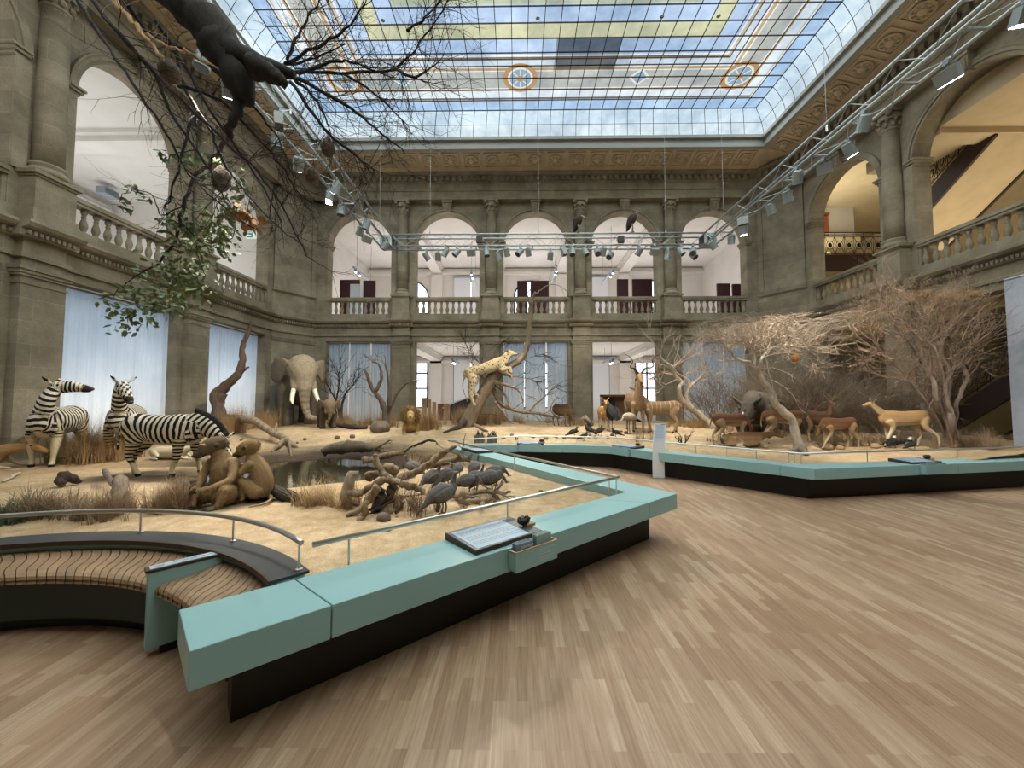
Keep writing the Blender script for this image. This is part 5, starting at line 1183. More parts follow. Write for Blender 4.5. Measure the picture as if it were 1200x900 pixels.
for k in range(14): stone(R_.uniform(670, 735), R_.uniform(503, 514), R_.uniform(.04, .1), 'dark stone on the sand below the stork', STN, 'dark stones below the stork')
for k in range(12): stone(R_.uniform(180, 440), R_.uniform(514, 530), R_.uniform(.03, .08), 'small muddy stone beyond the water hole', STN, 'muddy stones beyond the water hole')
# ================================================================ mounted animals
def loft(mb, pts, n=14, sub=4):
    """closed tapering body through (x,y,z,half width,half height) with rounded ends"""
    C = curve(pts, sub); P = [V(c[:3]) for c in C]; rw = [max(.004, c[3]) for c in C]; rh = [max(.004, c[4]) for c in C]
    d0 = (P[0] - P[1]).normalized(); d1 = (P[-1] - P[-2]).normalized(); m0, m1 = min(rw[0], rh[0]), min(rw[-1], rh[-1])
    for k, f in ((.5, .87), (.86, .5), (.98, .15)):
        P.insert(0, V(C[0][:3]) + d0 * m0 * k); rw.insert(0, C[0][3] * f); rh.insert(0, C[0][4] * f)
        P.append(V(C[-1][:3]) + d1 * m1 * k); rw.append(C[-1][3] * f); rh.append(C[-1][4] * f)
    mb.tube(P, [1.0] * len(P), n, up=(0, 0, 1) if abs((P[-1] - P[0]).normalized().z) < .97 else (1, 0, 0), sq=list(zip(rw, rh)))
    return C
def c3(pts): return [p if len(p) == 5 else (*p[:3], p[3], p[3]) for p in pts]
def body_mesh(name, chains, coat, voxel, smooth=3, mat=None, stripe=None):
    """one continuous skin around all chains, with its coat as vertex colours"""
    mb = MB(); samp = []; tags = []
    for tg, pts in chains:
        C = loft(mb, c3(pts)); L = 0
        for i, c in enumerate(C):
            if i: L += float(np.linalg.norm(c[:3] - C[i - 1][:3]))
            samp.append((*c[:3], max(.01, (c[3] + c[4]) / 2), i / (len(C) - 1), L)); tags.append(tg)
    me = mb.mesh('tmp'); o = bpy.data.objects.new('tmp', me); COL.objects.link(o)
    r = o.modifiers.new('r', 'REMESH'); r.mode = 'VOXEL'; r.voxel_size = voxel
    s = o.modifiers.new('s', 'SMOOTH'); s.factor = .5; s.iterations = smooth
    bpy.context.view_layer.update(); dg = bpy.context.evaluated_depsgraph_get()
    out = bpy.data.meshes.new_from_object(o.evaluated_get(dg)); out.name = name
    bpy.data.objects.remove(o); bpy.data.meshes.remove(me)
    n = len(out.vertices); P = np.empty(n * 3, np.float32); out.vertices.foreach_get('co', P); P = P.reshape(-1, 3)
    N = np.empty(n * 3, np.float32); out.vertices.foreach_get('normal', N); N = N.reshape(-1, 3)
    S = np.array(samp, np.float32); near = np.empty(n, int)
    for a in range(0, n, 4000):
        d = np.linalg.norm(P[a:a + 4000, None, :] - S[None, :, :3], axis=2) / S[None, :, 3] ; near[a:a + 4000] = d.argmin(1)
    tg = np.array(tags)[near]; tt = S[near, 4]; ll = S[near, 5]
    col = np.ones((n, 4), np.float32); col[:, :3] = coat(P, N, tg, tt, ll)
    if 'coat' in out.color_attributes: out.color_attributes.remove(out.color_attributes['coat'])
    at = out.color_attributes.new('coat', 'FLOAT_COLOR', 'POINT'); at.data.foreach_set('color', col.ravel())
    if stripe is not None:
        sa = out.attributes.new('stripe', 'FLOAT', 'POINT'); sa.data.foreach_set('value', stripe(P, N, tg, tt, ll).astype(np.float32))
    out.materials.clear(); out.materials.append(mat); out.polygons.foreach_set('use_smooth', [True] * len(out.polygons)); return out
FUR = attr_mat('animal_fur', nscale=60, nvar=.22, bump=.25)
HIDE = attr_mat('elephant_hide', nscale=22, nvar=.35, bump=.6, rough=.85)
FEATHER = attr_mat('bird_feathers', nscale=70, nvar=.3, bump=.3)
EYE_M = plain('glass_eye', '#0c0907', .15); HORN = plain('ridged_horn', '#3a3129', .5, var=.3, scale=30); IVORY = plain('ivory', '#e3dcc8', .4); HOOFM = plain('hoof', '#2b241f', .5); MANEB = plain('black_mane_hair', '#1b1614', .9)
def vmix(a, b, w): return np.array(a)[None, :] * (1 - w[:, None]) + np.array(b)[None, :] * w[:, None]
def nstep(a, b, x): t = np.clip((x - a) / (b - a), 0, 1); return t * t * (3 - 2 * t)
def eyes(o, pts, r, side=None):
    for p in pts: m = MB(); m.ball(p, r, 8, 6); m.build('eye', EYE_M, o, True)
def animal(name, label, cat, me, loc, rz, scale=1.0, group=None, body='body'):
    o = thing(name, label, cat, loc, rz, group); o.scale = (scale,) * 3; b = obj(body, me, o); return o
# -- four legged skeleton, shoulder height 1, facing +x
def quad(b=.52, w=.19, dep=.46, lt=1.0, neck=((.45, 0, .86), (.62, 0, 1.12), (.74, 0, 1.32)), nr=((.10, .17), (.075, .12), (.06, .085)), head=((.74, 0, 1.34), (.88, 0, 1.27), (1.02, 0, 1.17)), hr=((.07, .085), (.06, .075), (.04, .045)), fl=0, fr=0, hl=0, hr_=0, lift=(0, 0, 0, 0), tail=((-.56, 0, .9), (-.63, 0, .7), (-.62, 0, .5)), ear=.13, earw=.035, back=0.0, leglen=1.0):
    zc = 1 - dep / 2
    ch = [('torso', [(-b - .01, 0, zc + .05, w * .5, dep * .28), (-b + .1, 0, zc + .05, w * .92, dep * .44), (-b * .45, 0, zc + .02 - back, w, dep * .46), (.05, 0, zc - .005 - back, w * 1.03, dep * .49), (b * .6, 0, zc, w * .9, dep * .52), (b * .95, 0, zc + .03, w * .6, dep * .4)])]
    ch.append(('neck', [(*p, *r) for p, r in zip(neck, nr)])); ch.append(('head', [(*p, *r) for p, r in zip(head, hr)]))
    fx, hx = b * .68, -b + .12
    for tg, s, dx, lf in (('fleg', 1, fl, lift[0]), ('fleg', -1, fr, lift[1])):
        y = s * w * .62; ch.append((tg, [(fx + .04, y * .8, .70, .08, .12), (fx - .01, y, .54, .06 * lt, .075 * lt), (fx + dx * .45 + .01, y, .31 + lf * .7, .042 * lt, .045 * lt), (fx + dx * .8, y, .17 + lf, .029 * lt, .03 * lt), (fx + dx * .95 - lf * .3, y, .08 + lf, .03 * lt, .034 * lt), (fx + dx + .02 - lf * .4, y, .025 + lf, .036 * lt, .04 * lt)]))
    for tg, s, dx, lf in (('hleg', 1, hl, lift[2]), ('hleg', -1, hr_, lift[3])):
        y = s * w * .62; ch.append((tg, [(hx + .02, y * .8, .76, .10, .16), (hx + .09 + dx * .2, y, .56, .075 * lt, .105 * lt), (hx - .07 + dx * .55, y, .345 + lf * .6, .04 * lt, .052 * lt), (hx - .055 + dx * .8, y, .2 + lf, .03 * lt, .032 * lt), (hx - .03 + dx * .95, y, .08 + lf, .03 * lt, .034 * lt), (hx + .0 + dx, y, .025 + lf, .036 * lt, .04 * lt)]))
    if tail: ch.append(('tail', [(*p, r) for p, r in zip(tail, (.035, .02, .016))]))
    H = [V(p) for p in head]; hd = (H[1] - H[0]).normalized(); sd = hd.cross(V((0, 0, 1))).normalized(); up = sd.cross(hd)
    if ear:
        for s in (1, -1):
            e0 = H[0] + sd * s * hr[0][0] * .75 + up * hr[0][1] * .6 - hd * .02; e1 = e0 + (sd * s * .75 + up * .75 - hd * .25) * ear
            ch.append(('ear', [(*e0, earw * .7, earw * .5), (*(e0.lerp(e1, .5)), earw, earw * .55), (*e1, earw * .3, earw * .25)]))
    return ch, dict(H=H, hd=hd, sd=sd, up=up, hr=hr)
def head_parts(o, q, eye=.014, f=.35, horns=None, hoof=None):
    H, hd, sd, up, hr = (q[k] for k in ('H', 'hd', 'sd', 'up', 'hr')); c = H[0].lerp(H[1], f)
    eyes(o, [c + sd * s * (hr[0][0] * .92) + up * hr[0][1] * .35 for s in (1, -1)], eye)
    n = H[-1] + hd * min(hr[-1]) * .8; m = MB(); m.ball(n, (hr[-1][0] * .75, hr[-1][0] * .75, hr[-1][1] * .5), 8, 6); m.build('nose', HOOFM, o, True)
    if horns:
        for s in (1, -1):
            m = MB(); b0 = H[0] + up * hr[0][1] * .8 + sd * s * .03 + hd * .03
            pts = [b0 + sd * s * a + up * u + hd * f_ for a, u, f_ in horns]; C = [V(x) for x in curve([tuple(p) for p in pts], 6)]; m.tube(C, [lerp(.022, .006, k / (len(C) - 1)) * (1 + .12 * (k % 2)) for k in range(len(C))], 7); m.build('horn', HORN, o, True)
# ---- zebras
def zebra_mat():
    t = NT('zebra_fur'); a = t.add('ShaderNodeVertexColor'); a.layer_name = 'coat'; s = t.add('ShaderNodeAttribute', attribute_name='stripe')
    n = t.noise(7, 3, .5); ad = t.add('ShaderNodeMath', operation='MULTIPLY_ADD'); t.link(n, ad.inputs[0]); ad.inputs[1].default_value = .55; t.link(s.outputs['Fac'], ad.inputs[2])
    mu = t.add('ShaderNodeMath', operation='MULTIPLY'); t.link(ad.outputs[0], mu.inputs[0]); mu.inputs[1].default_value = 2 * PI
    si = t.add('ShaderNodeMath', operation='SINE'); t.link(mu.outputs[0], si.inputs[0])
    f = t.ramp(si.outputs[0], [(0, '#000000'), (.12, '#ffffff')])
    t.base(t.mix(a.outputs[0], '#15100e', f)); t.b.inputs['Roughness'].default_value = .75; t.b.inputs['Specular IOR Level'].default_value = .25; return t.m
ZEB = zebra_mat()
def zebra(name_label, loc, rz, h, zleg=.22, **kw):
    ch, q = quad(b=.60, w=.24, dep=.52, lt=1.25, ear=.15, earw=.04, **kw)
    W, CRM = np.array(lin('#d6cdba')), np.array(lin('#c8b895'))
    def coat(P, N, tg, tt, ll):
        c = np.tile(W, (len(P), 1)); m = (tg == 'head') & (tt > .8); c[m] = lin('#2a201c'); m = (tg == 'ear') & (tt > .75); c[m] = lin('#1c1613')
        m = ((tg == 'fleg') | (tg == 'hleg')); c[m] = vmix(W, CRM, np.ones(m.sum())) ; m &= P[:, 2] < .045; c[m] = lin('#26201c'); m = (tg == 'tail') & (tt > .6); c[m] = lin('#1a1512'); return c
    def stripe(P, N, tg, tt, ll):
        ph = np.zeros(len(P)); x, z = P[:, 0], P[:, 2]
        fr = x > -.08; ph = np.where(fr, x / .088, 0)
        th = np.arctan2(z - .42, -(x + .08) + 1e-6); ph = np.where(~fr, -.08 / .088 - (PI / 2 - th) / .21, ph)
        n0 = np.array(kw['neck'][0]); n2 = np.array(kw['neck'][2]); nd = n2 - n0; nd = nd / np.linalg.norm(nd)
        m = (tg == 'torso') & (N[:, 0] > .45) & (x > .3); ph[m] = z[m] / .1 + .9 * np.abs(P[m, 1])
        m = (tg == 'neck'); ph[m] = ((P[m] - n0) @ nd) / .085 + .3; m = tg == 'head'; ph[m] = (ll[m] + .6 * np.abs(P[m, 1]) ) / .042
        m = (tg == 'fleg') & (z < .6); ph[m] = z[m] / .055; m = (tg == 'hleg') & (z < .52); ph[m] = z[m] / .06
        belly = ((tg == 'torso') & (N[:, 2] < -.75)) | (((tg == 'fleg') | (tg == 'hleg')) & (z < zleg)) | ((tg == 'head') & (tt > .75)) | (tg == 'tail')
        ph[belly] = .48; return ph
    me = body_mesh('body', ch, coat, .017, 2, ZEB, stripe); o = animal('zebra', name_label, 'zebra', me, loc, rz, h)
    head_parts(o, q, .018); nk = kw['neck']; m = MB(); C = curve([(*p, r[1]) for p, r in zip(nk, kw.get('nr', ((.10, .17), (.075, .12), (.06, .085))))], 10)
    dn = V(nk[-1]) - V(nk[0]); sd = V((dn.y, -dn.x, 0)); sd = V((0, 1, 0)) if sd.length < .05 else sd
    for i in range(len(C) - 1):
        p = V(C[i][:3]); tn = (V(C[i + 1][:3]) - p).normalized(); hz = V((0, 1, 0)); hz = hz - tn * hz.dot(tn)
        if abs(tn.y) > .6: hz = V((1, 0, 0)) - tn * tn.x
        u = tn.cross(hz).normalized(); u = u if u.z - u.x * .8 > 0 else -u; m.obox(p + u * (C[i][3] * .93), tn * .035, hz.normalized() * .018, u * .075)
    m.build('mane', MANEB, o, True); return o
a = gp(139, 557); b_ = gp(232, 558)
zebra('zebra with lowered head grazing behind the sitting baboons', gp(190, 556), .0, 1.08, neck=((.50, 0, .84), (.76, 0, .76), (1.0, -.03, .56)), nr=((.11, .20), (.085, .15), (.07, .10)), head=((1.0, -.03, .58), (1.1, -.05, .38), (1.17, -.06, .2)), hr=((.085, .1), (.075, .09), (.055, .06)), fl=.1, fr=-.12, hl=-.12, hr_=.22, tail=((-.63, 0, .92), (-.72, -.02, .7), (-.74, -.03, .42)))
zebra('zebra standing at left throwing its head back to the right', gp(66, 543), -1.05, 1.22, .5, neck=((.50, .0, .86), (.62, .08, 1.1), (.58, .14, 1.28)), nr=((.12, .22), (.10, .16), (.085, .11)), head=((.56, .16, 1.32), (.60, .36, 1.34), (.62, .56, 1.3)), hr=((.09, .11), (.08, .095), (.055, .06)), fl=.12, fr=-.05, hl=.05, hr_=-.1, tail=((-.63, 0, .92), (-.7, 0, .7), (-.7, 0, .45)))
zebra('zebra half hidden behind the grazing zebra, looking right', gp(146, 536), -.95, 1.22, neck=((.50, 0, .86), (.68, .02, 1.1), (.74, .04, 1.3)), nr=((.12, .21), (.10, .15), (.085, .11)), head=((.73, .05, 1.34), (.86, .13, 1.22), (.97, .2, 1.08)), hr=((.09, .11), (.08, .095), (.06, .065)), fl=.0, fr=-.1, hl=.05, hr_=-.05, tail=((-.63, 0, .92), (-.7, 0, .7), (-.7, 0, .45)))
# ---- antelopes
def antelope(name, label, cat, loc, rz, h, top, flank, belly, group=None, horns=None, stripes=False, **kw):
    ch, q = quad(lt=kw.pop('lt', .8), **kw); T_, F_, B_ = lin(top), lin(flank), lin(belly)
    def coat(P, N, tg, tt, ll):
        z = P[:, 2]; w = nstep(.58, .68, z + .03 * N[:, 2]); c = vmix(B_, F_, w); w2 = nstep(.74, .86, z + .05 * N[:, 2]); c = c * (1 - w2[:, None]) + np.array(T_) * w2[:, None]
        m = (tg == 'fleg') | (tg == 'hleg'); c[m] = vmix(B_, F_, nstep(.25, .6, z[m]) * .8); m &= z < .04; c[m] = lin('#2a221d')
        m = (tg == 'neck') | (tg == 'head') | (tg == 'ear'); c[m] = vmix(F_, T_, nstep(-.3, .6, N[m, 2])); m = (tg == 'neck') & (N[:, 2] < -.3); c[m] = np.array(B_) * .6 + np.array(F_) * .4
        if stripes: m = (tg == 'torso') & (np.sin(P[:, 0] * 46) > .9) & (z > .62); c[m] = lin('#c3a987')
        return c
    me = body_mesh('body', ch, coat, .016, 2, FUR); o = animal(name, label, cat, me, loc, rz, h, group); head_parts(o, q, .014, horns=horns); return o
LYRE = [(0, 0, 0), (.06, .12, -.06), (.13, .22, -.14), (.11, .34, -.16), (.07, .44, -.1)]
NK_UP = dict(neck=((.44, 0, .84), (.58, 0, 1.06), (.68, 0, 1.26)), nr=((.085, .15), (.06, .09), (.05, .065)), head=((.67, 0, 1.3), (.78, 0, 1.26), (.9, 0, 1.19)), hr=((.055, .07), (.048, .058), (.03, .034)))
def nk(**k): d = dict(NK_UP); d.update(k); return d
antelope('pale_antelope', 'pale tan antelope walking left before the large bare tree', 'antelope', gp(1062, 524), PI - .15, .92, '#a3825a', '#bb9c72', '#d8cab0', b=.56, w=.17, dep=.42, fl=.18, fr=-.02, hl=-.25, hr_=.12, lt=.85, tail=((-.58, 0, .88), (-.64, 0, .72), (-.63, 0, .56)), horns=[(0, 0, 0), (.02, .1, -.1), (.04, .16, -.22), (.05, .17, -.34)], neck=((.44, 0, .84), (.62, 0, 1.0), (.78, 0, 1.16)), nr=((.085, .15), (.06, .09), (.05, .065)), head=((.77, 0, 1.2), (.88, 0, 1.18), (1.0, 0, 1.14)), hr=((.055, .07), (.048, .058), (.03, .034)))
IMP = ('#6b4a31', '#8f6f50', '#cbb898')
antelope('impala', 'reddish antelope with hidden head, left half behind the rhinoceros muzzle', 'antelope', gp(856, 522) , .1, .9, *IMP, group=None, b=.5, w=.16, dep=.4, fl=.05, hl=-.1, **nk(neck=((.42, 0, .82), (.56, .02, .82), (.66, .05, .7)), head=((.66, .05, .7), (.74, .06, .58), (.8, .07, .46))))
antelope('impala', 'reddish antelope standing behind the flat topped tree trunk', 'antelope', gp(918, 521), 0, .98, *IMP, b=.52, w=.16, dep=.4, fl=.06, fr=-.04, hl=.04, hr_=-.12, **nk(neck=((.44, 0, .84), (.6, .1, .9), (.66, .2, .84)), head=((.66, .2, .84), (.7, .3, .74), (.72, .36, .64))))
antelope('impala', 'front facing antelope with raised head right of the flat topped tree', 'antelope', gp(962, 520), -1.75, .92, *IMP, b=.5, w=.16, dep=.4, fl=.05, fr=.3, **nk(neck=((.43, 0, .84), (.52, 0, 1.04), (.56, 0, 1.22)), head=((.55, 0, 1.27), (.67, 0, 1.24), (.78, 0, 1.18))))
antelope('impala', 'grazing antelope in profile right of the flat topped tree', 'antelope', gp(984, 526), PI + .1, .82, *IMP, b=.55, w=.16, dep=.38, fl=.3, fr=.05, hl=-.1, hr_=.08, **nk(neck=((.45, 0, .82), (.6, .02, .78), (.72, .05, .66)), head=((.72, .05, .66), (.78, .06, .54), (.84, .07, .42))))
# lying antelope: folded legs
def lying(label, loc, rz, h, cols, name='impala', horns=None, headup=True, stretch=False):
    T_, F_, B_ = (lin(c) for c in cols); z0 = .22
    ch = [('torso', [(-.5, 0, z0 + .03, .1, .12), (-.4, 0, z0, .17, .19), (0, 0, z0, .19, .21), (.35, 0, z0 + .02, .16, .19), (.48, 0, z0 + .05, .1, .14)])]
    hd = ((.66, .02, .66), (.78, .03, .62), (.9, .04, .55)) if headup else ((.92, .03, .38), (1.06, .04, .33), (1.2, .05, .27))
    nkp = [(.44, 0, .3, .09, .13), (.56, .01, .48, .06, .09), (.66, .02, .62, .05, .06)] if headup else [(.44, 0, .28, .1, .12), (.68, .02, .34, .07, .09), (.92, .03, .36, .055, .065)]
    ch += [('neck', nkp), ('head', [(*p, *r) for p, r in zip(hd, ((.055, .07), (.048, .058), (.03, .034)))])]
    for s in (1, -1):
        ch.append(('fleg', [(.36, s * .12, .22, .06, .08), (.46, s * .17, .12, .035, .04), (.62, s * .16, .05, .025, .028), (.46 if not stretch else .86, s * .19, .03, .022, .024)]))
        ch.append(('hleg', [(-.36, s * .13, .2, .1, .13), (-.2, s * .2, .12, .05, .06), (-.38, s * .22, .05, .028, .03), (-.16, s * .25, .03, .022, .024)]))
    H = [V(p) for p in hd]; d = (H[1] - H[0]).normalized(); sd = d.cross(V((0, 0, 1))).normalized(); up = sd.cross(d)
    for s in (1, -1): e0 = H[0] + sd * s * .045 + up * .045; e1 = e0 + (sd * s + up * .6 - d * .3) * .11; ch.append(('ear', [(*e0, .025, .02), (*e0.lerp(e1, .5), .035, .02), (*e1, .01, .01)]))
    def coat(P, N, tg, tt, ll):
        w = nstep(.1, .24, P[:, 2]); c = vmix(B_, F_, w); w2 = nstep(.28, .38, P[:, 2]); c = c * (1 - w2[:, None]) + np.array(T_) * w2[:, None]
        m = (tg == 'neck') | (tg == 'head') | (tg == 'ear'); c[m] = vmix(F_, T_, nstep(-.2, .7, N[m, 2])); return c
    o = animal(name, label, 'antelope', body_mesh('body', ch, coat, .016, 2, FUR), loc, rz, h); head_parts(o, dict(H=H, hd=d, sd=sd, up=up, hr=((.055, .07),) * 2 + ((.03, .034),)), .014, horns=horns); return o
lying('antelope lying on the sand below the rhinoceros', gp(872, 524), .1, .98, IMP, headup=False)
lying('pale antelope lying at the left edge, head before the left zebra', gp(-36, 549), .08, 1.15, ('#a98150', '#b99463', '#cdb894'), horns=[(0, 0, 0), (.02, .1, -.05), (.03, .2, -.1), (.04, .32, -.04)], headup=False, stretch=True)
o = lying('pale slim antelope body lying behind the grazing zebra', gp(198, 538), .05, .7, ('#c5b394', '#cfc0a2', '#ddd2bd'), name='lying_antelope', headup=False, stretch=True)
# kudus
KUD = ('#8f7154', '#9d7f60', '#ae9577')
SPIRAL = [(0, 0, 0), (.1, .1, -.06), (.2, .16, .02), (.24, .26, .1), (.2, .36, .08), (.26, .44, 0), (.38, .52, .02)]
antelope('kudu', 'kudu bull with wide spiral horns standing upright facing the camera', 'antelope', gp(744, 505), -1.62, 1.32, *KUD, stripes=False, b=.5, w=.18, dep=.48, lt=1.0, fl=.04, fr=-.02, horns=SPIRAL, **nk(neck=((.42, 0, .84), (.5, 0, 1.1), (.52, 0, 1.34)), nr=((.12, .2), (.09, .14), (.07, .09)), head=((.5, 0, 1.4), (.62, .0, 1.33), (.74, .0, 1.22)), hr=((.075, .09), (.06, .07), (.042, .045))))
antelope('kudu', 'striped kudu cow in profile touching noses with the kudu bull', 'antelope', gp(775, 507), PI - .08, 1.05, *KUD, stripes=True, b=.54, w=.18, dep=.44, lt=1.0, fl=.04, fr=-.08, hl=.1, hr_=-.06, **nk(neck=((.44, 0, .86), (.6, 0, 1.12), (.68, 0, 1.3)), nr=((.09, .17), (.065, .1), (.055, .07)), head=((.68, 0, 1.35), (.8, 0, 1.4), (.92, 0, 1.42)), hr=((.06, .08), (.052, .065), (.035, .038))), ear=.2, earw=.05)
antelope('pale_antelope', 'small pale antelope seen head on at the left of the stork', 'antelope', gp(707, 504), -1.6, .82, '#b5884f', '#c09763', '#d7c4a2', b=.42, w=.19, dep=.46, **nk(neck=((.36, 0, .82), (.46, 0, 1.0), (.5, 0, 1.14)), head=((.49, 0, 1.2), (.6, 0, 1.16), (.7, 0, 1.08))), ear=.17)
# warthog grazing under the branch
o = antelope('warthog', 'brown humped warthog rooting beside the leopard tree branch', 'pig', gp(659, 499), -.9, .82, '#4f3c2c', '#6e543c', '#8a6d4e', b=.5, w=.24, dep=.56, lt=.9, neck=((.42, 0, .74), (.52, 0, .6), (.58, 0, .46)), nr=((.14, .2), (.13, .18), (.11, .13)), head=((.58, 0, .48), (.66, 0, .3), (.72, 0, .14)), hr=((.11, .12), (.09, .09), (.07, .06)), ear=.12)
# ---- rhinoceros
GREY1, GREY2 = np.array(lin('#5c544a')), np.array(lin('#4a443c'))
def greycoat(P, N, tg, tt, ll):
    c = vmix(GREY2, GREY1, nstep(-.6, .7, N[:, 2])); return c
ch, q = quad(b=.78, w=.33, dep=.72, lt=2.2, neck=((.68, 0, .72), (.86, 0, .68), (1.0, 0, .6)), nr=((.22, .32), (.19, .25), (.16, .19)), head=((1.0, 0, .62), (1.2, 0, .46), (1.36, 0, .32)), hr=((.16, .19), (.12, .14), (.09, .1)), ear=.2, earw=.07, tail=((-.8, 0, .82), (-.86, 0, .6), (-.86, 0, .42)))
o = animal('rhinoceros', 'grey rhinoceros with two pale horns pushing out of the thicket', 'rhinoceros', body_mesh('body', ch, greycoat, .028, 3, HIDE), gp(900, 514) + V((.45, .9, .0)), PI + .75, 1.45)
head_parts(o, q, .02, .3)
for p, l, r0 in ((V((1.36, 0, .40)), .17, .05), (V((1.22, 0, .54)), .12, .049)): m = MB(); m.tube([p - V((0, 0, .04)), p + V((.04, 0, l * .5)), p + V((-.0, 0, l))], [r0, r0 * .6, .008], 9); m.build('horn', HORN if r0 < .05 else IVORY, o, True)
# ---- elephants
def elephant(label, loc, rz, h, tusks=True, small=False):
    ch = [('torso', [(-.55, 0, .68, .2, .24), (-.4, 0, .66, .27, .3), (0, 0, .62, .3, .33), (.3, 0, .66, .27, .31), (.46, 0, .7, .2, .24)]), ('neck', [(.4, 0, .76, .2, .24), (.62, 0, .82, .19, .23)]),
          ('head', [(.6, 0, .9, .2, .16), (.68, 0, .84, .22, .2), (.76, 0, .74, .17, .18), (.82, 0, .62, .12, .12)]), ('brow', [(.64, -.1, .98, .08, .07), (.66, 0, 1.0, .1, .08), (.64, .1, .98, .08, .07)]),
          ('trunk', [(.8, 0, .7, .12, .11), (.87, 0, .55, .09, .09), (.89, .0, .4, .07, .07), (.9, .02, .25, .055, .055), (.93, .06, .14, .045, .045), (.98, .16, .12, .038, .038), (1.0, .26, .15, .03, .03)])]
    if small: ch[-1] = ('trunk', [(.8, 0, .7, .11, .1), (.87, 0, .52, .07, .07), (.88, -.03, .36, .05, .05), (.86, -.08, .2, .04, .04)])
    for s in (1, -1):
        ch.append(('fleg', [(.32, s * .17, .55, .14, .16), (.32, s * .18, .3, .105, .115), (.33, s * .18, .1, .1, .105), (.34, s * .18, .05, .115, .12)])); ch.append(('hleg', [(-.38, s * .18, .55, .15, .18), (-.36, s * .19, .3, .105, .12), (-.4, s * .19, .1, .095, .1), (-.39, s * .19, .05, .11, .115)]))
        ch.append(('ear', [(.6, s * .19, .86, .04, .12), (.54, s * .25, .87, .022, .16), (.46, s * .31, .85, .018, .21), (.37, s * .355, .84, .016, .19), (.31, s * .38, .86, .014, .1)]))
        ch.append(('cheek', [(.74, s * .12, .68, .06, .06), (.82, s * .13, .56, .045, .045)]))
    ch.append(('tail', [(-.6, 0, .75, .03, .03), (-.66, 0, .5, .02, .02), (-.66, 0, .28, .015, .015)]))
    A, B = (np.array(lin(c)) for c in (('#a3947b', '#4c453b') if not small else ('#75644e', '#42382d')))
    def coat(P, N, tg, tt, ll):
        w = np.full(len(P), .25); m = (tg == 'head') | (tg == 'brow') | (tg == 'trunk') | (tg == 'cheek'); w[m] = .85; m = (tg == 'ear'); w[m] = .35 + .4 * (N[m, 0] > 0) * (P[m, 1] > 0); m = (tg == 'torso') & (N[:, 2] > .3); w[m] = .6  # head and one ear front coloured lighter, as if light fell there
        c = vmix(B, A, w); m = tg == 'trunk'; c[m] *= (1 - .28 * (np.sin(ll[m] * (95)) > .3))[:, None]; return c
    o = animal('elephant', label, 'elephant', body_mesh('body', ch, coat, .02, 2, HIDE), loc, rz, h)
    eyes(o, [V((.79, s * .16, .8)) for s in (1, -1)], .014)
    if tusks:
        for s in (1, -1): m = MB(); m.tube([V((.82, s * .13, .56)), V((.88, s * .155, .46)), V((.95, s * .17, .38)), V((1.03, s * .165, .33))], [.034, .032, .026, .008], 10); m.build('tusk', IVORY, o, True)
    return o
pe = gp(352, 499); elephant('large elephant with white tusks facing the room by the rear left corner', V((pe.x * 1.06 - .45, pe.y + 1.3, pe.z)), -.92, 2.62)
elephant('small elephant calf standing at the trunk of the large elephant', gp(378, 502) + V((0, .3, 0)), -1.0, .98, False, True)
o = thing('boulder', 'grey rounded boulder hump left of the large elephant', 'rock', gp(329, 497)); m = MB(); m.lathe((0, 0, -.1), [(.52, 0), (.5, .5), (.42, 1.1), (.29, 1.5), (.13, 1.72), (.02, 1.78)], 16); m.v = [tuple(V(v) * (1 + .1 * noise.noise(V(v) * 2))) for v in m.v]; m.build('hump', plain('dark_grey_rock', '#4c4a44', .95, var=.2, scale=5, bump=.5), o, True)
# ---- lion
ch = [('torso', [(-.75, .02, .25, .16, .16), (-.55, 0, .3, .22, .24), (-.1, 0, .3, .21, .24), (.28, 0, .34, .2, .24), (.42, 0, .38, .15, .2)]), ('neck', [(.4, 0, .46, .17, .2), (.52, 0, .6, .15, .17)]), ('head', [(.5, 0, .68, .14, .15), (.62, 0, .66, .12, .13), (.76, 0, .6, .075, .075)]), ('chin', [(.66, 0, .56, .07, .05), (.76, 0, .54, .05, .04)])]
for s in (1, -1):
    ch += [('fleg', [(.34, s * .16, .3, .1, .13), (.3, s * .2, .1, .07, .08), (.55, s * .19, .06, .06, .055), (.78, s * .18, .05, .07, .05)]), ('hleg', [(-.5, s * .18, .24, .13, .17), (-.3, s * .25, .14, .08, .1), (-.4, s * .28, .05, .05, .05), (-.18, s * .28, .04, .06, .045)]), ('ear', [(.5, s * .11, .79, .04, .03), (.48, s * .13, .85, .035, .02)])]
ch.append(('tail', [(-.8, 0, .2, .03, .03), (-1.1, .1, .06, .025, .025), (-1.35, .3, .05, .03, .03)]))
def lcoat(P, N, tg, tt, ll): c = np.tile(lin('#b9986a'), (len(P), 1)); m = tg == 'chin'; c[m] = lin('#ddd0b4'); m = (tg == 'head') & (tt > .7); c[m] = lin('#cdb07a'); m = (tg == 'tail') & (tt > .85); c[m] = lin('#3a2a1c'); return c
o = animal('lion', 'male lion lying in the dry grass facing the room', 'lion', body_mesh('body', ch, lcoat, .018, 2, FUR), gp(477, 508) + V((0, .5, -.08)), -1.35, 1.02); eyes(o, [V((.69, s * .065, .7)) for s in (1, -1)], .016); m = MB(); m.ball((.84, 0, .63), (.03, .035, .025)); m.build('nose', HOOFM, o, True)
r = random.Random(3); m = MB()
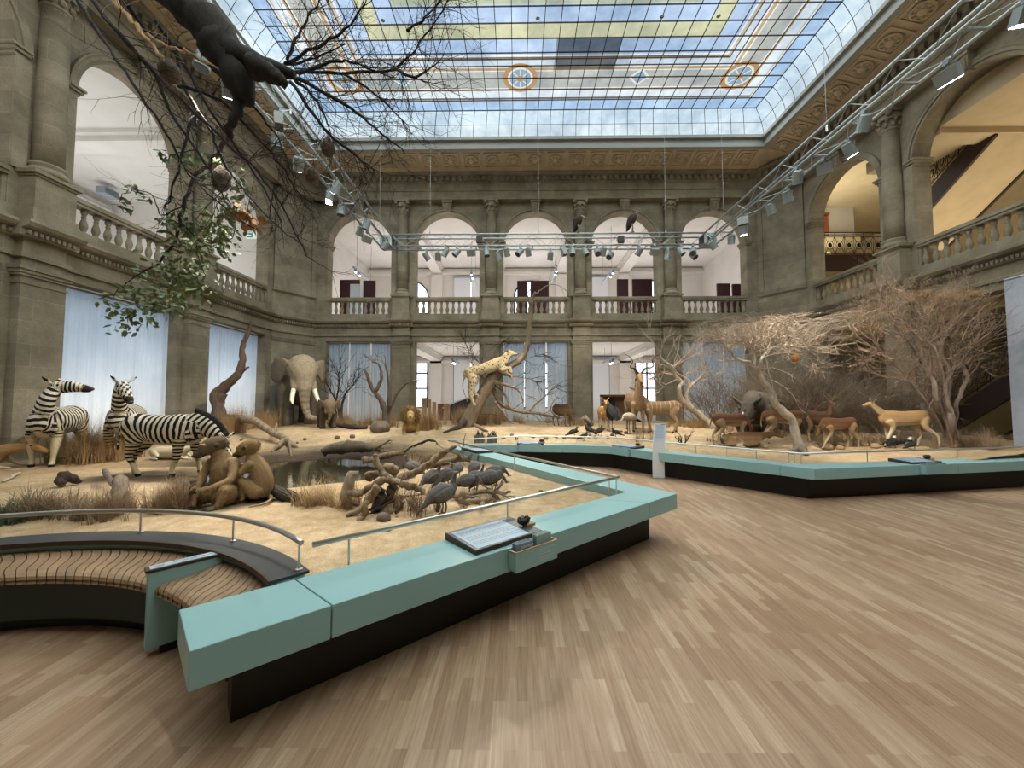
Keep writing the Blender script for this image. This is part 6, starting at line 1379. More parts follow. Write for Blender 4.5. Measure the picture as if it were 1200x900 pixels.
for k in range(700):
    a = r.uniform(0, 6.28); q = r.uniform(.1, .2); p = V((.6 - r.uniform(0, .26), q * math.cos(a), .66 + q * math.sin(a))); d = V((-.25, math.cos(a), math.sin(a) * .9 - .25)).normalized() * r.uniform(.1, .2); m.tube([p, p + d * .6 + V((.02, 0, 0)), p + d + V((0, 0, -.03))], [.014, .012, .002], 3, cap=False)
m.build('mane', plain('lion_mane', '#8f7040', .9, var=.4, scale=12), o, fix=False)
# ---- leopard on the tree
LEO = attr_mat('leopard_fur', nscale=60, nvar=.1)
tn = LEO.node_tree; 
def spots():
    t = NT('leopard_spots'); a = t.add('ShaderNodeVertexColor'); a.layer_name = 'coat'; v = t.add('ShaderNodeTexVoronoi', Scale=12.0); t.link(t.co('Object'), v.inputs['Vector']); n = t.noise(40)
    f = t.ramp(v.outputs['Distance'], [(.27, '#ffffff'), (.34, '#000000')]); t.base(t.mix(a.outputs[0], '#2b1b10', f)); t.b.inputs['Roughness'].default_value = .85; return t.m
ch, q = quad(b=.75, w=.2, dep=.42, lt=1.7, neck=((.7, 0, .84), (.84, 0, .92), (.94, 0, .95)), nr=((.13, .17), (.12, .14), (.11, .12)), head=((.93, 0, .97), (1.04, 0, .95), (1.16, 0, .88)), hr=((.12, .125), (.1, .1), (.065, .06)), ear=.09, earw=.05, fl=.25, fr=.35, hl=.0, hr_=-.2, lift=(.12, .3, -.05, -.3), tail=((-.78, 0, .8), (-1.0, .05, .45), (-1.02, .05, -.1)))
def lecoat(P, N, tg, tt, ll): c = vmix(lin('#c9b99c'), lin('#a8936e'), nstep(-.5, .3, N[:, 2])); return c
p = aty(579, 440, gp(545, 500).y - .28); LP = animal('leopard', 'spotted leopard standing on the leaning dead tree', 'leopard', body_mesh('body', ch, lecoat, .016, 2, spots()), p + V((0, 0, -.5)), .05, 1.05); LP.rotation_euler = (0, -.36, .08); head_parts(LP, q, .016)
# ---- baboons
def fingers(ch, tg, w, d, side, r=.011, L=.07):
    d = V(d).normalized(); s = V(side).normalized(); n = d.cross(s); w = V(w)
    ch.append((tg, [(*w, .026, .026), (*(w + d * .05), .034, .02), (*(w + d * .075), .03, .016)]))
    for k, l in enumerate((.85, 1.0, .95, .75)):
        b = w + d * .07 + s * (.026 - .0175 * k); ch.append((tg, [(*b, r, r), (*(b + d * L * l * .5 + n * .006), r * .95, r * .95), (*(b + d * L * l * .85 - n * .02), r * .8, r * .8)]))
    b = w + d * .02 + s * .028; ch.append((tg, [(*b, r, r), (*(b + s * .025 + d * .025), r, r), (*(b + s * .03 + d * .05), r * .8, r * .8)]))
FURB = attr_mat('baboon_fur', nscale=90, nvar=.3, bump=.4)
def baboon(label, loc, rz, h, chains, headc, headd, dark, tail):
    ch = list(chains); H = V(headc); d = V(headd).normalized(); s = d.cross(V((0, 0, 1))).normalized(); u = s.cross(d)
    ch += [('head', [(*(H - d * .07), .1, .105), (*(H + d * .02), .108, .11), (*(H + d * .09 - u * .01), .085, .09)]), ('muzzle', [(*(H + d * .1 - u * .04), .065, .06), (*(H + d * .16 - u * .052), .06, .054), (*(H + d * .195 - u * .058), .054, .05)]), ('brow', [(*(H + d * .105 + u * .045 + s * .055), .026, .018), (*(H + d * .125 + u * .05), .026, .02), (*(H + d * .105 + u * .045 - s * .055), .026, .018)])]
    for e in (1, -1): ch.append(('ear', [(*(H + s * e * .1), .022, .032), (*(H + s * e * .118 - d * .01), .016, .026)]))
    HS = 1.2; ch = [(tg, [(*(H + (V(q[:3]) - H) * HS), *[x * HS for x in q[3:]]) for q in pts]) if tg in ('head', 'muzzle', 'brow', 'ear') else (tg, pts) for tg, pts in ch]
    ch.append(('tail', [(*p, r_) for p, r_ in zip(tail, (.035, .025, .02, .014))]))
    A, B, D = (np.array(lin(c)) for c in ('#ac916b', '#8a7254', '#40342c'))
    def coat(P, N, tg, tt, ll):
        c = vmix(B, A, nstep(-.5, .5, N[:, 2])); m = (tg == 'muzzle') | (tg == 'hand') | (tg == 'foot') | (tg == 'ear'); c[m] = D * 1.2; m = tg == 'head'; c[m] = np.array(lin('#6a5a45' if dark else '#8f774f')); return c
    o = animal('baboon', label, 'baboon', body_mesh('body', ch, coat, .011, 2, FURB), loc, rz, h); eyes(o, [H + (d * .135 + u * .018 + s * e * .042) * 1.2 for e in (1, -1)], .015)
    m = MB()
    for e in (1, -1): m.ball(H + (d * .246 - u * .045 + s * e * .018) * 1.2, .009, 6, 4)
    m.build('nostrils', EYE_M, o); fur(o, o.children[0].data, 6000, .04, HAIRB, 3, skip=lambda p: (p - H - d * .2).length < .13 or p.z < .07); return o
def fur(o, me, n, L, mat, seed=1, thin=.0028, skip=None):
    r = random.Random(seed); m = MB(); vs = me.vertices; N = len(vs); cc = me.color_attributes['coat'].data
    for _ in range(n):
        v = vs[r.randrange(N)]; p, q = v.co.copy(), v.normal.copy()
        if skip and skip(p): continue
        k = r.uniform(.75, 1.3); m.col = tuple(min(1, x * k) for x in cc[v.index].color[:3])
        d = (q * .55 + V((r.uniform(-.3, .3), r.uniform(-.3, .3), -.75))).normalized() * L * r.uniform(.5, 1.2); s = d.cross(q)
        if s.length < 1e-6: continue
        s.normalize(); s *= thin; a = p - q * .002; m.f.append((m.P(a - s), m.P(a + s), m.P(a + d * .6 + s * .6 + q * .004), m.P(a + d)))
    m.build('hair', mat, o, fix=False)
HAIRB = attr_mat('baboon_hair', nscale=30, nvar=.2, rough=.95)
# large one: sits facing the camera left, arm across the knee.  local x = towards camera right..., built in world axes (x right, y away)
def sitter(label, loc, h):
    ch = [('torso', [(.0, .06, .14, .2, .17), (.02, .06, .3, .2, .19), (.02, .04, .5, .2, .18), (.0, .02, .68, .19, .16), (-.02, .0, .78, .14, .12)]), ('neck', [(-.03, -.01, .8, .11, .11), (-.07, -.05, .9, .1, .1)])]
    ch += [('thigh', [(.1, .02, .16, .13, .14), (.2, -.12, .26, .13, .14), (.24, -.22, .32, .1, .1)]), ('shin', [(.24, -.24, .3, .075, .085), (.2, -.28, .14, .05, .055), (.12, -.3, .05, .045, .04)]), ('foot', [(.12, -.3, .045, .045, .035), (.02, -.36, .035, .045, .03), (-.06, -.4, .03, .04, .025)])]
    ch += [('thigh', [(-.1, .04, .16, .12, .13), (-.2, -.1, .24, .11, .12), (-.25, -.2, .3, .085, .09)]), ('shin', [(-.25, -.22, .28, .06, .07), (-.25, -.25, .12, .045, .05), (-.25, -.28, .05, .042, .038)]), ('foot', [(-.25, -.28, .045, .045, .035), (-.27, -.38, .035, .045, .03), (-.28, -.46, .03, .04, .025)])]
    ch += [('arm', [(.17, .0, .72, .085, .09), (.24, -.08, .58, .065, .07), (.26, -.17, .46, .055, .06)]), ('arm', [(.26, -.18, .46, .052, .056), (.1, -.3, .38, .045, .048), (-.1, -.34, .34, .034, .034)])]
    fingers(ch, 'hand', (-.1, -.34, .34), (-.9, -.05, -.25), (0, -.5, .8))
    ch += [('arm', [(-.17, .0, .72, .08, .085), (-.23, -.08, .56, .06, .065), (-.22, -.16, .42, .05, .055)]), ('arm', [(-.22, -.17, .42, .05, .052), (-.2, -.26, .26, .042, .044), (-.18, -.33, .12, .034, .034)])]
    fingers(ch, 'hand', (-.18, -.33, .12), (.1, -.35, -.9), (.9, 0, .1))
    for k in range(4): ch += [('foot', [(-.07 + .012 * k, -.4 - .012 * k, .03, .012), (-.1 + .01 * k, -.44 - .02 * k, .018, .011)]), ('foot', [(-.30 + .018 * k, -.46, .028, .012), (-.31 + .02 * k, -.51, .016, .011)])]
    return baboon(label, loc, 0, h, ch, (-.1, -.08, 1.0), (-.55, -.75, -.3), True, ((.1, .2, .1), (.3, .3, .05), (.5, .3, .03), (.62, .2, .02)))
def groomer(label, loc, h):
    ch = [('torso', [(.16, .05, .2, .17, .16), (.16, .04, .36, .17, .17), (.11, .02, .54, .16, .16), (.03, .0, .7, .14, .13), (-.02, .0, .78, .1, .1)]), ('neck', [(-.02, 0, .8, .085, .09), (-.06, -.01, .88, .08, .08)])]
    for y in (-.12, .16): ch += [('thigh', [(.14, y * .8, .18, .11, .13), (.0, y, .3, .1, .11), (-.1, y - .03, .38, .075, .08)]), ('shin', [(-.1, y - .03, .36, .06, .065), (-.08, y - .03, .2, .045, .05), (-.06, y - .03, .06, .04, .038)]), ('foot', [(-.05, y - .03, .045, .04, .032), (-.16, y - .06, .03, .042, .026), (-.24, y - .08, .025, .036, .022)])]
    ch += [('arm', [(.03, -.13, .68, .07, .075), (-.08, -.18, .54, .055, .06), (-.14, -.17, .46, .046, .05)]), ('arm', [(-.14, -.17, .46, .045, .048), (-.24, -.16, .5, .036, .038), (-.34, -.15, .55, .028, .028)])]; fingers(ch, 'hand', (-.34, -.15, .55), (-.9, .1, .25), (0, -.5, .8), .009, .055)
    ch += [('arm', [(.02, .13, .68, .07, .075), (-.12, .14, .6, .05, .055), (-.22, .1, .62, .034, .036), (-.32, .06, .66, .028, .028)])]; fingers(ch, 'hand', (-.32, .06, .66), (-.9, -.1, .2), (0, .5, .8), .009, .055)
    for k in range(4): ch += [('foot', [(-.24, -.22 + .018 * k, .025, .011), (-.29, -.22 + .02 * k, .014, .01)])]
    return baboon(label, loc, 0, h, ch, (-.09, -.02, .96), (-.85, -.1, -.3), False, ((.26, .1, .12), (.38, -.05, .05), (.42, -.3, .03), (.3, -.5, .02)))
pb = gp(254, 594); sitter('large baboon sitting upright with one arm across its knee', pb + V((-.02, .1, -.03)), .80); groomer('smaller baboon sitting right and grooming the large baboon', gp(289, 591) + V((.0, .1, .02)), .73)
log([pb + V((-.1, .3, .05)), pb + V((.4, .35, .1)), pb + V((.9, .2, .06))], [.08, .1, .05], 'dark log under the sitting baboons', 'wood_piece', 5, BK_BLACK)
log([pb + V((-.45, .2, .3)), pb + V((-.38, .18, .18)), pb + V((-.25, .15, .05))], [.05, .12, .12], 'black burnt stump left of the large baboon', 'wood_piece', 6, BK_BLACK)
# ---- birds
def bird(name, label, loc, rz, h, body, neck, hd, beak, legs, cols, group=None, wing=None, tail=None, casque=None, legc='#6f6358', beakc='#8a7a66', cat='bird', legr=.012):
    """facing +x, sizes in metres before scale h"""
    ch = [('body', body), ('neck', neck)]
    H = V(neck[-1][:3]); ch.append(('head', [(H.x - hd * .3, H.y, H.z + hd * .2, hd * .8, hd * .85), (H.x + hd * .4, H.y, H.z + hd * .2, hd * .7, hd * .75)]))
    if tail: ch.append(('tail', tail))
    C = {k: np.array(lin(v)) for k, v in cols.items()}
    def coat(P, N, tg, tt, ll):
        c = np.tile(C['body'], (len(P), 1)); c[(tg == 'neck')] = C['neck']; c[tg == 'head'] = C['head']; c[tg == 'tail'] = C.get('tail', C['body'])
        if 'belly' in C: m = (tg == 'body') & (N[:, 2] < -.3); c[m] = C['belly']
        if 'ruff' in C: m = (tg == 'neck') & (tt < .3); c[m] = C['ruff']
        return c
    o = animal(name, label, cat, body_mesh('body', ch, coat, .009 if hd < .04 else .014, 2, FEATHER), loc, rz, h, group)
    eyes(o, [H + V((hd * .45, s * hd * .72, hd * .4)) for s in (1, -1)], hd * .16)
    m = MB(); b0 = H + V((hd * .9, 0, hd * .15)); m.tube([b0, b0 + V((beak * .55, 0, -beak * .05)), b0 + V((beak, 0, -beak * .22))], [hd * .5, hd * .38, hd * .06], 8); m.build('beak', plain('beak_' + beakc[1:], beakc, .5) if 'beak_' + beakc[1:] not in bpy.data.materials else bpy.data.materials['beak_' + beakc[1:]], o, True)
    ln = 'leg_' + legc[1:]; lm = bpy.data.materials.get(ln) or plain(ln, legc, .7)
    for s in (1, -1):
        x, z, l = legs; m = MB(); y = s * .05 * (1 if hd > .03 else .8); m.tube([(x, y, z), (x + .02, y, z * .5), (x, y, .015)], [legr * 1.8, legr, legr], 6)
        for a in (-.5, 0, .5, PI): m.tube([(x, y, .015), (x + l * math.cos(a), y + l * math.sin(a), .005)], [legr, legr * .5], 5)
        m.build('leg', lm, o, True)
    if wing:
        for s in (1, -1):
            m = MB(); C2 = loft(m, c3([(a, s * b, c, d, e) for a, b, c, d, e in wing]), 10); m.col = None; w_ = m.build('wing', bpy.data.materials.get('wing_' + cols['wing'][1:]) or plain('wing_' + cols['wing'][1:], cols['wing'], .85, var=.3, scale=40), o, True)
    if casque: m = MB(); m.tube([H + V((0, 0, hd * .8)), H + V((-hd * .3, 0, hd * 1.8))], [hd * .4, hd * .12], 7); m.build('casque', bpy.data.materials.get('casque') or plain('casque', '#6b5a44', .6), o, True)
    return o
GB = [(-.2, 0, .2, .05, .05), (-.12, 0, .24, .1, .1), (.0, 0, .27, .12, .125), (.1, 0, .29, .1, .1), (.15, 0, .32, .06, .07)]
GN = [(.14, 0, .34, .045, .05), (.18, 0, .42, .025, .025), (.2, 0, .5, .02, .02)]
GND = [(.14, 0, .3, .045, .05), (.22, 0, .26, .028, .028), (.27, 0, .18, .02, .02)]
GC = dict(body='#6a6664', neck='#575254', head='#98a5ad', wing='#605c5b', tail='#5a5553', belly='#4d4948')
def guinea(px, py, rz, lab, s=1.0, down=False, dz=0):
    return bird('guineafowl', lab, gp(px, py) + V((0, 0, dz)), rz, s * .78, GB, GND if down else GN, .025, .03, (.02, .18, .05), GC, wing=[(-.14, .09, .24, .02, .04), (0, .115, .27, .025, .08), (.1, .09, .29, .02, .05)], tail=[(-.18, 0, .2, .05, .04), (-.28, 0, .14, .04, .025), (-.33, 0, .1, .03, .015)], casque=True, legr=.009)
guinea(518, 603, .75, 'guineafowl standing upright nearest the steel rail', 1.2); guinea(548, 580, .2, 'guineafowl with lowered head, left of the two grey backs', 1.0, True); guinea(556, 574, .5, 'guineafowl beside the lowered grey back, head raised', .95); guinea(574, 579, .15, 'large dark guineafowl feeding at the right of the flock', 1.15, True); guinea(580, 569, .1, 'guineafowl at the far right of the flock, feeding', 1.05, True)
guinea(556, 560, 1.2, 'guineafowl seen from behind under the horizontal limb', .95); guinea(536, 562, 1.4, 'guineafowl half hidden under the horizontal limb', .95); guinea(522, 574, 1.0, 'dark guineafowl in the shade of the big log', 1.05); guinea(484, 570, 2.8, 'guineafowl looking out behind the curved limb', .9, dz=.12); guinea(506, 576, .9, 'guineafowl with raised blue head behind the brown grass', 1.05)
# truss vultures are placed with the truss
VB = [(-.2, 0, .28, .06, .05), (-.12, 0, .38, .13, .12), (0, 0, .54, .16, .15), (.06, 0, .67, .13, .13), (.08, 0, .75, .09, .09)]
def vulture(label, loc, rz, s, down=False):
    nkc = [(.12, 0, .74, .07, .07), (.2, 0, .82, .035, .035), (.26, 0, .9, .03, .03)] if not down else [(.12, 0, .72, .07, .07), (.24, 0, .68, .035, .035), (.3, 0, .58, .03, .03)]
    return bird('vulture', label, loc, rz, s, VB, nkc, .045, .09, (.0, .4, .09), dict(body='#3b322b', neck='#8f8477', head='#6a5f55', wing='#2e2722', tail='#241f1b', ruff='#8a7c6a'), wing=[(.05, .14, .68, .03, .07), (-.02, .17, .54, .04, .12), (-.13, .13, .34, .03, .09), (-.2, .07, .16, .02, .04)], tail=[(-.17, 0, .3, .07, .04), (-.24, 0, .1, .06, .02)], legr=.018)
bird('marabou_stork', 'black backed stork standing hunched beside the small pale antelope', gp(716, 506), 1.9, 1.12, [(-.25, 0, .42, .05, .05), (-.15, 0, .5, .12, .12), (0, 0, .62, .15, .17), (.08, 0, .74, .11, .12)], [(.08, 0, .78, .07, .07), (.14, 0, .86, .04, .04), (.2, 0, .9, .035, .035)], .05, .26, (0, .48, .08), dict(body='#2c2d30', neck='#5b5048', head='#a0897a', wing='#1f2024', belly='#9a958c'), wing=[(.04, .13, .7, .03, .1), (-.08, .15, .55, .04, .15), (-.24, .09, .4, .03, .09)], legc='#8b8a84', beakc='#8d8272', legr=.014)
bird('crane', 'pale grey crane with dark tail standing before the kudu bull', gp(737, 509), PI + .35, 1.0, [(-.26, 0, .5, .06, .05), (-.14, 0, .55, .12, .11), (.02, 0, .58, .14, .13), (.14, 0, .58, .09, .09)], [(.14, 0, .58, .06, .06), (.24, 0, .5, .03, .03), (.3, 0, .42, .025, .025)], .035, .08, (0, .5, .08), dict(body='#b3aa98', neck='#bdb5a5', head='#a49c8d', wing='#a79d8b', tail='#1d1b1a'), wing=[(-.2, .1, .54, .02, .05), (-.04, .14, .57, .025, .09), (.08, .1, .58, .02, .06)], tail=[(-.22, 0, .5, .07, .05), (-.38, 0, .44, .07, .04), (-.46, 0, .4, .04, .02)], legr=.014)
SMB = [(-.12, 0, .09, .03, .025), (-.04, 0, .13, .055, .055), (.05, 0, .15, .05, .05)]; SMN = [(.05, 0, .16, .035, .035), (.08, 0, .21, .025, .025), (.09, 0, .24, .02, .02)]
def small_bird(px, py, rz, s, lab, cols): return bird('plover', lab, gp(px, py), rz, s, SMB, SMN, .025, .03, (.0, .1, .03), cols, tail=[(-.1, 0, .09, .035, .02), (-.2, 0, .06, .03, .012)], wing=[(-.1, .045, .1, .015, .025), (.0, .06, .14, .02, .04)], legr=.006)
BW_ = dict(body='#211f1e', neck='#e1ddd4', head='#1a1918', wing='#1d1b1a', belly='#d9d5cb', tail='#17161a')
small_bird(1046, 525, .4, 1.3, 'small black and white bird with raised tail left under the pale antelope', BW_); small_bird(1062, 526, -1.4, 1.3, 'small black and white bird standing upright under the pale antelope', BW_); small_bird(1069, 528, .1, 1.1, 'small dark bird feeding right under the pale antelope', dict(BW_, neck='#3a332e', belly='#4a423a'))
DK = dict(body='#2f2925', neck='#4a4038', head='#8a7d70', wing='#27221f', belly='#3a322c', tail='#1f1b19')
for k, (px, py, rz, s, lab) in enumerate(((672, 513, .3, 2.2, 'dark vulture feeding on the ground left below the stork'), (690, 510, 2.2, 2.4, 'dark vulture crouching on the ground below the stork'), (684, 517, -.5, 1.8, 'dark bird nearest the far rail below the stork'), (703, 511, .8, 2.2, 'dark bird on the ground between stork and far rail'), (722, 513, 3.0, 2.0, 'dark bird on the ground below the crane'))): small_bird(px, py, rz, s * .62, lab, DK)
bird('vulture', 'pale necked vulture sitting on the ground left below the stork', gp(688, 507), 2.6, .7, VB, [(.12, 0, .72, .07, .07), (.22, 0, .7, .035, .035), (.3, 0, .62, .03, .03)], .045, .09, (0, .4, .09), dict(body='#8d7f6c', neck='#c8bba6', head='#b5a692', wing='#4b4036', tail='#241f1b'), wing=[(.05, .14, .64, .03, .07), (-.06, .17, .5, .04, .14), (-.22, .12, .34, .03, .1)], legr=.018)
# small planter cubes on the sand behind the rail
for px, lab in ((562, 'left'), (577, 'right')):
    p = gp(px, 518); o = thing('specimen_block', 'grey stone block with dark sprigs behind the far rail, %s one of two' % lab, 'block', p); m = MB(); m.box(-.14, .14, -.14, .14, -.03, .2); m.build('block', STN, o); m = MB(); r = random.Random(px)
    for k in range(14): a = V((r.uniform(-.1, .1), r.uniform(-.1, .1), .2)); m.tube([a, a + V((r.uniform(-.06, .06), r.uniform(-.06, .06), r.uniform(.05, .16)))], [.012, .004], 4)
    m.build('sprigs', BK_DARK, o)
for k, (px, py) in enumerate(((590, 514), (605, 515), (625, 513), (640, 515), (652, 513), (770, 517), (600, 511), (661, 514))):
    stone(px, py, .07, 'small dark stone on the bright sand behind the far rail', STN, 'dark stones behind the far rail')
# ================================================================ lighting truss
TY, TZ0, TZ1 = 12.3, 0, 0
aL, aR = aty(458, 275, TY), aty(826, 275, TY); TX0, TX1 = aL.x, aR.x; TZ1 = aL.z; TZ0 = aty(458, 288.5, TY).z; TW = .34
def truss(label, p0, p1, side, nm='lighting_truss'):
    """box truss from p0 to p1 (upper inner chord), side = horizontal offset of the other chords"""
    p0, p1, side = V(p0), V(p1), V(side); o = thing(nm, label, 'truss', p0); d = p1 - p0; ln = d.length; dr = d.normalized(); dz = V((0, 0, TZ0 - TZ1))
    for q in (V(), side, dz, side + dz): m = MB(); m.tube([q, q + d], .028, 8); m.build('chord', ALU, o, True)
    n = int(ln / .85); m = MB(); rear = abs(dr.x) > .9
    for k in range(n):
        a, b, c = d * (k / n), d * ((k + .5) / n), d * ((k + 1) / n)
        for q in ((V(), side) if rear else (V(),)): m.tube([q + a, q + dz + b], .008, 5); m.tube([q + dz + b, q + c], .008, 5)
        if not rear: m.tube([dz + a, dz + side + b], .008, 5); m.tube([dz + side + b, dz + c], .008, 5)
    m.build('lacing', ALU, o)
    m = MB(); m.obox(side / 2 + dz, side / 2, dr * .022, V((0, 0, .012))); pm = m.mesh('cross_plate', ALU)
    for k in range(n + 1): q = obj('cross_plate', pm, o); q.location = d * (k / n)
    return o
T1 = truss('rear grey lighting truss hanging across the middle of the hall', (TX0, TY, TZ1), (TX1, TY, TZ1), (0, TW, 0))
T2 = truss('left grey lighting truss running towards the camera beside the dead limb', (TX0, TY, TZ1), (TX0, 1.5, TZ1), (-TW, 0, 0)); T3 = truss('right grey lighting truss running towards the camera at the right', (TX1, TY, TZ1), (TX1, 1.5, TZ1), (TW, 0, 0))
for x, l in ((TX0 - TW / 2, 'left'), (TX1 + TW / 2, 'right')):
    o = thing('corner_block', 'grey truss corner block at the %s end of the rear truss' % l, 'truss', (x, TY + TW / 2, (TZ0 + TZ1) / 2)); m = MB(); h = (TZ1 - TZ0) / 2
    m.box(-.2, .2, -.2, .2, -h, -h + .03); m.box(-.2, .2, -.2, .2, h - .03, h)
    for a in (-.2, .17):
        for b in (-.2, .17): m.box(a, a + .03, b, b + .03, -h, h)
    m.build('frame', ALU, o); m = MB(); m.box(-.19, .19, -.19, -.17, -h + .02, h - .02); m.box(-.19, .19, .17, .19, -h + .02, h - .02); m.build('plate', DARKALU, o); m = MB(); m.box(-.09, .09, -.2, -.19, -.09, .09); m.build('socket', BLACK, o)
def cable(x, y, label):
    o = thing('suspension_cable', label, 'cable', (x, y, TZ1)); m = MB(); m.tube([(0, 0, 0), (0, 0, GZ1 - .03 - TZ1)], .0045, 5); m.build('wire', DARKALU, o); m = MB(); m.lathe((0, 0, GZ1 - .06 - TZ1), [(.07, 0), (.05, .03)], 10); m.build('anchor', DARKALU, o); m = MB(); m.tube([(0, 0, -.02), (0, 0, .12)], .02, 6); m.build('shackle', ALU, o)
for px, l in ((445, 'outermost left'), (504, 'second from the left'), (631, 'middle'), (780, 'second from the right'), (848, 'outermost right')): cable(aty(px, 250, TY).x, TY, '%s thin steel cable carrying the rear truss' % l)
cable(TX1 + .17, 7.6, 'thin steel cable carrying the right truss'); cable(TX0 - .17, 7.0, 'thin steel cable carrying the left truss')
for px in (562, 727): p = aty(px, 282, TY); o = thing('junction_box', 'black junction box on the rear truss, %s one' % ('left' if px < 600 else 'right'), 'box', p); m = MB(); m.box(-.1, .1, -.12, -.02, -.1, .1); m.build('case', BLACK, o); m = MB(); m.box(-.13, .13, -.03, .0, -.03, .03); m.build('clamp', DARKALU, o)
LIT = emit('lit_lens', '#f4f2ff', 30); LENS = plain('dark_lens', '#3a4046', .15)
SPM = {}
def spotlight(loc, aim, label, group, lit=False, box=False):
    """loc: hanging point under the chord"""
    o = thing('spotlight', label, 'lamp', loc, 0, group); a = (V(aim) - V(loc)); a.normalize(); c = V((0, 0, -.2))
    m = MB(); m.box(-.03, .03, -.04, .04, -.03, .06); m.tube([(0, 0, 0), (0, 0, -.08)], .012, 6); m.build('clamp', DARKALU, o)
    s = a.cross(V((0, 0, 1))).normalized(); m = MB(); m.tube([c + s * .1, c + s * .1 + V((0, 0, .12)), c - s * .1 + V((0, 0, .12)), c - s * .1], .009, 5); m.build('yoke', DARKALU, o)
    m = MB()
    if box: u = s.cross(a); m.obox(c, a * .1, s * .13, u * .07)
    else: m.tube([c - a * .15, c - a * .13, c + a * .1, c + a * .12], [.06, .085, .1, .105], 14)
    h = m.build('housing', DARKALU, o); m = MB()
    if box: u = s.cross(a); m.obox(c + a * .102, a * .003, s * .12, u * .06)
    else: m.tube([c + a * .121, c + a * .125], [.09, .09], 14)
    m.build('lens', LIT if lit else LENS, h); return V(loc) + c + a * .2
LAMPS = []
r = random.Random(11)
for k, px in enumerate((497, 511, 522, 535, 552, 570, 583, 594, 609, 619, 646, 661, 671, 686, 700, 707, 718, 749, 767, 787, 798, 812, 818)):
    x = aty(px, 292, TY).x; LAMPS.append((spotlight((x, TY + r.choice((0, TW)), TZ0 - .03), (x + r.uniform(-6, 6), 15 + r.uniform(-8, 3), .6), 'grey spotlight hanging under the rear truss', 'spotlights under the rear truss', False, k % 7 == 4), 0))
for k, y in enumerate((11.7, 11.2, 10.7, 10.3, 9.5, 8.9, 8.5, 7.6, 6.9, 6.4, 5.7, 5.2)):
    lit = k in (5, 7, 10); LAMPS.append((spotlight((TX0 - TW * (k % 3 != 0), y, TZ0 - .03), (-5 + r.uniform(-4, 2), y + r.uniform(-1, 5), .6), ('lit ' if lit else '') + 'grey spotlight under the left truss', ('lit ' if lit else '') + 'spotlights under the left truss', lit, k % 4 == 1), lit))
for k, y in enumerate((11.8, 11.4, 10.8, 10.2, 9.6, 9.0, 8.2, 7.9, 7.3, 6.6, 5.6, 4.7)):
    lit = k in (2, 8, 10, 11); LAMPS.append((spotlight((TX1 + TW * (k % 3 != 0), y, TZ0 - .03), (9 + r.uniform(-3, 2), y + r.uniform(0, 4), .6), ('lit ' if lit else '') + 'grey spotlight under the right truss', ('lit ' if lit else '') + 'spotlights under the right truss', lit, k % 4 == 3 or k > 9), lit))
vulture('dark vulture crouching on the rear truss, left of two', V((aty(678, 270, TY).x, TY + .0, TZ1 + .02)), -.7, .72, True); vulture('dark vulture standing tall on the rear truss, right of two', V((aty(741, 270, TY).x, TY + .0, TZ1 + .02)), -.5, .78)
# ================================================================ light
w = bpy.data.worlds.new('World'); SC.world = w; w.use_nodes = True
bg = w.node_tree.nodes['Background']; bg.inputs[0].default_value = (.8, .89, 1.0, 1); bg.inputs[1].default_value = .55
sun = bpy.data.lights.new('overcast_sky_light', 'SUN'); sun.energy = 30; sun.angle = math.radians(150); sun.color = (1, .97, .92)
so = bpy.data.objects.new('overcast_sky_light', sun); COL.objects.link(so); so.location = (0, 8, 30)
def plight(name, loc, e, col, r=.15, spot=None, aim=None):
    l = bpy.data.lights.new(name, 'SPOT' if spot else 'POINT'); l.energy = e; l.color = col; l.shadow_soft_size = r
    if spot: l.spot_size = math.radians(spot); l.spot_blend = .6
    o = bpy.data.objects.new(name, l); COL.objects.link(o); o.location = loc
    if aim is not None: o.rotation_euler = (V(aim) - V(loc)).to_track_quat('-Z', 'Y').to_euler()
    return o
def alight(name, loc, sx, sy, e, col, rot=(0, 0, 0)):
    l = bpy.data.lights.new(name, 'AREA'); l.shape = 'RECTANGLE'; l.size = sx; l.size_y = sy; l.energy = e; l.color = col
    o = bpy.data.objects.new(name, l); COL.objects.link(o); o.location = loc; o.rotation_euler = rot; return o
WH, WM = (1, .97, .94), (1, .86, .68)
for x in RC:
    alight('added_gallery_fill', (x, 23, GF + .25), 3, 4, 120, (1, .93, .9), (PI, 0, 0))  # added light facing up, hidden below the sightline to brighten the gallery ceiling
    alight('added_room_fill', (x, 23.5, .3), 3, 4, 90, (1, .94, .88), (PI, 0, 0))  # added unseen fill for the lower rear rooms
for y in (15.6, 11.2, 6.7, 2.2): alight('added_gallery_fill', (-15.5, y, GF + .25), 4, 3, 115, (.93, .97, 1), (PI, 0, 0))  # added fill, out of sight on the left gallery floor
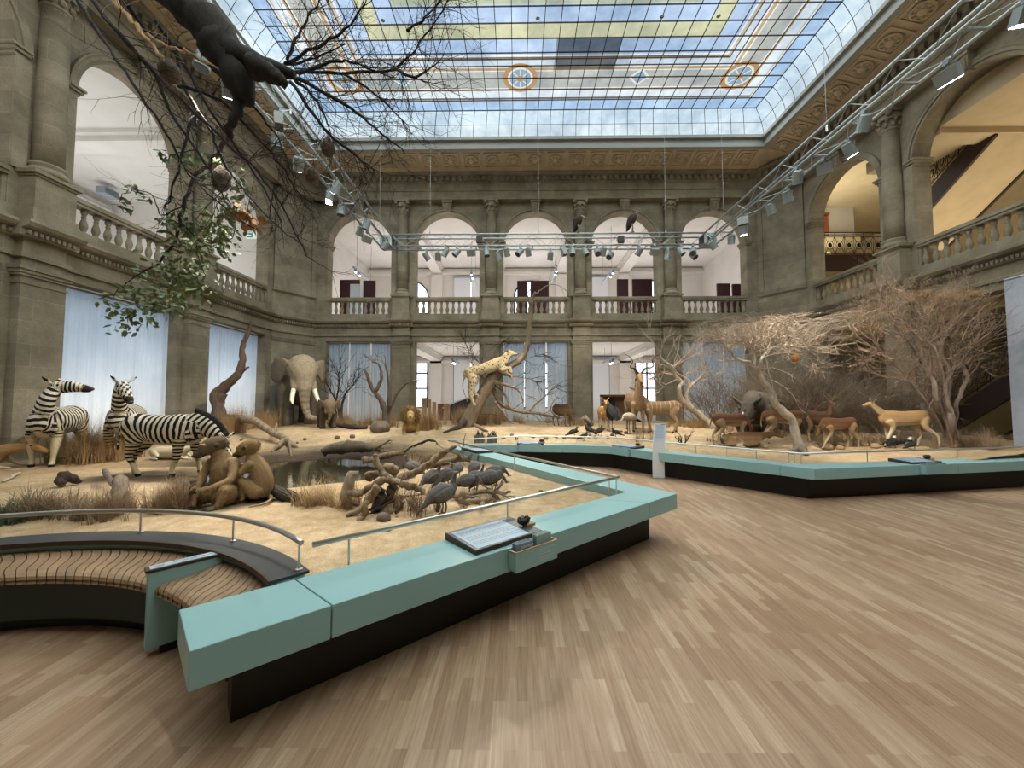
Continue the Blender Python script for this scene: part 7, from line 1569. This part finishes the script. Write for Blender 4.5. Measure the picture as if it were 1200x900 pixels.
for y in (15.6, 11.2, 6.7): alight('backlight', (-13.2, y, 2.4), 3.2, 4.2, 110, (.95, .97, 1), (0, -PI / 2, 0))
alight('added_stair_fill', (17, 12, GF + .3), 4, 8, 260, (1, .86, .62), (PI, 0, 0))  # added unseen fill that brightens the upper stair hall, no fixture
alight('added_stair_fill', (16, 19.5, 9.3), 2, 1.5, 120, (1, .93, .72), (PI, 0, 0))  # second added fill, hidden behind the landing
plight('added_stair_point', (17.5, 16, 4.3), 8, (1, .82, .5), .2)  # added dim point light for the lower stairs, no fixture modelled
SC.view_settings.view_transform = 'Standard'; SC.view_settings.look = 'None'; SC.view_settings.gamma = 1; SC.view_settings.use_curve_mapping = False
SC.view_settings.exposure = 0
SC.cycles.max_bounces = 6; SC.cycles.diffuse_bounces = 3; SC.cycles.transparent_max_bounces = 8; SC.cycles.sample_clamp_indirect = 4
SC.cycles.use_denoising = True
# the spotlights' beams
WARM = (1, .89, .75)
def beam(k, aim, e, deg=45):
    p = LAMPS[k][0]; plight('spotlight_beam', p + (V(aim) - p).normalized() * .12, e, WARM, .08, deg, aim)
for k, aim, e, deg in ((28, (-9, 9.5, 1), 900, 50), (27, (-6, 7.5, .6), 900, 55), (31, (-3.6, 5.5, .6), 700, 60), (26, (-9, 14.5, 1.5), 900, 45), (24, (-7, 12.5, .8), 700, 50), (34, (-3.2, 5.2, .6), 420, 50), (2, (-4.5, 14, 1), 600, 45), (6, (-1.4, 6.5, .6), 700, 60), (9, (-1, 14.5, 2), 900, 40), (11, (.5, 13.0, .8), 900, 50), (14, (4, 14, 1.2), 900, 45), (16, (3.2, 11, .7), 600, 55), (39, (6.6, 11.5, 2.0), 900, 45), (41, (8, 10.5, 1.2), 900, 50), (43, (11.8, 10.2, 2.0), 700, 50), (44, (9.8, 9.4, .9), 700, 45), (37, (7, 14, 1.5), 700, 50), (8, (.5, 6.5, .6), 450, 60), (18, (3.2, 18.6, 5.0), 500, 22), (4, (-9.9, 15.8, 2.8), 420, 25), (12, (-1.5, 9.5, .6), 500, 60)): beam(k, aim, e, deg)
SC.view_settings.exposure = .25
